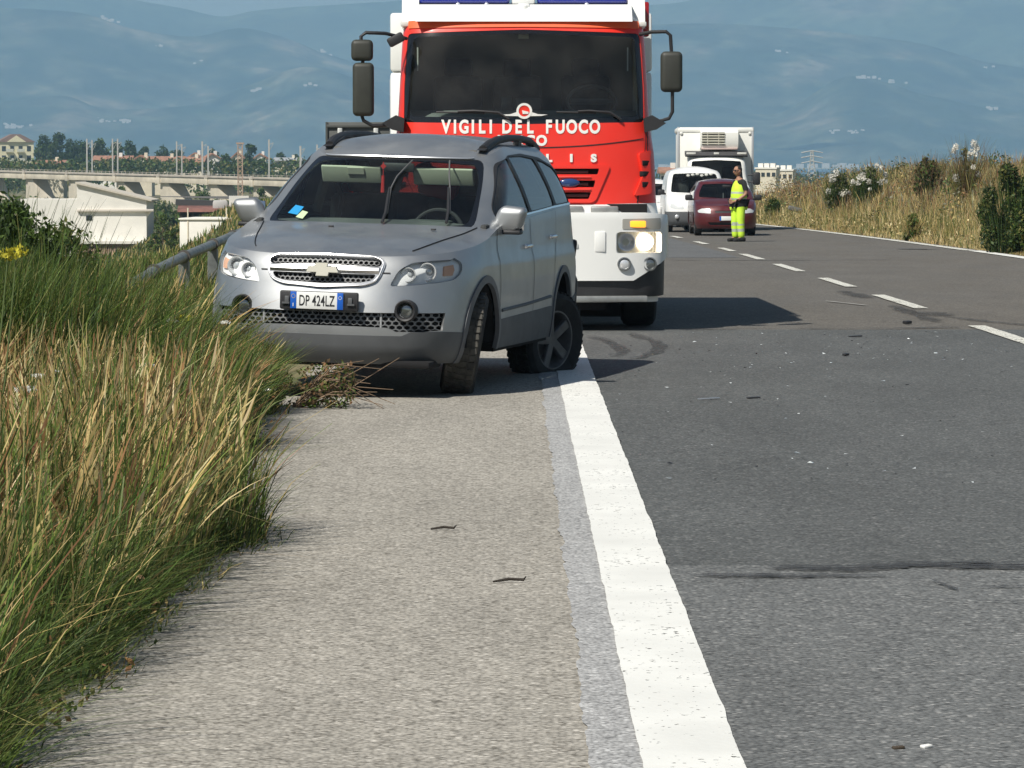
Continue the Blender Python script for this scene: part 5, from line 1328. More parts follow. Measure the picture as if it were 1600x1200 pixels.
# white panel van beside it
d = 108.5
WVAN, lo_ = simple_car('white_van', on_road(1089, d), R(.2), dict(L=4.2, W=1.74, H=1.86, hood=.9, cowl=.72, nose_z=.86, belt=1.06, cowl_z=1.10, roof_z=1.72, roof_x=1.32, tumble=.83, paint=VANW, bumper=(.2, .58), bumper_mat=M_GREYP, axf=.78, axr=3.35, wr=.31, rear_rake=.04, win_end=1.9,
    mouth=[(-.24, .74), (.24, .74), (.22, .63), (-.22, .63)], lamp=[(.36, .655), (.40, .80), (.56, .83), (.72, .81), (.74, .70), (.60, .655)], extra={}, mirror_mat=M_BLACK),
    'white panel van with black bumper stopped between fire engine and red car', 'van')
number_plate(WVAN, lo_, 0.0, .45)
for s in (-1, 1): MB().sphere((s * .56, .03, .44), .06, (1, .5, 1)).build('fog_lamp', M_REFL, WVAN)
person_seat = MB(); person_seat.box((-.36, 1.62, 1.22), (.42, .2, .5), bevel=.12); person_seat.sphere((-.36, 1.6, 1.58), .11, (1, 1, 1.2)); person_seat.build('dark_seat_cover', M_SEAT, WVAN)
for k in range(6): MB().sphere((-.2 + k * .13, .98 + .02 * (k % 2), 1.60 + .02 * (k % 3)), .045, (1.2, .4, .8)).build('small_trinket', mat('pale_trinket', (.6, .6, .56), .7), WVAN)  # row of small pale trinkets high behind the van's windscreen
# white car half hidden behind the fire engine
d = 121
CCAR, lo_ = simple_car('white_car', on_road(1030, d), R(4), dict(L=4.0, W=1.7, H=1.52, hood=.9, cowl=.95, nose_z=.76, belt=.94, cowl_z=1.0, roof_z=1.42, roof_x=1.75, tumble=.78, paint=VANW, bumper=(.2, .5), bumper_mat=VANW, axf=.8, axr=3.3, wr=.30,
    mouth=[(-.45, .36), (.45, .36), (.4, .27), (-.4, .27)], lamp=[(.42, .60), (.44, .70), (.66, .70), (.74, .64)], extra={}, dark=True),
    'white car mostly hidden between the fire engine and the white van', 'car')
# white refrigerated box lorry
d = 112.5
BT = empty('box_truck', on_road(1121, d), R(-1.5), 'white refrigerated box truck with cooling unit above its cab', 'truck')
BOXW = mat('box_white', (.80, .80, .75), .5, var=.05, scale=2)
cabx = Wall(xf=curve([(.25, .06), (.5, 0), (1.0, .03), (1.22, .12), (1.3, .5), (2.15, 1.22), (2.25, 1.5)]), xr=lambda z: 2.2 + 0 * np.asarray(z, float), w=curve([(.25, .95), (1.2, .97), (1.35, .93), (2.15, .82), (2.25, .72)]),
            rf=lambda z: .38 + 0 * np.asarray(z, float), rr=lambda z: .1 + 0 * np.asarray(z, float), p=3, pr=4, zref=.8)
b_y = lambda y, z: (float(cabx.sy(y, z)), z); b_x = lambda x, z: (float(cabx.sx(x, z)), z)
wsb = rounded([b_y(-.80, 1.36), b_y(0, 1.33), b_y(.80, 1.36), b_y(.72, 2.03), b_y(0, 2.07), b_y(-.72, 2.03)], .05)
lmp = rounded([b_y(*p) for p in ((.45, .80), (.47, 1.0), (.72, 1.10), (.88, 1.0), (.85, .84))], .03)
swb = rounded([b_x(1.05, 1.42), b_x(1.52, 2.0), b_x(2.0, 2.0), b_x(2.0, 1.42)], .04)
q = partition(cabx, [[(-cabx.S, .28), (cabx.S, .28), (cabx.S, 2.25), (-cabx.S, 2.25)]], {'bump': ([[b_y(-.93, .70), b_y(0, .70), b_y(.93, .70), b_y(.93, .25), b_y(0, .25), b_y(-.93, .25)]], .02, .03), 'ws': ([wsb], -.004, .01), 'sw': ([swb, mir(swb)], -.004, .01), 'lamp': ([lmp, mir(lmp)], .004, .01), 'gr': ([[b_y(-.4, 1.02), b_y(.4, 1.02), b_y(.36, .8), b_y(-.36, .8)]], -.02, 0)}, res=.1)
link('cab', q['base'], BOXW, BT); link('bumper', q['bump'], M_GREYP, BT); link('windscreen', q['ws'], glass_mat('dark_screen', (.45, .5, .5)), BT); link('grille', q['gr'], M_BLACK, BT)
for m_ in islands(q['sw']): link('side_window', m_, M_TINT, BT)
for m_ in islands(q['lamp']): link('headlight', m_, mat('far_headlight', (.66, .68, .67)), BT)
MB().prism([(1.45, 2.22), (1.28, 2.16), (1.15, 2.20), (1.2, 2.30), (2.2, 2.34), (2.2, 2.2)], 'x', -.92, .92).build('sun_visor', M_BLACK, BT)
for x in (-.75, 0, .75): MB().box((x, 1.17, 2.26), (.28 if x else .16, .04, .06), bevel=.015).build('roof_lamp', mat('pale_lamp', (.6, .6, .55), .3, coat=.5), BT)
MB().box((0, 1.9, 1.0), (1.7, 2.0, 1.0)).build('cab_inside', M_DARK, BT)
for x in (-.4, .4): MB().box((x, 1.9, 1.6), (.45, .15, .6), bevel=.05).build('seat', M_SEAT, BT)
MB().box((0, 1.25, 1.33), (1.5, .3, .08)).build('dashboard', M_DASH, BT)
BX2 = empty('cargo_box', (0, 2.3, 0)); BX2.parent = BT
MB().box((0, 2.2, 1.89), (2.22, 4.4, 2.25), bevel=.02).build('box_wall', BOXW, BX2)
MB().box((0, 2.2, 2.96), (2.30, 4.46, .16), bevel=.05).build('box_roof_edge', BOXW, BX2)
for s in (1, -1):
    MB().box((s * 1.105, -.005, 1.95), (.07, .03, 2.2), bevel=.01).build('corner_post', mat('alu_post', (.55, .56, .56), .4, .6), BX2)
    MB().sphere((s * 1.02, -.02, 2.86), .05, (1, .4, 1)).build('marker_lamp', mat('marker_white', (.7, .7, .66)), BX2)
CU = empty('cooling_unit', (0, 2.3, 0)); CU.parent = BT
b = MB(); b.prism([(0, 2.40), (-.55, 2.42), (-.62, 2.55), (-.60, 2.88), (-.50, 2.93), (0, 2.95)], 'x', -.46, .66); b.build('housing', BOXW, CU)
MB().box((-.08, -.615, 2.70), (.66, .02, .38)).build('vent_opening', M_DARK, CU)
for k in range(5): MB().box((-.08, -.632, 2.545 + k * .077), (.68, .03, .034), rot=(.5, 0, 0)).build('vent_slat', mat('slat_cream', (.62, .60, .50), .6), CU)
for k in (-.25, .08): MB().box((-.08 + k + .08, -.640, 2.70), (.02, .02, .38)).build('vent_upright', mat('slat_cream', (.62, .60, .50)), CU)
MB().box((.10, -.45, 2.40), (1.08, .36, .05), bevel=.01).build('unit_tray', mat('tray_rose', (.55, .42, .38), .6), CU)
for s in (1, -1):
    e = empty('door_mirror', (s * 1.18, 1.05, 1.52)); e.parent = BT
    MB().box((0, 0, 0), (.22, .14, .38), bevel=.05).build('mirror_shell', M_BLACK, e); MB().tube([(-s * .02, 0, .12), (-s * .25, .1, .10)], .02).tube([(-s * .02, 0, -.12), (-s * .25, .1, -.10)], .02).build('mirror_arm', M_BLACK, e)
    wheel('front_wheel', BT, (s * .86, .95, .36), r=.36, w=.21, side=s, detail=False, rim_mat=M_RIM_DARK)
    wheel('rear_wheel', BT, (s * .80, 4.9, .36), r=.36, w=.36, side=s, detail=False, rim_mat=M_RIM_DARK)
MB().box((0, 3.4, .6), (.9, 6.2, .35)).build('chassis', M_DARK, BT)

# ---------------------------------------------------------------- the person in high visibility clothing
def skin_mesh(name, joints, bones, sub=2):
    me = bpy.data.meshes.new(name); me.from_pydata([j[0] for j in joints], bones, []); me.update()
    o = bpy.data.objects.new('figure_build', me); C.objects.link(o)
    sk = o.modifiers.new('skin', 'SKIN'); sk.use_smooth_shade = True
    for v, j in zip(me.skin_vertices[0].data, joints): v.radius = (j[1], j[2] if len(j) > 2 else j[1])
    me.skin_vertices[0].data[0].use_root = True
    ss = o.modifiers.new('sub', 'SUBSURF'); ss.levels = sub; ss.render_levels = sub
    dg = bpy.context.evaluated_depsgraph_get(); dg.update()
    m2 = bpy.data.meshes.new_from_object(o.evaluated_get(dg)); m2.name = name
    bpy.data.objects.remove(o); bpy.data.meshes.remove(me)
    m2.polygons.foreach_set('use_smooth', np.ones(len(m2.polygons), bool)); return m2
d = 91.0
PE = empty('person', (at(1154, 376, d).x, d, float(zr(d))), R(22), 'person in yellow high visibility vest and trousers standing on the road before red car', 'person')
SKIN = mat('skin', (.36, .19, .12), .6); TEE = mat('black_cloth', (.015, .015, .017), .9); HIV = mat('hi_vis', (.58, .86, .05), .75, var=.12, scale=9); SLV = mat('reflective_tape', (.55, .60, .50), .4, .3)
# faces towards -X (to the left of the picture), a little towards the camera: local -Y is the chest, turned by the root below
J = [((0, 0, .95), .15, .11), ((0, .0, 1.12), .145, .105), ((0, .01, 1.30), .165, .115), ((0, .015, 1.42), .13, .095), ((0, .0, 1.50), .058), ((0, -.02, 1.56), .058),
     ((.10, 0, .90), .095), ((.11, -.02, .50), .068), ((.12, .01, .10), .045), ((.13, -.12, .04), .04, .03),
     ((-.10, 0, .90), .095), ((-.12, -.03, .50), .068), ((-.14, .0, .10), .045), ((-.16, -.13, .04), .04, .03),
     ((.20, .02, 1.40), .062), ((.27, .05, 1.13), .045), ((.16, -.14, .97), .033), ((.08, -.20, .93), .03, .018),
     ((-.20, .02, 1.40), .062), ((-.27, .04, 1.13), .045), ((-.16, -.14, .97), .033), ((-.07, -.20, .93), .03, .018)]
Bn = [(0, 1), (1, 2), (2, 3), (3, 4), (4, 5), (0, 6), (6, 7), (7, 8), (8, 9), (0, 10), (10, 11), (11, 12), (12, 13), (3, 14), (14, 15), (15, 16), (16, 17), (3, 18), (18, 19), (19, 20), (20, 21)]
PB = empty('figure', (0, 0, 0), R(-84)); PB.parent = PE
# hands: four fingers and a thumb each
for base, sg in ((17, 1), (21, -1)):
    bx_, by_, bz_ = J[base][0]
    for k, ln in enumerate((.075, .085, .08, .06)):
        i0 = len(J); J.append(((bx_ - sg * .03, by_ - .02, bz_ + .024 - k * .016), .009)); J.append(((bx_ - sg * (.03 + ln * .6), by_ - .03, bz_ + .022 - k * .017), .008)); J.append(((bx_ - sg * (.03 + ln), by_ - .012, bz_ + .02 - k * .017), .007))
        Bn += [(base, i0), (i0, i0 + 1), (i0 + 1, i0 + 2)]
    i0 = len(J); J.append(((bx_ - sg * .015, by_ - .012, bz_ + .04), .011)); J.append(((bx_ - sg * .05, by_ - .035, bz_ + .055), .009)); Bn += [(base, i0), (i0, i0 + 1)]
bodym = skin_mesh('body', J, Bn)
hb = MB(); hb.sphere((0, -.035, 1.675), .098, (.84, 1.0, 1.22), 20); hb.sphere((0, -.05, 1.61), .06, (.9, 1.0, .85), 14)
hb.prism([(-.155, 1.635), (-.12, 1.70), (-.12, 1.635)], 'x', -.014, .014)
for s in (1, -1): hb.sphere((s * .085, -.025, 1.665), .022, (.4, .8, 1.2), 8)
hb.box((0, -.122, 1.605), (.045, .02, .010), bevel=.004)
bm_ = bmesh.new(); bm_.from_mesh(bodym); bm_.from_mesh(hb.mesh('h')); bm2 = bpy.data.meshes.new('body'); bm_.to_mesh(bm2); bm_.free()
bo = link('body', bm2, SKIN, PE); bo.rotation_euler = (0, 0, R(-84)); bpy.data.objects.remove(PB)
RT = bo.rotation_euler
def cloth(name, idx, bones, grow, m, extra=()):
    jj = [((J[i][0]), *(r_ + grow for r_ in J[i][1:])) for i in idx] + list(extra); mp = {i: k for k, i in enumerate(idx)}
    bb = [(mp[a], mp[b]) for a, b in bones if a in mp and b in mp]
    o = link(name, skin_mesh(name, jj, bb), m, PE); o.rotation_euler = RT; return o
cloth('shirt', [0, 1, 2, 3, 14, 15, 18, 19], Bn, .012, TEE)
o = bpy.data.objects.get('shirt')
bm_ = bmesh.new(); bm_.from_mesh(o.data); bmesh.ops.delete(bm_, geom=[v for v in bm_.verts if abs(v.co.x) > .17 and v.co.z < 1.20], context='VERTS'); bm_.to_mesh(o.data); bm_.free()
J[8] = ((.12, .01, .07), .050); J[12] = ((-.14, .0, .07), .050)
tr = cloth('trousers', [0, 6, 7, 8, 10, 11, 12], Bn, .034, [HIV, SLV, TEE])
for p in tr.data.polygons:
    z = p.center.z; p.material_index = 2 if z > .80 else (1 if .38 < z < .44 or .24 < z < .30 else 0)
vj = [((0, .005, .88), .215, .19), ((0, .0, 1.08), .22, .205), ((0, .01, 1.28), .22, .185), ((0, .012, 1.42), .155, .118), ((0, 0, 1.475), .09, .085)]
ve = link('vest', skin_mesh('vest', vj, [(0, 1), (1, 2), (2, 3), (3, 4)]), [HIV, SLV], PE); ve.rotation_euler = RT
for p in ve.data.polygons:
    z = p.center.z; p.material_index = 1 if .97 < z < 1.03 or 1.11 < z < 1.17 else 0
for s in (1, -1):
    b = MB(); b.box((s * .135, -.06, .055), (.125, .31, .11), bevel=.038, seg=3)
    for v in b.bm.verts:
        if v.co.y < -.1: v.co.z *= .72
    so = b.build('shoe', TEE, PE); so.rotation_euler = RT
hr = MB(); hr.sphere((0, -.018, 1.70), .102, (.86, 1.0, 1.05), 18)
bmesh.ops.delete(hr.bm, geom=[v for v in hr.bm.verts if v.co.z < 1.70 and v.co.y < .02 or v.co.z < 1.64 or (v.co.y < -.085 and v.co.z < 1.755)], context='VERTS')
ho = hr.build('hair', mat('dark_hair', (.02, .016, .013), .8), PE); ho.rotation_euler = RT
sg = MB()
for s in (1, -1): sg.box((s * .038, -.128, 1.685), (.062, .016, .036), bevel=.007); sg.box((s * .078, -.08, 1.69), (.006, .10, .012))
so = sg.build('sunglasses', M_BLACK, PE); so.rotation_euler = RT
# ---------------------------------------------------------------- the plain on the left: farm buildings, viaduct, village
def hgt(py, d): return CAM_H - (py - 255) * d / FPX
def wid(dpx, d): return dpx * d / FPX
def px2x(px, d): return (px - 800) * d / FPX
PLASTER = mat('white_plaster', (.74, .72, .66), .9, var=.08, scale=.7, bump=.2, bscale=8)
CREAM = mat('cream_plaster', (.66, .60, .47), .9, var=.12, scale=.5)
CONC = mat('viaduct_concrete', (.52, .47, .38), .9, var=.22, scale=.25)
CONC_D = mat('parapet_concrete', (.40, .36, .31), .9, var=.25, scale=.4)
TILE = mat('roof_tile', (.33, .17, .11), .9, var=.35, scale=1.2)
TILE_B = mat('old_roof_tile', (.30, .21, .15), .9, var=.4, scale=2.5)
WINDOW = mat('dark_window', (.03, .035, .04), .25)
# white farm building: low wing, tall wing with a single-pitch roof, tiled porch
D = 320.0; X0 = px2x(33, D); Xm = px2x(121, D); X1 = px2x(236, D); zb_ = PLAIN
FB = empty('farm_building', ((X0 + X1) / 2, D, zb_), 0, 'white plastered farm building with sloping roof and one small window below the viaduct', 'building'); cxb = (X0 + X1) / 2
def L_(x): return x - cxb
def Z_(py, d=D): return hgt(py, d) - zb_
MB().box(((L_(X0) + L_(Xm)) / 2, 3.0, Z_(311) / 2), (Xm - X0, 6, Z_(311))).build('low_wing', PLASTER, FB)
b = MB(); b.prism([(L_(Xm), 0), (L_(X1) - .35, 0), (L_(X1) - .35, Z_(313)), (L_(Xm), Z_(285))], 'y', -.05, 6.5); b.build('tall_wing', PLASTER, FB)
b = MB(); b.prism([(L_(Xm) - .1, Z_(284)), (L_(X1) + .1, Z_(312)), (L_(X1) + .1, Z_(314.5)), (L_(Xm) - .1, Z_(287))], 'y', -.35, 6.8); b.build('roof', mat('roof_edge', (.55, .50, .42), .9), FB)
MB().box((L_((Xm + X1) / 2) + .15, -.15, Z_(328.5)), (X1 - Xm + .25, .35, .20), bevel=.04).build('cornice', mat('cornice', (.62, .57, .50), .9), FB)
MB().box((L_(px2x(140, D)), -.06, Z_(340.5)), (.52, .06, .40)).build('window', WINDOW, FB)
b = MB(); b.prism([(L_(px2x(214, D)), Z_(329)), (L_(px2x(238, D)), Z_(329)), (L_(px2x(226, D)), Z_(345))], 'y', .05, .5); b.build('bracket', PLASTER, FB)
MB().box((L_(px2x(183, D)), -.9, Z_(378)), (wid(110, D), 1.9, .22)).build('porch_edge', PLASTER, FB)
PR = empty('porch_roof', (0, 0, 0)); PR.parent = FB
b = MB(); b.box((L_(px2x(168, D)), -1.5, Z_(391)), (wid(86, D), .12, Z_(379) - Z_(404)), rot=(R(-28), 0, 0)); b.build('tile_bed', TILE_B, PR)
for k in range(26):
    x = L_(px2x(127 + k * 3.3, D)); MB().cyl((x, -1.35, Z_(380)), (x, -1.95, Z_(404)), .062, n=6).build('tile', TILE_B, PR)
MB().box((L_(px2x(175, D)), -1.7, Z_(404) / 2), (wid(84, D), .5, Z_(405))).build('porch_wall', CREAM, FB)
for px in (150, 186): MB().box((L_(px2x(px, D)), -1.97, Z_(409)), (.5, .06, .5)).build('porch_window', WINDOW, FB)
MB().box((L_(px2x(221, D)), -1.6, Z_(392) / 2 + .4), (.5, .6, Z_(385))).build('pillar', PLASTER, FB)
MB().box((L_(px2x(17, D)), 1, Z_(332) / 2), (wid(30, D), 2, Z_(332))).build('yard_wall', CREAM, FB)
# second white wall with a flat top
D = 255.0
WB = empty('storage_shed', (px2x(345, D), D, PLAIN), R(-6), 'plain white flat topped building just left of the silver car', 'building')
MB().box((0, 3, Z_(343, D) / 2), (wid(130, D), 6, Z_(343, D)), bevel=.05).build('wall', PLASTER, WB)
MB().box((0, 3, Z_(342, D)), (wid(133, D), 6.2, .12), bevel=.02).build('coping', PLASTER, WB)
for x in (-2.2, .4): MB().box((x, -.02, 2.6), (.08, .05, 5.0)).build('drain_pipe', CREAM, WB)
# open-sided dark barn with a rusty roof
D = 330.0
BN = empty('open_barn', (px2x(330, D), D, PLAIN), R(4), 'low open barn with dark underside and rusty red roof behind the white wall', 'barn')
b = MB(); b.prism([(-.2, Z_(331, D)), (0, Z_(326, D)), (5, Z_(321, D)), (5, Z_(323, D))], 'x', -wid(52, D), wid(52, D)); b.build('roof', mat('rusty_sheet', (.20, .09, .07), .8, var=.4, scale=.8), BN)
MB().box((-1.0, 6, Z_(318, D)), (wid(76, D), 4, .5), rot=(0, R(2), 0)).build('upper_roof', mat('dark_sheet', (.05, .05, .05), .7), BN)
for k in range(6): MB().box((-2.6 + k * 1.05, .3, Z_(330, D) / 2), (.14, .14, Z_(330, D))).build('post', mat('timber_dark', (.10, .08, .06), .9), BN)
MB().box((0, 4.8, Z_(326, D) / 2), (wid(100, D), .2, Z_(326, D))).build('back_wall', mat('barn_dark', (.06, .055, .05), .9), BN)
MB().box((2.4, 1.5, Z_(318, D)), (1.7, 1.5, 1.3)).build('water_tank', PLASTER, BN)
MB().box((.8, 1.2, Z_(321, D)), (1.3, 1.0, .9), bevel=.2).build('tarpaulin', mat('pale_tarp', (.45, .44, .42), .8), BN)

# viaduct: a beam deck on piers, parapet with posts, running slightly towards the road
DA, DB = 880.0, 690.0
PA, PB_ = Vector((px2x(-70, DA), DA, hgt(263, DA))), Vector((px2x(560, DB), DB, hgt(279, DB)))
VD = empty('viaduct', tuple(PA), 0, 'long pale concrete viaduct on slab piers crossing the plain', 'viaduct')
vdir = (PB_ - PA); vlen = vdir.length; ang = math.atan2(vdir.y, vdir.x); VD.rotation_euler = (0, -math.atan2(vdir.z, math.hypot(vdir.x, vdir.y)), ang)
N_SP = 9
pier_px = [-14, 55, 122, 197, 266, 341, 412, 484, 555]
def along(px):     # run along the deck for a pixel column
    k = (px - 800) / FPX; ux, uy = vdir.x / vlen, vdir.y / vlen
    return (k * PA.y - PA.x) / (ux - k * uy)
runs = [along(p) for p in pier_px]
edges_ = [0] + runs + [vlen]
for a, c in zip(edges_[:-1], edges_[1:]):
    if c - a < .5: continue
    MB().box(((a + c) / 2, 0, -1.15), (c - a - .12, 4.6, 1.25), bevel=.04).build('deck_beam', CONC, VD)
    MB().box(((a + c) / 2, -2.36, -.30), (c - a - .05, .30, .42), bevel=.03).build('parapet', CONC_D, VD)
MB().box((vlen / 2, -2.1, -.55), (vlen, .2, .10)).build('gap_shade_strip', mat('gap_shade_dark', (.12, .10, .09), .9), VD)  # shaded gap below the parapet, put in as a dark strip
for k in range(int(vlen / 2.2)): MB().box((k * 2.2, -2.42, .05), (.10, .10, .55)).build('rail_post', CONC_D, VD)
MB().box((vlen / 2, -2.42, .22), (vlen, .06, .06)).build('handrail', CONC_D, VD)
for r_ in runs:
    zt = PA.z + vdir.z * r_ / vlen; h = zt - PLAIN + .5
    b = MB(); b.prism([(-.75, -1.78), (3.2, -1.78), (8.6, -h + .6), (8.6, -h), (-.75, -h)], 'y', -1.7, 1.7); o = b.build('pier', CONC, VD); o.location = (r_, 0, 0)  # sloping flank shapes the deck's diagonal shadow edge into the pier
    MB().box((r_ - .1, -1.9, -1.2), (1.5, 1.3, 1.55), bevel=.05).build('pier_head', CONC, VD)
    MB().box((r_ + .2, -2.45, -.28), (1.1, .35, .62)).build('refuge', CONC_D, VD)
# railway masts on and behind it
MASTM = mat('mast_steel', (.46, .45, .42), .6, .3); MAST2 = mat('mast_rust', (.38, .27, .20), .7)
GRP = 'railway masts standing in a row along the viaduct'
def mast(px, top, d, w_, m, lbl, wires=True):
    z0 = hgt(280, d); e = empty('railway_mast', (px2x(px, d), d, z0), 0, lbl, 'mast', GRP)
    h = hgt(top, d) - z0
    MB().box((0, 0, h / 2), (w_, w_, h)).build('pole', m, e)
    if wires: MB().tube([(0, 0, h * .86), (.9, -.2, h * .92)], .06, 5).tube([(0, 0, h * .70), (.9, -.2, h * .90)], .05, 5).build('bracket', m, e)
    return e
MN = ('left mast of the first pair from the apartment block', 'right mast of the first pair from the apartment block', 'left mast of the second pair before the dark trees', 'right mast of the second pair before the dark trees', 'left mast of the third pair over the long tiled roof', 'right mast of the third pair over the long tiled roof', 'left mast of the fourth pair by the white gables', 'thinner right mast of the fourth pair by the white gables', 'tall single mast right of the lattice mast', 'single mast just left of the car roof', 'thin mast half hidden at the edge of the car roof')
for (px, top, d, w_), nm in zip(((137, 217, 850, .30), (145, 219, 856, .30), (177, 217, 842, .30), (185, 217, 848, .30), (277, 221, 815, .28), (285, 225, 822, .28), (317, 221, 802, .36), (326, 228, 810, .32), (421, 218, 772, .30), (470, 228, 757, .36), (496, 226, 748, .3)), MN):
    mast(px, top, d, w_, MASTM, nm)
D = 640.0
LP = empty('lattice_mast', (px2x(376, D), D, PLAIN), 0, 'brown lattice mast with two legs rising in front of the viaduct', 'mast')
h = hgt(224, D) - PLAIN
for x in (-.38, .38): MB().box((x, 0, h / 2), (.16, .2, h)).build('leg', MAST2, LP)
for k in range(16):
    z = h * k / 16; MB().tube([(-.38, 0, z), (.38, 0, z + h / 16)], .05, 4).tube([(.38, 0, z), (-.38, 0, z + h / 16)], .05, 4).build('brace', MAST2, LP)
MB().box((0, 0, h), (1.3, .3, .25)).build('mast_head', MAST2, LP)

# apartment building
D = 1280.0
AB = empty('apartment_block', (px2x(27, D), D, PLAIN), R(12), 'cream apartment block with balconies and low gabled roof at the left edge', 'building')
w_ = wid(54, D); h = hgt(222, D) - PLAIN
APC = mat('apartment_cream', (.62, .58, .40), .9, var=.08, scale=.2)
MB().box((0, 6, h / 2), (w_, 12, h)).build('wall', APC, AB)
b = MB(); b.prism([(-w_ / 2 - .6, h), (w_ / 2 + .6, h), (w_ * .12, h + 2.6), (-w_ * .12, h + 2.6)], 'y', -.5, 12.5); b.build('roof', mat('roof_brown', (.20, .13, .11), .9), AB)
b = MB(); b.prism([(-w_ * .28, h), (w_ * .28, h), (0, h + 2.2)], 'y', -.75, -.3); b.build('gable', APC, AB)
for fl in range(3):
    z = h - 2.2 - fl * 3.1
    for k in range(4):
        MB().box((-w_ * .36 + k * w_ * .24, -.03, z), (1.3, .08, 1.7)).build('window', WINDOW, AB)
    for x in (-w_ * .2, w_ * .12):
        bb = empty('balcony', (0, 0, 0)); bb.parent = AB
        MB().box((x, -.8, z - 1.1), (w_ * .22, 1.6, .25)).build('balcony_slab', APC, bb); MB().box((x, -1.58, z - .55), (w_ * .22, .1, .9)).build('balcony_front', mat('balcony_grey', (.5, .5, .42), .8), bb)
# village houses
def house(px0, px1, ytop, yeave, ybase, d, wall, roofm, lbl, gable=False, rz=0, wins=2):
    w_ = wid(px1 - px0, d); zt, ze = hgt(ytop, d) - PLAIN, hgt(yeave, d) - PLAIN
    e = empty('house', (px2x((px0 + px1) / 2, d), d, PLAIN), R(rz), lbl, 'house', 'village houses behind the viaduct')
    MB().box((0, 4, ze / 2), (w_, 8, ze)).build('wall', wall, e)
    if gable:
        MB().prism([(-w_ / 2, ze), (w_ / 2, ze), (0, zt)], 'y', .02, 8).build('gable_wall', wall, e)
        for s in (1, -1):
            MB().prism([(s * (w_ / 2 + .5), ze - .2), (0, zt + .15), (0, zt - .2), (s * (w_ / 2 + .5), ze - .55)], 'y', -.5, 8.5).build('roof', roofm, e)
    else:
        MB().prism([(-.6, ze), (4, zt), (8.6, ze), (8.6, ze - .3), (-.6, ze - .3)], 'x', -w_ / 2 - .5, w_ / 2 + .5).build('roof', roofm, e)
    for k in range(wins): MB().box((-w_ / 2 + (k + .5) * w_ / wins, -.03, ze - 1.4), (1.1, .08, 1.3)).build('window', WINDOW, e)
    MB().box((w_ * .2, 3.2, zt), (.8, .8, 1.4)).build('chimney', wall, e)
house(148, 205, 243, 250, 265, 960, PLASTER, TILE, 'white house with red tiled hip roof at the left of the village row', wins=4)
house(202, 238, 243, 253, 265, 930, CREAM, TILE, 'yellow cream gabled house next to the long tiled roof', gable=True)
house(226, 286, 244, 252, 265, 980, CREAM, TILE, 'long low house with wide red tiled roof in the middle of the village', wins=4)
house(280, 318, 245, 253, 265, 955, CREAM, TILE, 'long low tiled house joining the white gables', wins=3)
house(292, 318, 239, 247, 265, 1010, PLASTER, TILE, 'white gabled house with steep roof behind the long tiled roof', gable=True)
house(318, 348, 240, 248, 265, 1000, PLASTER, TILE, 'white gabled house at the right end of the tiled row', gable=True, rz=10)
house(398, 416, 240, 246, 262, 1150, PLASTER, TILE, 'small white house behind the lattice mast', gable=True)
house(430, 470, 246, 250, 262, 1100, CREAM, mat('grey_sheet', (.35, .36, .37), .7), 'low grey roofed sheds just left of the car roof', wins=3)
house(363, 380, 238, 246, 262, 1080, CREAM, TILE, 'small cream house with tiled roof right of the bushy tree', gable=True)
house(60, 100, 250, 254, 268, 900, CREAM, TILE, 'low tiled house below the dark trees beside the apartment block', wins=3)
house(1034, 1060, 261, 268, 280, 620, PLASTER, TILE, 'red roofed house seen between the fire engine and the white van', wins=3)
for px0, px1, yt, d, lb in ((1180, 1212, 264, 700, 'cream flat roofed factory just right of the box truck'), (1205, 1238, 267, 720, 'lower cream warehouse beside the factory right of the box truck')):
    w_ = wid(px1 - px0, d); h = hgt(yt, d) - PLAIN
    e = empty('factory', (px2x((px0 + px1) / 2, d), d, PLAIN), R(-8), lb, 'building')
    MB().box((0, 5, h / 2), (w_, 10, h)).build('wall', CREAM, e)
    for k in range(4): MB().box((-w_ * .4 + k * w_ * .26, -.04, h - 1.0), (.6, .1, .7)).build('window', WINDOW, e)
    MB().box((0, 5, h + .15), (w_ + .3, 10.3, .3)).build('parapet', PLASTER, e)
    for k in range(3): MB().box((-w_ * .3 + k * w_ * .3, 3, h + .6), (.9, 2, .9)).build('roof_unit', PLASTER, e)
# lattice pylon by the shore
D = 1500.0; e = empty('pylon', (px2x(1268, D), D, PLAIN), 0, 'distant lattice power pylon standing between the box truck and the right bank', 'pylon')
h = hgt(235, D) - PLAIN; b = MB()
for s in (-1, 1):
    b = MB(); b.tube([(s * 2.4, 0, 0), (s * .7, 0, h * .6), (s * .4, 0, h)], .22, 4); b.build('leg', MASTM, e)
for k in range(8):
    z = h * k / 8; f = lambda zz: 2.4 + (0.5 - 2.4) * min(1, zz / h * 1.3)
    MB().tube([(-f(z), 0, z), (f(z + h / 8), 0, z + h / 8)], .13, 4).tube([(f(z), 0, z), (-f(z + h / 8), 0, z + h / 8)], .13, 4).build('brace', MASTM, e)
for zf in (.62, .78, .93): MB().tube([(-4.2, 0, h * zf), (0, 0, h * zf + .8), (4.2, 0, h * zf)], .2, 4).build('cross_arm', MASTM, e)

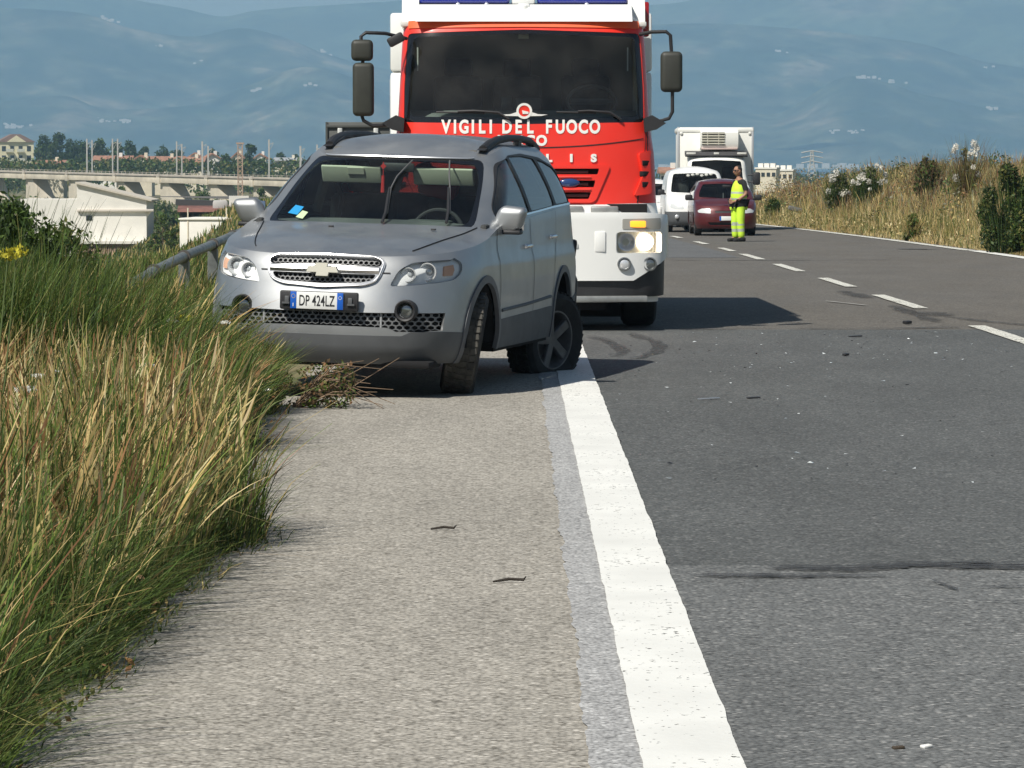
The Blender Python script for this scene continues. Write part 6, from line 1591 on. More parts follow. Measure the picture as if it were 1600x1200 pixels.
# back of a road sign behind the car
D = 58.0
RS = empty('road_sign', (px2x(572, D), D, float(zr(D))), 0, 'grey back of a rectangular road sign on two pale posts', 'sign')
zt = hgt(191, D) - float(zr(D)); w_ = wid(124, D)
SGR = mat('sign_back', (.095, .10, .095), .6, .2, var=.1, scale=4)
MB().box((0, 0, zt - .45), (w_, .03, .9), bevel=.008).build('panel', SGR, RS)
for z in (zt - .06, zt - .45, zt - .84): MB().box((0, -.035, z), (w_ * .98, .03, .045), bevel=.006).build('stiffener', mat('sign_rail', (.07, .075, .07), .6), RS)
for s in (-1, 1): MB().box((s * w_ * .492, -.02, zt - .45), (.03, .05, .9)).build('edge_strip', mat('sign_rail', (.07, .075, .07)), RS)
for px in (532, 588): MB().box((px2x(px, D) - RS.location.x, -.055, (zt - .09) / 2), (.075, .05, zt - .09), bevel=.012).build('post', mat('pale_post', (.50, .51, .49), .5, .5), RS)

# tubular guard rail on the left, bent down towards its near end
GAL = mat('galvanised_rail', (.20, .215, .21), .5, .5, var=.4, scale=5)
GRL = empty('guard_rail', (-3.5, 33.0, 0), 0, 'weathered tubular steel guard rail with clamps and posts sinking into the grass', 'guard rail')
gp_ = [at(174, 474, 33.4), at(205, 446, 35.6), at(240, 424, 38.0), at(287, 401, 41.2), at(332, 382, 44.6), at(364, 368, 47.6), at(392, 356, 51.0), at(430, 341, 56.5)]
O = GRL.location
for a, c in zip(gp_[:-1], gp_[1:]): MB().cyl(a - O, c - O, .052, n=14).build('tube', GAL, GRL)
for k in range(0, len(gp_)):
    p = gp_[k] - O; dr = (gp_[min(k + 1, 7)] - gp_[max(k - 1, 0)]).normalized()
    MB().cyl(p - dr * .055, p + dr * .055, .072, n=16).build('clamp', mat('clamp_iron', (.12, .11, .10), .6, .5, var=.3, scale=8), GRL)
    if k not in (2,):
        b = MB(); b.prism([(-.05, -.02), (.05, -.02), (.085, -1.3), (-.085, -1.3)], 'y', -.035, .035); b.box((0, .06, -.16), (.12, .10, .22), bevel=.02); o = b.build('post', GAL, GRL); o.location = p
MB().box(gp_[0] - O + Vector((-.02, -.1, -.05)), (.16, .05, .24), rot=(0, .2, .3), bevel=.02).build('end_plate', mat('clamp_iron', (.12, .11, .10)), GRL)
# short stretch of guard rail at the right edge
GRR = empty('guard_rail', (10.45, 76, 0), 0, 'end of a dark steel guard rail behind the bush at the right edge', 'guard rail')
b = MB(); b.prism([(0, .50), (.05, .54), (.05, .62), (0, .66), (.05, .72), (.05, .78), (0, .82), (-.02, .82), (.03, .77), (.03, .72), (-.02, .66), (.03, .61), (.03, .54), (-.02, .50)], 'y', -14, 4.4); b.build('rail', mat('rail_dark', (.10, .11, .12), .5, .6), GRR)
GRR.location.z = float(zr(76)) + .05
for y in (-8, -4, 0, 3.8): MB().box((.10, y, .1), (.10, .06, 1.7)).build('post', mat('rail_dark', (.10, .11, .12)), GRR)
# bent end of another rail further on
p = at(1243, 327, 130); e = empty('rail_end', tuple(p), R(20), 'bent grey end of a guard rail lying in the dry grass of the right bank', 'guard rail')
MB().box((0, 0, 0), (.55, .10, .16), rot=(0, R(14), 0), bevel=.05).build('beam', mat('rail_pale', (.22, .22, .20), .6, .4, var=.3, scale=6), e); MB().box((.1, .08, -.4), (.08, .08, .7)).build('post', mat('rail_dark', (.10, .11, .12)), e)
# ---------------------------------------------------------------- plants
GRASS_M = foliage_mat('grass_blades', .55, .22); LEAF_M = foliage_mat('leaves', .5, .25)
PAL = {'fresh': (.115, .165, .030), 'green': (.070, .115, .024), 'dark': (.034, .060, .016), 'olive': (.150, .150, .045), 'straw': (.48, .365, .155), 'pale': (.60, .50, .27), 'rust': (.30, .165, .075), 'brown': (.15, .10, .055), 'grey': (.22, .22, .15)}
def blades(base, h, w, lean, cols, prof, nseg=3, droop=.25, seed=1, face=None):
    """strips for n blades: base (n,3), height, width, lean (n,2) sideways reach as a share of height, colours (n,3), width profile"""
    g = np.random.default_rng(seed); n = len(base); t = np.linspace(0, 1, nseg + 1)
    phi = g.uniform(0, math.pi, n) if face is None else face + g.normal(0, .5, n)
    wx, wy = np.cos(phi), np.sin(phi)
    k = np.hypot(lean[:, 0], lean[:, 1])
    P = np.empty((n, nseg + 1, 2, 3))
    for i, tt in enumerate(t):
        bx = base[:, 0] + lean[:, 0] * h * tt ** 1.7; by = base[:, 1] + lean[:, 1] * h * tt ** 1.7
        bz = base[:, 2] + h * (tt - droop * k * tt ** 2.5)
        ww = w * prof[i] * .5
        for j, s in enumerate((-1, 1)):
            P[:, i, j, 0] = bx + s * wx * ww; P[:, i, j, 1] = by + s * wy * ww; P[:, i, j, 2] = bz
    V = P.reshape(-1, 3); per = (nseg + 1) * 2
    o = np.arange(n)[:, None] * per
    F = np.concatenate([o + np.array([[2 * i, 2 * i + 1, 2 * i + 3, 2 * i + 2]]) for i in range(nseg)], 0)
    # colour varies a little along the blade: paler tips
    tip = np.linspace(.85, 1.12, nseg + 1)[None, :, None, None]
    T = np.repeat(np.repeat((cols[:, None, None, :]) * tip, 2, 2), 1, 1).reshape(-1, 3)
    return V, F, T
class Heap:
    def __init__(s): s.V, s.F, s.T, s.n = [], [], [], 0
    def add(s, V, F, T): s.V.append(V); s.F.append(F + s.n); s.T.append(T); s.n += len(V)
    def build(s, name, m, parent=None, loc=None):
        me = mesh_np(name, np.concatenate(s.V), np.concatenate(s.F)); set_tint(me, np.concatenate(s.T)); return link(name, me, m, parent, loc)
def pick(g, n, names, probs):
    c = np.array([PAL[k] for k in names]); i = g.choice(len(names), n, p=np.array(probs) / sum(probs))
    return c[i] * g.uniform(.72, 1.3, (n, 1)) * g.uniform(.92, 1.08, (n, 3))
BLADE = [1, .85, .55, .06]; STEM = [1, .8, .75, .6]; SEED = [.8, .7, .65, .65, 2.6, 3.2, 1.6, .3]
def in_view(x, y, lo, hi, z=.4):
    p = 800 + FPX * x / y; return (p > lo) & (p < hi)

def leaf_cloud(n, clumps, size, cols, seed, stretch=(1, 1, 1), up=.3):
    """quads scattered round clump centres [(x,y,z,r)]"""
    q = np.random.default_rng(seed); c = np.array(clumps, float); wgt = c[:, 3] ** 2; i = q.choice(len(c), n, p=wgt / wgt.sum())
    dirv = q.normal(size=(n, 3)); dirv /= np.linalg.norm(dirv, axis=1, keepdims=True)
    r = c[i, 3] * q.random(n) ** .45
    P = c[i, :3] + dirv * r[:, None] * np.array(stretch)
    a = q.normal(size=(n, 3)) + np.array([0, 0, up]); a /= np.linalg.norm(a, axis=1, keepdims=True)
    b = np.cross(a, q.normal(size=(n, 3))); b /= np.linalg.norm(b, axis=1, keepdims=True)
    s = size * q.uniform(.6, 1.4, n)[:, None]
    V = np.stack([P - a * s, P + b * s * .45, P + a * s, P - b * s * .45], 1).reshape(-1, 3)
    F = np.arange(n)[:, None] * 4 + np.arange(4)[None]
    tone = (q.uniform(.75, 1.25, len(c))[i] * q.uniform(.7, 1.3, n))[:, None]
    T = np.repeat(cols[q.integers(0, len(cols), n)] * tone, 4, 0)
    return V, F, T
pal = lambda *k: np.array([PAL[a] for a in k])
# ---- left verge
g = np.random.default_rng(21)
def verge_points(n, dmin, dmax, xlo, xhi=-1.42, power=1.0):
    d = dmin + (dmax - dmin) * g.random(n) ** power; x = xlo + (xhi - xlo) * g.random(n)
    return x, d
H = Heap()
def left_grass(n, dmin, dmax, hscale, names, probs, width, prof, nseg, lean_mu, seed, xlo=-7.0, edge=-1.52, emin=0.0, clump=.5, power=1.0, hmin=.30, lean_sd=.22):
    x, d = verge_points(n, dmin, dmax, xlo, edge - emin + .5, power)
    e_edge = edge + (.30 - .13 * (1 - sstep(d, 11, 14.5))) * (1 - sstep(d, 14.5, 20)) + .16 * np.exp(-((d - 16.0) / .9) ** 2) + .22 * (fbm(d * .9, d * 0, 31, 4) - .5) * 2
    k = (x < e_edge - emin) & in_view(x, d, -420 - 380 * (d < 15), 640) & (fbm(x * 2.2, d * 1.1, seed, 3) > clump * g.random(len(x)))
    k &= ~((d > 24.6) & (x > -2.35) & (d < 31))         # nothing grows through the car
    x, d = x[k], d[k]; n = len(x); e = e_edge[k] - x
    h = (hmin + (1 - hmin) * sstep(e, 0, .75)) * hscale * g.uniform(.55, 1.2, n) * (.75 + .5 * fbm(x * 1.4, d * .7, seed + 5, 3))
    h *= (1 - .25 * sstep(d, 27, 40)) * (.86 + .14 * sstep(e, .0, .9) * sstep(d, 10, 12)) * .94
    z = zg(x, d) + 0
    cols = pick(g, n, names, probs)
    sidew = np.clip(1 - e / .6, 0, 1)
    ln = np.stack([g.normal(lean_mu, lean_sd, n) + sidew * g.uniform(-.05, .32, n), g.normal(-.05, lean_sd, n)], 1)
    H.add(*blades(np.stack([x, d, z], 1), h, width * g.uniform(.7, 1.4, n) * np.maximum(1, d / 17), ln, cols, prof, nseg, .3, seed))
left_grass(64000, 9.0, 27, .54, ['fresh', 'green', 'dark', 'olive', 'straw', 'rust'], [2, 2.6, 2.4, 2.2, 1.2, .5], .0070, BLADE, 3, .08, 1, clump=.35, lean_sd=.30)
left_grass(30000, 9.0, 15.5, .58, ['green', 'dark', 'fresh', 'olive'], [2.6, 3.4, 1.2, 1.3], .0075, BLADE, 3, .12, 2, clump=.4, lean_sd=.45)
left_grass(46000, 12.0, 24, .66, ['straw', 'pale', 'olive', 'rust', 'green', 'fresh'], [4.2, 1.8, 2.0, 1.8, .9, .8], .0034, STEM, 3, .12, 3, emin=.14, clump=.8, hmin=.55, lean_sd=.24)
left_grass(22000, 12.0, 24, .72, ['straw', 'pale', 'rust', 'olive', 'green'], [3.4, 1.6, 2.2, 1.2, .8], .0040, SEED, 7, .13, 4, emin=.2, clump=.85, hmin=.6, lean_sd=.2)
left_grass(22000, 20, 26.5, .60, ['fresh', 'green', 'olive', 'dark'], [3, 3, 1, 1], .0085, BLADE, 3, .14, 5, clump=.4)
left_grass(60000, 26, 60, .46, ['fresh', 'green', 'olive', 'straw', 'dark'], [2.2, 3, 1.6, 1.5, 1.5], .008, BLADE, 3, .12, 6, xlo=-11, clump=.4)
left_grass(1600, 10, 30, .95, ['green', 'olive', 'fresh'], [2, 2, 1], .0055, STEM, 3, .16, 7, emin=.2, clump=.9, hmin=.6)
left_grass(17000, 21.0, 24.5, .95, ['fresh', 'green', 'dark', 'olive'], [2, 3.5, 1.5, 1], .0080, BLADE, 3, .16, 12, xlo=-3.4, edge=-1.56, clump=.35, hmin=.72)
left_grass(2600, 21.5, 24.4, .86, ['straw', 'olive', 'rust'], [2, 2, 1], .0040, SEED, 7, .2, 13, xlo=-3.0, edge=-1.6, clump=.5, hmin=.7)
left_grass(15000, 9.2, 21, .86, ['green', 'olive', 'straw', 'fresh', 'rust'], [2.6, 1.8, 1.5, 1.6, .6], .0062, STEM, 3, .0, 14, xlo=-1.85, emin=.03, clump=1.25, hmin=.85, lean_sd=.2)
left_grass(5000, 13, 21, .85, ['straw', 'pale', 'rust', 'olive'], [3, 1.6, 1.6, 1], .0046, SEED, 7, .02, 17, xlo=-1.9, emin=.05, clump=1.2, hmin=.85, lean_sd=.18)
left_grass(17000, 9.2, 21, .62, ['dark', 'green', 'olive', 'straw'], [2, 2.4, 1, .6], .0080, BLADE, 3, .0, 15, xlo=-2.0, emin=.0, clump=1.1, hmin=.8)
left_grass(26000, 9.0, 26, .27, ['olive', 'green', 'straw', 'brown', 'fresh', 'dark'], [2, 2.8, 1.6, .8, 1.4, 1.4], .0065, BLADE, 3, .4, 8, xlo=-2.0, emin=-.10, clump=.95, hmin=.45, lean_sd=.5)
left_grass(42000, 40, 150, .55, ['green', 'olive', 'fresh', 'straw', 'dark'], [2.5, 2.2, 1, 1.6, 1.5], .009, BLADE, 3, .08, 11, xlo=-26, edge=-3.9, clump=.5)
left_grass(60000, 100, 330, .8, ['green', 'olive', 'fresh', 'straw', 'dark'], [2.2, 2.2, 1, 2.0, 1.5], .0075, BLADE, 3, .08, 16, xlo=-60, edge=-6.0, clump=.6)
left_grass(9000, 9.0, 13.5, .62, ['green', 'fresh', 'dark', 'olive'], [2.4, 1.6, 2, 1.2], .0052, BLADE, 3, .62, 18, xlo=-1.75, emin=.0, clump=1.0, hmin=.7, lean_sd=.38)
left_grass(5000, 13.5, 21, .50, ['green', 'fresh', 'olive', 'straw'], [2.4, 1.6, 1.6, 1], .0052, BLADE, 3, .55, 19, xlo=-1.85, emin=.0, clump=1.15, hmin=.7, lean_sd=.38)
# stray long stems reaching out over the chippings
n = 200; d = g.uniform(9.3, 24, n); x = g.uniform(-.35, -.05, n) - 1.5 + (.30 - .13 * (1 - sstep(d, 11, 14.5))) * (1 - sstep(d, 14.5, 20))
H.add(*blades(np.stack([x, d, zg(x, d)], 1), g.uniform(.35, .75, n), np.full(n, .005), np.stack([g.uniform(.4, 1.1, n), g.normal(-.2, .4, n)], 1), pick(g, n, ['fresh', 'olive', 'straw', 'green'], [2, 2, 2, 1]), STEM + [.3], 4, .45, 9))
cl = []; q = np.random.default_rng(14)
for k in range(420):
    d = q.uniform(9.2, 26); x = q.uniform(-.9, .02) + (-1.52 + .28 * (1 - float(sstep(d, 14.5, 20)))); r = q.uniform(.05, .16); cl.append((x, d, float(zg(x, d)) + q.uniform(.05, .42) * min(1, .35 + (-1.2 - x)), r))
H.add(*leaf_cloud(15000, cl, .016, pal('green', 'dark', 'olive', 'green', 'rust', 'straw'), 24, (1, 1.3, .8), .6))
tag(H.build('roadside_grass', GRASS_M), 'tall green and straw coloured grass growing along the left road edge', 'grass', kind='stuff')

# ---- leafy things
BARK = mat('bark', (.09, .065, .045), .9, var=.4, scale=3)
def tree(px, ytop, ybase, wpx, d, label, dense=1.0, cols=('dark', 'green'), seed=1, shape='round', cat='tree', name='tree', trunk=True, group='trees growing round the village', n=None, zbase=None):
    q = random.Random(seed); zt = hgt(ytop, d); zb = float(zg(px2x(px, d), d)) if zbase is None else zbase
    e = empty(name, (px2x(px, d), d, zb), q.uniform(0, 6), label, cat, group); h = zt - zb; w_ = wid(wpx, d) / 2
    cl = []
    for k in range(int(26 * dense)):
        a = q.uniform(0, 2 * math.pi); t = q.random()
        if shape == 'tall': rr = w_ * .75 * math.sqrt(q.random()) * (1 - .75 * abs(t - .35)); z = h * (.12 + .83 * t)
        else: rr = w_ * .80 * math.sqrt(q.random()) * math.sqrt(max(.05, 1 - (t * 1.02) ** 2)); z = h * (.38 + .55 * t) if trunk else h * (.08 + .80 * t)
        cl.append((rr * math.cos(a), rr * math.sin(a), z, max(w_, h * .3) * q.uniform(.16, .34)))
    V, F, T = leaf_cloud(n or int(1500 * dense), cl, max(.030 * h, d / FPX * 1.6), pal(*cols), seed)
    hp = Heap(); hp.add(V, F, T); hp.build('crown', LEAF_M, e)
    b = MB(); b.tube([(0, 0, -.3), (.02 * h, 0, h * .35), (-.02 * h, .01 * h, h * .7)], [h * .03, h * .022, h * .008], 7)
    for k in range(5):
        a = k * 1.26 + .3; b.tube([(0, 0, h * (.28 + .07 * k)), (w_ * .3 * math.cos(a), w_ * .3 * math.sin(a), h * (.45 + .07 * k)), (w_ * .65 * math.cos(a), w_ * .65 * math.sin(a), h * (.55 + .07 * k))], [h * .012, h * .008, h * .003], 5)
    b.build('trunk', BARK, e); return e
LT = 'dark broad tree in the belt %s'
tr_list = [(72, 208, 262, 36, 1150, 'behind the apartment block'), (92, 206, 262, 40, 1140, 'tallest right of the apartment block'), (116, 211, 262, 34, 1160, 'between the tallest tree and the first mast'), (133, 219, 262, 26, 1150, 'at the first pair of masts'),
           (158, 216, 262, 40, 1170, 'just right of the first pair of masts'), (182, 220, 262, 30, 1160, 'at the second pair of masts'), (206, 219, 262, 38, 1180, 'right of the second pair of masts'), (226, 228, 262, 24, 1180, 'above the yellow gabled house'),
           (256, 225, 262, 26, 1200, 'standing alone over the long tiled roof'), (276, 229, 262, 32, 1210, 'left of the third pair of masts'), (334, 232, 262, 20, 1220, 'behind the white gables'), (352, 240, 262, 40, 900, 'low and bushy left of the lattice mast'), (392, 224, 262, 20, 1000, 'slender and upright right of the lattice mast'), (440, 236, 262, 30, 1150, 'low by the grey sheds'), (464, 240, 262, 24, 1120, 'beside the silver car roof')]
for k, (px, yt, yb, w_, d, s) in enumerate(tr_list):
    tree(px, yt, yb, w_, d, LT % s, 1.2, ('dark', 'dark', 'green'), 100 + k, 'tall' if px == 392 else 'round')
# low growth along the far side of the viaduct and on the plain: reads as one mass
H = Heap(); q = np.random.default_rng(77)
cl = []
for k in range(260):
    px = q.uniform(-60, 520); d = q.uniform(895, 1250); hh = q.uniform(1.5, 4.2); cl.append((px2x(px, d), d, PLAIN + hh * .6 + 1.2, hh))
H.add(*leaf_cloud(16000, cl, .62, pal('dark', 'green', 'green', 'olive'), 5, (1.6, 1, .8)))
for k in range(120):
    px = q.uniform(-60, 520); d = q.uniform(885, 915); hh = q.uniform(1.6, 3.4); cl.append((px2x(px, d), d, hgt(258, d) - hh * .2, hh))
H.add(*leaf_cloud(9000, cl[260:], .5, pal('dark', 'green', 'olive', 'dark'), 15, (1.6, 1, .8)))
cl = []
for k in range(150):
    px = q.uniform(-40, 480); d = q.uniform(420, 680); hh = q.uniform(.7, 1.9); cl.append((px2x(px, d), d, PLAIN + hh * .5, hh))
H.add(*leaf_cloud(9000, cl, .38, pal('dark', 'green', 'dark', 'olive'), 6, (1.8, 1, .9)))
cl = []
for k in range(160):
    d = q.uniform(1300, 2300); px = q.uniform(-60, 1700); hh = q.uniform(3, 6); cl.append((px2x(px, d), d, float(zg(px2x(px, d), d)) + hh * .4, hh))
H.add(*leaf_cloud(9000, cl, 1.2, pal('dark', 'green', 'dark'), 8, (2.5, 1, .7)))
tag(H.build('undergrowth', LEAF_M), 'dark scrub and hedges covering the plain round the viaduct', 'scrub', kind='stuff')
for k, (px, yt, w_, d, s) in enumerate([(255, 333, 44, 285, 'dark green bush between the farm building and the white shed'), (272, 350, 30, 262, 'green bush against the left end of the white shed'), (243, 362, 30, 275, 'low bush at the foot of the farm building porch'),
        (318, 296, 46, 560, 'round tree standing under the viaduct left of the lattice mast'), (140, 275, 30, 470, 'small tree in front of the viaduct above the sloping white roof'), (408, 288, 32, 540, 'bushy tree under the viaduct beside the car mirror'), (190, 288, 30, 600, 'round bush under the viaduct behind the sloping roof'), (20, 322, 30, 330, 'bush at the left end of the farm building')]):
    tree(px, yt, 400, w_, d, s, 1.0, ('dark', 'green', 'fresh'), 300 + k, 'round', 'bush', 'bush', trunk=False, group='bushes on the plain')

# ---- dark shrubs by the left rail, with upright shoots
def shrub(name, loc, r, h, cols, label, seed, n_leaf=2600, n_shoot=260, leaf=.030, cat='shrub', shoots=('dark', 'green'), lean=.12, group=None):
    e = empty(name, loc, 0, label, cat, group); q = np.random.default_rng(seed)
    cl = []
    for k in range(34):
        a = q.uniform(0, 2 * math.pi); t = q.random(); rr = r * .8 * math.sqrt(q.random()) * math.sqrt(max(.08, 1 - t * t)); cl.append((rr * math.cos(a), rr * math.sin(a), h * (.08 + .8 * t), r * q.uniform(.16, .30)))
    hp = Heap(); hp.add(*leaf_cloud(n_leaf, cl, leaf, pal(*cols), seed, (1, 1, 1.3), .8)); hp.build('leaves', LEAF_M, e)
    a = q.uniform(0, 2 * math.pi, n_shoot); rr = r * .85 * np.sqrt(q.random(n_shoot)); b0 = np.stack([rr * np.cos(a) * .7, rr * np.sin(a) * .7, np.zeros(n_shoot)], 1)
    hh = h * q.uniform(.7, 1.12, n_shoot) * np.sqrt(np.clip(1.15 - (rr / r) ** 2, .2, 1))
    ln = np.stack([np.cos(a) * rr / r * .35 + q.normal(lean, .1, n_shoot), np.sin(a) * rr / r * .35], 1)
    c = pal(*shoots)[q.integers(0, len(shoots), n_shoot)] * q.uniform(.7, 1.3, (n_shoot, 1))
    hp = Heap(); hp.add(*blades(b0, hh, np.full(n_shoot, max(.008, leaf * .3)), ln, c, [1, .9, .7, .2], 3, .2, seed)); hp.build('shoots', GRASS_M, e); return e
shrub('shrub', tuple(at(20, 470, 30.5).xy) + (.0,), .68, 1.30, ('dark', 'green', 'green'), 'dark green leafy shrub at the left edge in front of the farm building', 1, 5200)
shrub('shrub', tuple(at(100, 470, 31.5).xy) + (.0,), .60, 1.12, ('dark', 'green', 'olive'), 'rounded dark shrub between the left edge shrub and the guard rail', 2, 3600)
shrub('shrub', tuple(at(-50, 470, 29).xy) + (.0,), .60, 1.25, ('dark', 'green'), 'dark shrub cut by the left edge of the picture', 3, 3000)
# sprawling weed under the front of the car
e = empty('weed', (-1.42, 24.45, -.02), 0, 'sprawling brownish weed with dry twigs in front of the car bumper', 'weed'); q = np.random.default_rng(9)
cl = [(q.uniform(-.32, .42), q.uniform(-.25, .2), abs(q.normal(.14, .10)) + .03, q.uniform(.05, .11)) for k in range(26)]
hp = Heap(); hp.add(*leaf_cloud(1500, cl, .017, pal('olive', 'green', 'brown', 'rust', 'fresh'), 9)); hp.build('leaves', LEAF_M, e)
b = MB()
for k in range(16):
    a = q.uniform(-.6, .9); L0 = q.uniform(.3, .72); b.tube([(0, 0, 0), (L0 * .5 * math.cos(a), L0 * .3 * math.sin(a) - .05, q.uniform(.1, .3)), (L0 * math.cos(a), L0 * .6 * math.sin(a) - .08, q.uniform(.0, .36))], [.006, .004, .002], 5)
b.build('twigs', mat('dry_twig', (.20, .14, .09), .9), e)
# flowers
M_UMB = foliage_mat('petals', .6, .3)
def umbel(px, py, d, r, col, label, group, name='wild_flower', flat=.25, cat='flower'):
    p = at(px, py, d); z0 = float(zg(p.x - .12, d)); e = empty(name, (p.x, d, p.z), 0, label, cat, group)
    MB().tube([(-.16, .03, z0 - p.z), (-.05, .01, (z0 - p.z) * .4), (0, 0, 0)], [.004, .0035, .003], 5).build('stem', mat('flower_stem', (.10, .14, .04), .7), e)
    q = np.random.default_rng(int(px + py)); V, F, T = leaf_cloud(90, [(0, 0, .01, r)], r * .22, np.array([col]), int(px), (1, 1, flat)); hp = Heap(); hp.add(V, F, T); hp.build('head', M_UMB, e)
for px, py, d, r, w in ((233, 574, 19, .035, 'flat white umbel tilted in the middle of the straw coloured grass'), (58, 590, 17, .035, 'flat white umbel at the left beside the pale thicket'), (86, 583, 18, .02, 'small white umbel just right of the flat one at the left'), (270, 504, 22.5, .04, 'broad white umbel below the guard rail in green grass'), (352, 506, 23, .035, 'white umbel in the green grass before the car bumper'), (40, 612, 16, .05, 'large whitish umbel low at the left edge of the grass'), (296, 703, 17.6, .025, 'tiny white flower above the dried seed heads'), (240, 713, 17.4, .022, 'tiny white flower left of the dried seed heads'), (180, 790, 15.5, .02, 'tiny white flower low in the dark green grass'), (418, 612, 22, .022, 'tiny white flower near the shoulder before the car')):
    umbel(px, py, d, r, (.75, .74, .68), w, 'white flowers in the left roadside grass')
for px, py, w in ((315, 727, 'upper of two round dried seed heads at the shoulder edge'), (345, 748, 'lower of two round dried seed heads leaning over the shoulder')): umbel(px, py, 17.3, .030, (.48, .36, .16), w, 'dried seed heads at the shoulder edge', flat=.9)
for px, py, d, r, w in ((12, 402, 15, .05, 'yellow flower head tallest at the left edge'), (26, 396, 15.2, .045, 'second yellow flower head beside the tallest at the left edge'), (128, 845, 13.5, .016, 'small yellow flower low in the dark grass, the higher one'), (117, 858, 13.4, .016, 'small yellow flower low in the dark grass, the lower one'), (288, 500, 23, .05, 'greenish yellow round flower head below the guard rail')):
    umbel(px, py, d, r, (.55, .50, .05), w, 'yellow flowers in the left grass', flat=.5)

# ---- right bank
H = Heap(); g = np.random.default_rng(5)
def bank_grass(n, dmin, dmax, qlo, qhi, h, names, probs, width, prof, nseg, seed, clump=.6, lean=.05):
    d = dmin + (dmax - dmin) * g.random(n) ** 1.2; qq = qlo + (qhi - qlo) * g.random(n) ** 1.3; x = qq + cx(d)
    k = in_view(x, d, 1060, 1680) & (fbm(x * .9, d * .35, seed, 3) > clump * g.random(n)); x, d, qq = x[k], d[k], qq[k]; n = len(x)
    hh = h * g.uniform(.5, 1.25, n) * (.6 + .8 * fbm(x * .8, d * .25, seed + 3, 3)) * (1 - .45 * sstep(d, 110, 170)) * (.35 + .65 * sstep(qq - 9.7, 0, .9)) * (1 - .75 * np.exp(-((d - 76) / 5.0) ** 2) * (qq < 10.9))
    H.add(*blades(np.stack([x, d, zg(x, d)], 1), hh, width * g.uniform(.7, 1.5, n) * d / 85, np.stack([g.normal(lean, .18, n), g.normal(0, .18, n)], 1), pick(g, n, names, probs), prof, nseg, .25, seed))
bank_grass(80000, 60, 175, 9.72, 15, .55, ['straw', 'pale', 'olive', 'green', 'rust'], [4, 2.2, 2.4, 1.4, .6], .011, BLADE, 3, 41, .75, .0)
bank_grass(40000, 60, 180, 11.0, 22, .70, ['rust', 'straw', 'brown', 'olive', 'grey'], [2.0, 2.0, 2.0, 1.6, 1.4], .010, [1, .8, .9, .3], 3, 42, .8, .0)
bank_grass(7000, 60, 175, 11.6, 20, .85, ['rust', 'brown', 'straw', 'grey'], [1.4, 2, 1.5, 1.2], .006, SEED, 7, 43, .9, .0)
bank_grass(16000, 62, 170, 9.9, 16, .58, ['green', 'olive', 'fresh', 'dark'], [2, 2, 1, 1], .012, BLADE, 3, 44, 1.0, .0)
bank_grass(11000, 60, 175, 9.62, 10.3, .28, ['straw', 'pale', 'olive', 'brown'], [3, 2, 1, 1], .016, BLADE, 3, 45, .4, .0)
q = np.random.default_rng(61)
def weed_mass(n, qlo, qhi, dlo, dhi, r0, r1, zk, cols, seed, leaf, nl):
    cl = []
    for k in range(n):
        d = q.uniform(dlo, dhi); qq = q.uniform(qlo, qhi); x = qq + float(cx(d)); r = q.uniform(r0, r1); cl.append((x, d, float(zg(x, d)) + r * zk, r))
    H.add(*leaf_cloud(nl, cl, leaf, pal(*cols), seed, (1.1, 1.6, .9), .5))
weed_mass(190, 11.5, 20, 66, 165, .3, .6, 1.0, ('rust', 'brown', 'straw', 'olive', 'grey'), 3, .038, 30000)
weed_mass(90, 10.6, 15, 66, 150, .2, .45, .7, ('olive', 'green', 'grey', 'straw'), 4, .045, 9000)
weed_mass(34, 11, 19, 70, 140, .25, .6, .9, ('dark', 'green', 'green'), 6, .05, 5000)
weed_mass(110, 9.9, 11.5, 64, 140, .15, .32, .6, ('straw', 'pale', 'olive'), 7, .040, 8000)
tag(H.build('bank_grass', GRASS_M), 'dry golden grass and reddish weeds covering the bank right of the road', 'grass', kind='stuff')
def bank_shrub(px, py_base, d, wpx, hpx, cols, label, seed, n=2600, flowers=0, shoots=('dark', 'green'), fcol=(.78, .76, .70), leaf=.05, flat=1.0):
    x = px2x(px, d); e = shrub('shrub', (x, d, float(zg(x, d)) - .05), wid(wpx, d) / 2, wid(hpx, d), cols, label, seed, n, 300, leaf, shoots=shoots, lean=.02)
    if flowers:
        q = np.random.default_rng(seed + 1)
        for k in range(flowers):
            a = q.uniform(-1, 1); z = wid(hpx, d) * q.uniform(.45, 1.0); V, F, T = leaf_cloud(60, [(0, 0, 0, q.uniform(.06, .13))], .035, np.array([fcol]), seed + k)
            hp = Heap(); hp.add(V, F, T); o = hp.build('blossom', M_UMB, e); o.location = (a * wid(wpx, d) * .45, -wid(wpx, d) * .3 * math.sqrt(1 - a * a), z)
bank_shrub(1578, 395, 76.0, 120, 150, ('dark', 'green', 'dark', 'olive'), 'tall dark green bush at the right edge beside the white line', 51, 9000, shoots=('green', 'dark', 'dark'), leaf=.040)
bank_shrub(1508, 290, 100, 44, 112, ('grey', 'olive'), 'plant with big white plumes on top of the right bank', 52, 500, 9, shoots=('olive', 'brown'))
bank_shrub(1310, 310, 122, 52, 80, ('green', 'olive', 'grey'), 'green bush with white blossoms at the left of the right bank', 53, 1500, 9, leaf=.06)
bank_shrub(1356, 310, 118, 60, 76, ('olive', 'grey', 'green'), 'green and olive bush with white blossoms in the middle of the right bank', 54, 1100, 12, leaf=.06)
bank_shrub(1452, 320, 108, 64, 84, ('green', 'brown', 'olive'), 'dark bush among the reddish weeds of the right bank', 55, 1500, leaf=.06, shoots=('brown', 'dark'))
bank_shrub(1209, 346, 136, 34, 40, ('dark', 'olive', 'green'), 'small dark bush beside the end of the edge line behind the person', 56, 1200, leaf=.06)
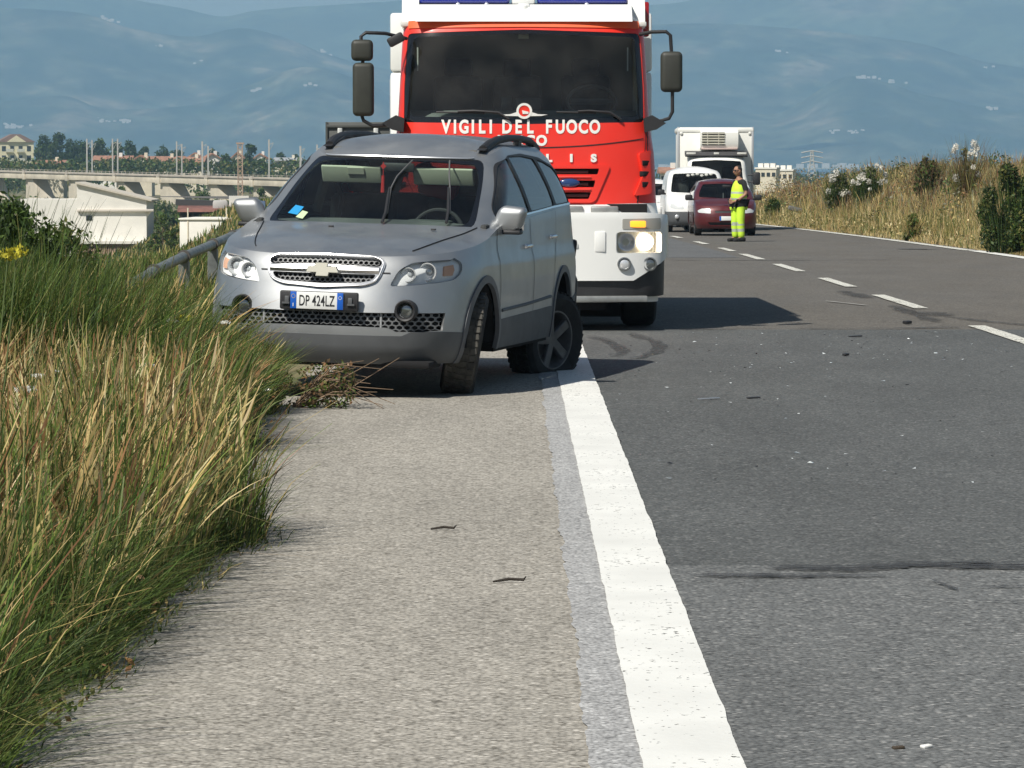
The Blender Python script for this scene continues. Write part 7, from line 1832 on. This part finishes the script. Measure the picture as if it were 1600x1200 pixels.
bank_shrub(1425, 385, 92, 36, 50, ('olive', 'fresh', 'green'), 'pale green bush in the golden grass near the edge line', 57, 700, leaf=.06, shoots=('olive', 'straw'))

# ---------------------------------------------------------------- marks and debris on the road
def stain(name, col, cover, sc):
    m = bpy.data.materials.new(name); m.use_nodes = True; nt = m.node_tree; b = nt.nodes['Principled BSDF']; b.inputs['Base Color'].default_value = (*col, 1); b.inputs['Roughness'].default_value = .8
    g_ = nt.nodes.new('ShaderNodeNewGeometry'); n_ = nt.nodes.new('ShaderNodeTexNoise'); n_.inputs['Scale'].default_value = sc; n_.inputs['Detail'].default_value = 6; n_.inputs['Roughness'].default_value = .7
    nt.links.new(g_.outputs['Position'], n_.inputs['Vector']); r_ = nt.nodes.new('ShaderNodeMapRange'); r_.inputs['From Min'].default_value = .38; r_.inputs['From Max'].default_value = .66; r_.inputs['To Min'].default_value = cover * .25; r_.inputs['To Max'].default_value = min(1, cover * 1.3)
    nt.links.new(n_.outputs['Fac'], r_.inputs['Value']); nt.links.new(r_.outputs[0], b.inputs['Alpha']); return m
MARK = stain('tyre_mark', (.030, .030, .032), .52, 9)
STREAK = stain('streak_dark', (.030, .031, .033), .85, 16)  # patchy dark cover for the streaks across the road
def road_line(name, pts, w_, m, h=.012, jit=.0, closed=False):
    """a thin stripe on the road through world points (x, d)"""
    P = np.array(dense(pts, .06, closed=False)); t = np.gradient(P, axis=0); t /= np.maximum(np.linalg.norm(t, axis=1, keepdims=True), 1e-9); nn = np.stack([-t[:, 1], t[:, 0]], 1)
    s = np.cumsum(np.r_[0, np.linalg.norm(np.diff(P, axis=0), axis=1)])
    ww = w_ * .5 * (1 + jit * (fbm(s * 3, s * 0 + len(pts), 3, 4) - .5) * 3); ww = np.clip(ww, .001, None); ww[0] = ww[-1] = .001
    A, B = P + nn * ww[:, None], P - nn * ww[:, None]; n = len(P)
    V = np.concatenate([np.c_[A, zr(A[:, 1]) + h], np.c_[B, zr(B[:, 1]) + h]]); F = np.array([(i, n + i, n + i + 1, i + 1) for i in range(n - 1)])
    return tag(link(name, mesh_np(name, V, F), m), kind='structure')
def gpt(px, py):      # where a pixel of the photograph meets the road
    d = 20.0
    for _ in range(40): d = float((CAM_H - zr(d)) * FPX / max(1.0, (py - 255)))
    return (px2x(px, d), d)
road_line('skid_mark', [gpt(*p) for p in ((922, 527), (945, 533), (962, 541), (973, 549), (970, 555), (955, 558))], .10, MARK, .0175, .5)
road_line('skid_mark', [gpt(*p) for p in ((985, 522), (1000, 528), (1022, 534), (1032, 543), (1024, 552), (1002, 560), (985, 562))], .10, MARK, .0175, .5)
road_line('skid_mark', [gpt(*p) for p in ((1315, 455), (1340, 462), (1356, 466))], .18, MARK, .0112, .8)
road_line('skid_mark', [gpt(*p) for p in ((1395, 478), (1425, 490), (1465, 504))], .14, MARK, .0112, .8)
road_line('skid_mark', [gpt(*p) for p in ((1445, 488), (1470, 494), (1540, 503), (1600, 508), (1680, 512))], .22, MARK, .0112, 1.0)
road_line('scratch', [gpt(*p) for p in ((1290, 471), (1355, 478))], .05, mat('scratch_pale', (.30, .29, .27), .8), .0112, .5)
for pts, w_ in (([(1085, 906), (1160, 907), (1260, 907), (1390, 907)], .055), ([(1200, 893), (1330, 896), (1420, 890), (1600, 893), (1700, 894)], .10), ([(1340, 886), (1480, 887), (1610, 886)], .07), ([(1410, 945), (1480, 947)], .025), ([(1520, 947), (1600, 949)], .03), ([(1525, 925), (1620, 924)], .04), ([(1455, 912), (1500, 930)], .02)):
    road_line('dark_streak', [gpt(*p) for p in pts], w_, STREAK, .0165, 1.4)
road_line('dark_streak', [gpt(*p) for p in ((1060, 516), (1200, 515), (1400, 514), (1500, 512))], .09, STREAK, .0112, 1.2)
road_line('dark_streak', [gpt(*p) for p in ((1040, 407), (1200, 407), (1390, 406))], .12, mat('joint_dark', (.07, .068, .065), .8), .0112, 1.0)
road_line('dark_streak', [gpt(*p) for p in ((1405, 389), (1460, 390))], .4, mat('joint_dark', (.07, .068, .065)), .0112, 1.0)
# broken glass and plastic: too many bits to count, plus the few big pieces
DEB = [mat('glass_bit', (.62, .66, .66), .15, .1, coat=.6), mat('plastic_bit', (.02, .02, .022), .5), mat('silver_bit', (.4, .42, .44), .35, .7)]
q = random.Random(3); mb_ = {0: MB(), 1: MB(), 2: MB()}
for k in range(420):
    px, py = (q.gauss(1330, 170), q.gauss(535, 30)) if q.random() < .62 else (q.uniform(930, 1600), q.uniform(520, 760))
    if py < 518 or px < 920 or px > 1640: continue
    x, d = gpt(px, py); s = q.uniform(.003, .010) * (1 if q.random() < .93 else 1.8); i = q.choices((0, 1, 2), (5, 4, 1))[0]
    b = bmesh.new(); vs_ = [b.verts.new((q.uniform(-1, 1) * s * 2, q.uniform(-1, 1) * s * 2, q.uniform(0, 1) * s)) for _ in range(4)]
    for f in ((0, 1, 2), (0, 2, 3), (0, 1, 3), (1, 2, 3)): b.faces.new([vs_[j] for j in f])
    b.transform(Matrix.Translation((x, d, float(zr(d)) + .006 + s * .1))); mb_[i]._add(b)
for i in (0, 1, 2): tag(mb_[i].build('broken_glass', DEB[i], smooth=False), 'small bits of broken glass and plastic strewn over the road', 'debris', kind='stuff')
def frag(name, px, py, size, m, label, cat, rz=.3):
    x, d = gpt(px, py); o = MB().box((0, 0, size[2] / 2), size, bevel=min(size) * .3).build(name, m, None, loc=(x, d, float(zr(d)) + .008), rot=(.06, -.05, rz)); tag(o, label, cat)
frag('trim_strip', 1108, 626, (.15, .025, .010), DEB[2], 'pale bent strip of car trim lying on the dark asphalt', 'debris', .15)
frag('plastic_shard', 1418, 507, (.08, .06, .03), DEB[1], 'black plastic lump lying at the joint of the two road surfaces', 'debris', .6)
frag('plastic_shard', 1337, 527, (.12, .05, .008), DEB[1], 'flat black plastic shard among the broken glass', 'debris', .1)
frag('plastic_shard', 1322, 557, (.06, .035, .018), DEB[1], 'small black plastic lump below the flat shard on the road', 'debris', .9)
frag('plastic_shard', 1178, 624, (.09, .03, .008), DEB[1], 'thin black shard right of the pale trim strip', 'debris', .2)
frag('paper_scrap', 1452, 1178, (.030, .020, .008), mat('paper', (.75, .75, .72)), 'tiny crumpled pale scrap near the bottom edge of the road', 'litter', .6)
frag('leaf_litter', 1408, 1180, (.032, .018, .008), mat('dead_leaf', (.06, .045, .03), .8), 'small dark leaf near the bottom edge of the road', 'leaf', .3)
for px, py, L0, rz, lb in ((693, 832, .055, .1, 'short dark twig lying in the middle of the shoulder'), (797, 915, .065, .25, 'dark curved twig lying near the grey strip')):
    x, d = gpt(px, py); o = MB().tube([(-L0, 0, .006), (0, .02, .012), (L0 * .8, .0, .010), (L0, .015, .02)], [.004, .006, .006, .002], 6).build('twig', mat('dark_twig', (.035, .028, .022), .9), None, loc=(x, d, float(zr(d)) + .006), rot=(0, 0, rz)); tag(o, lb, 'twig')
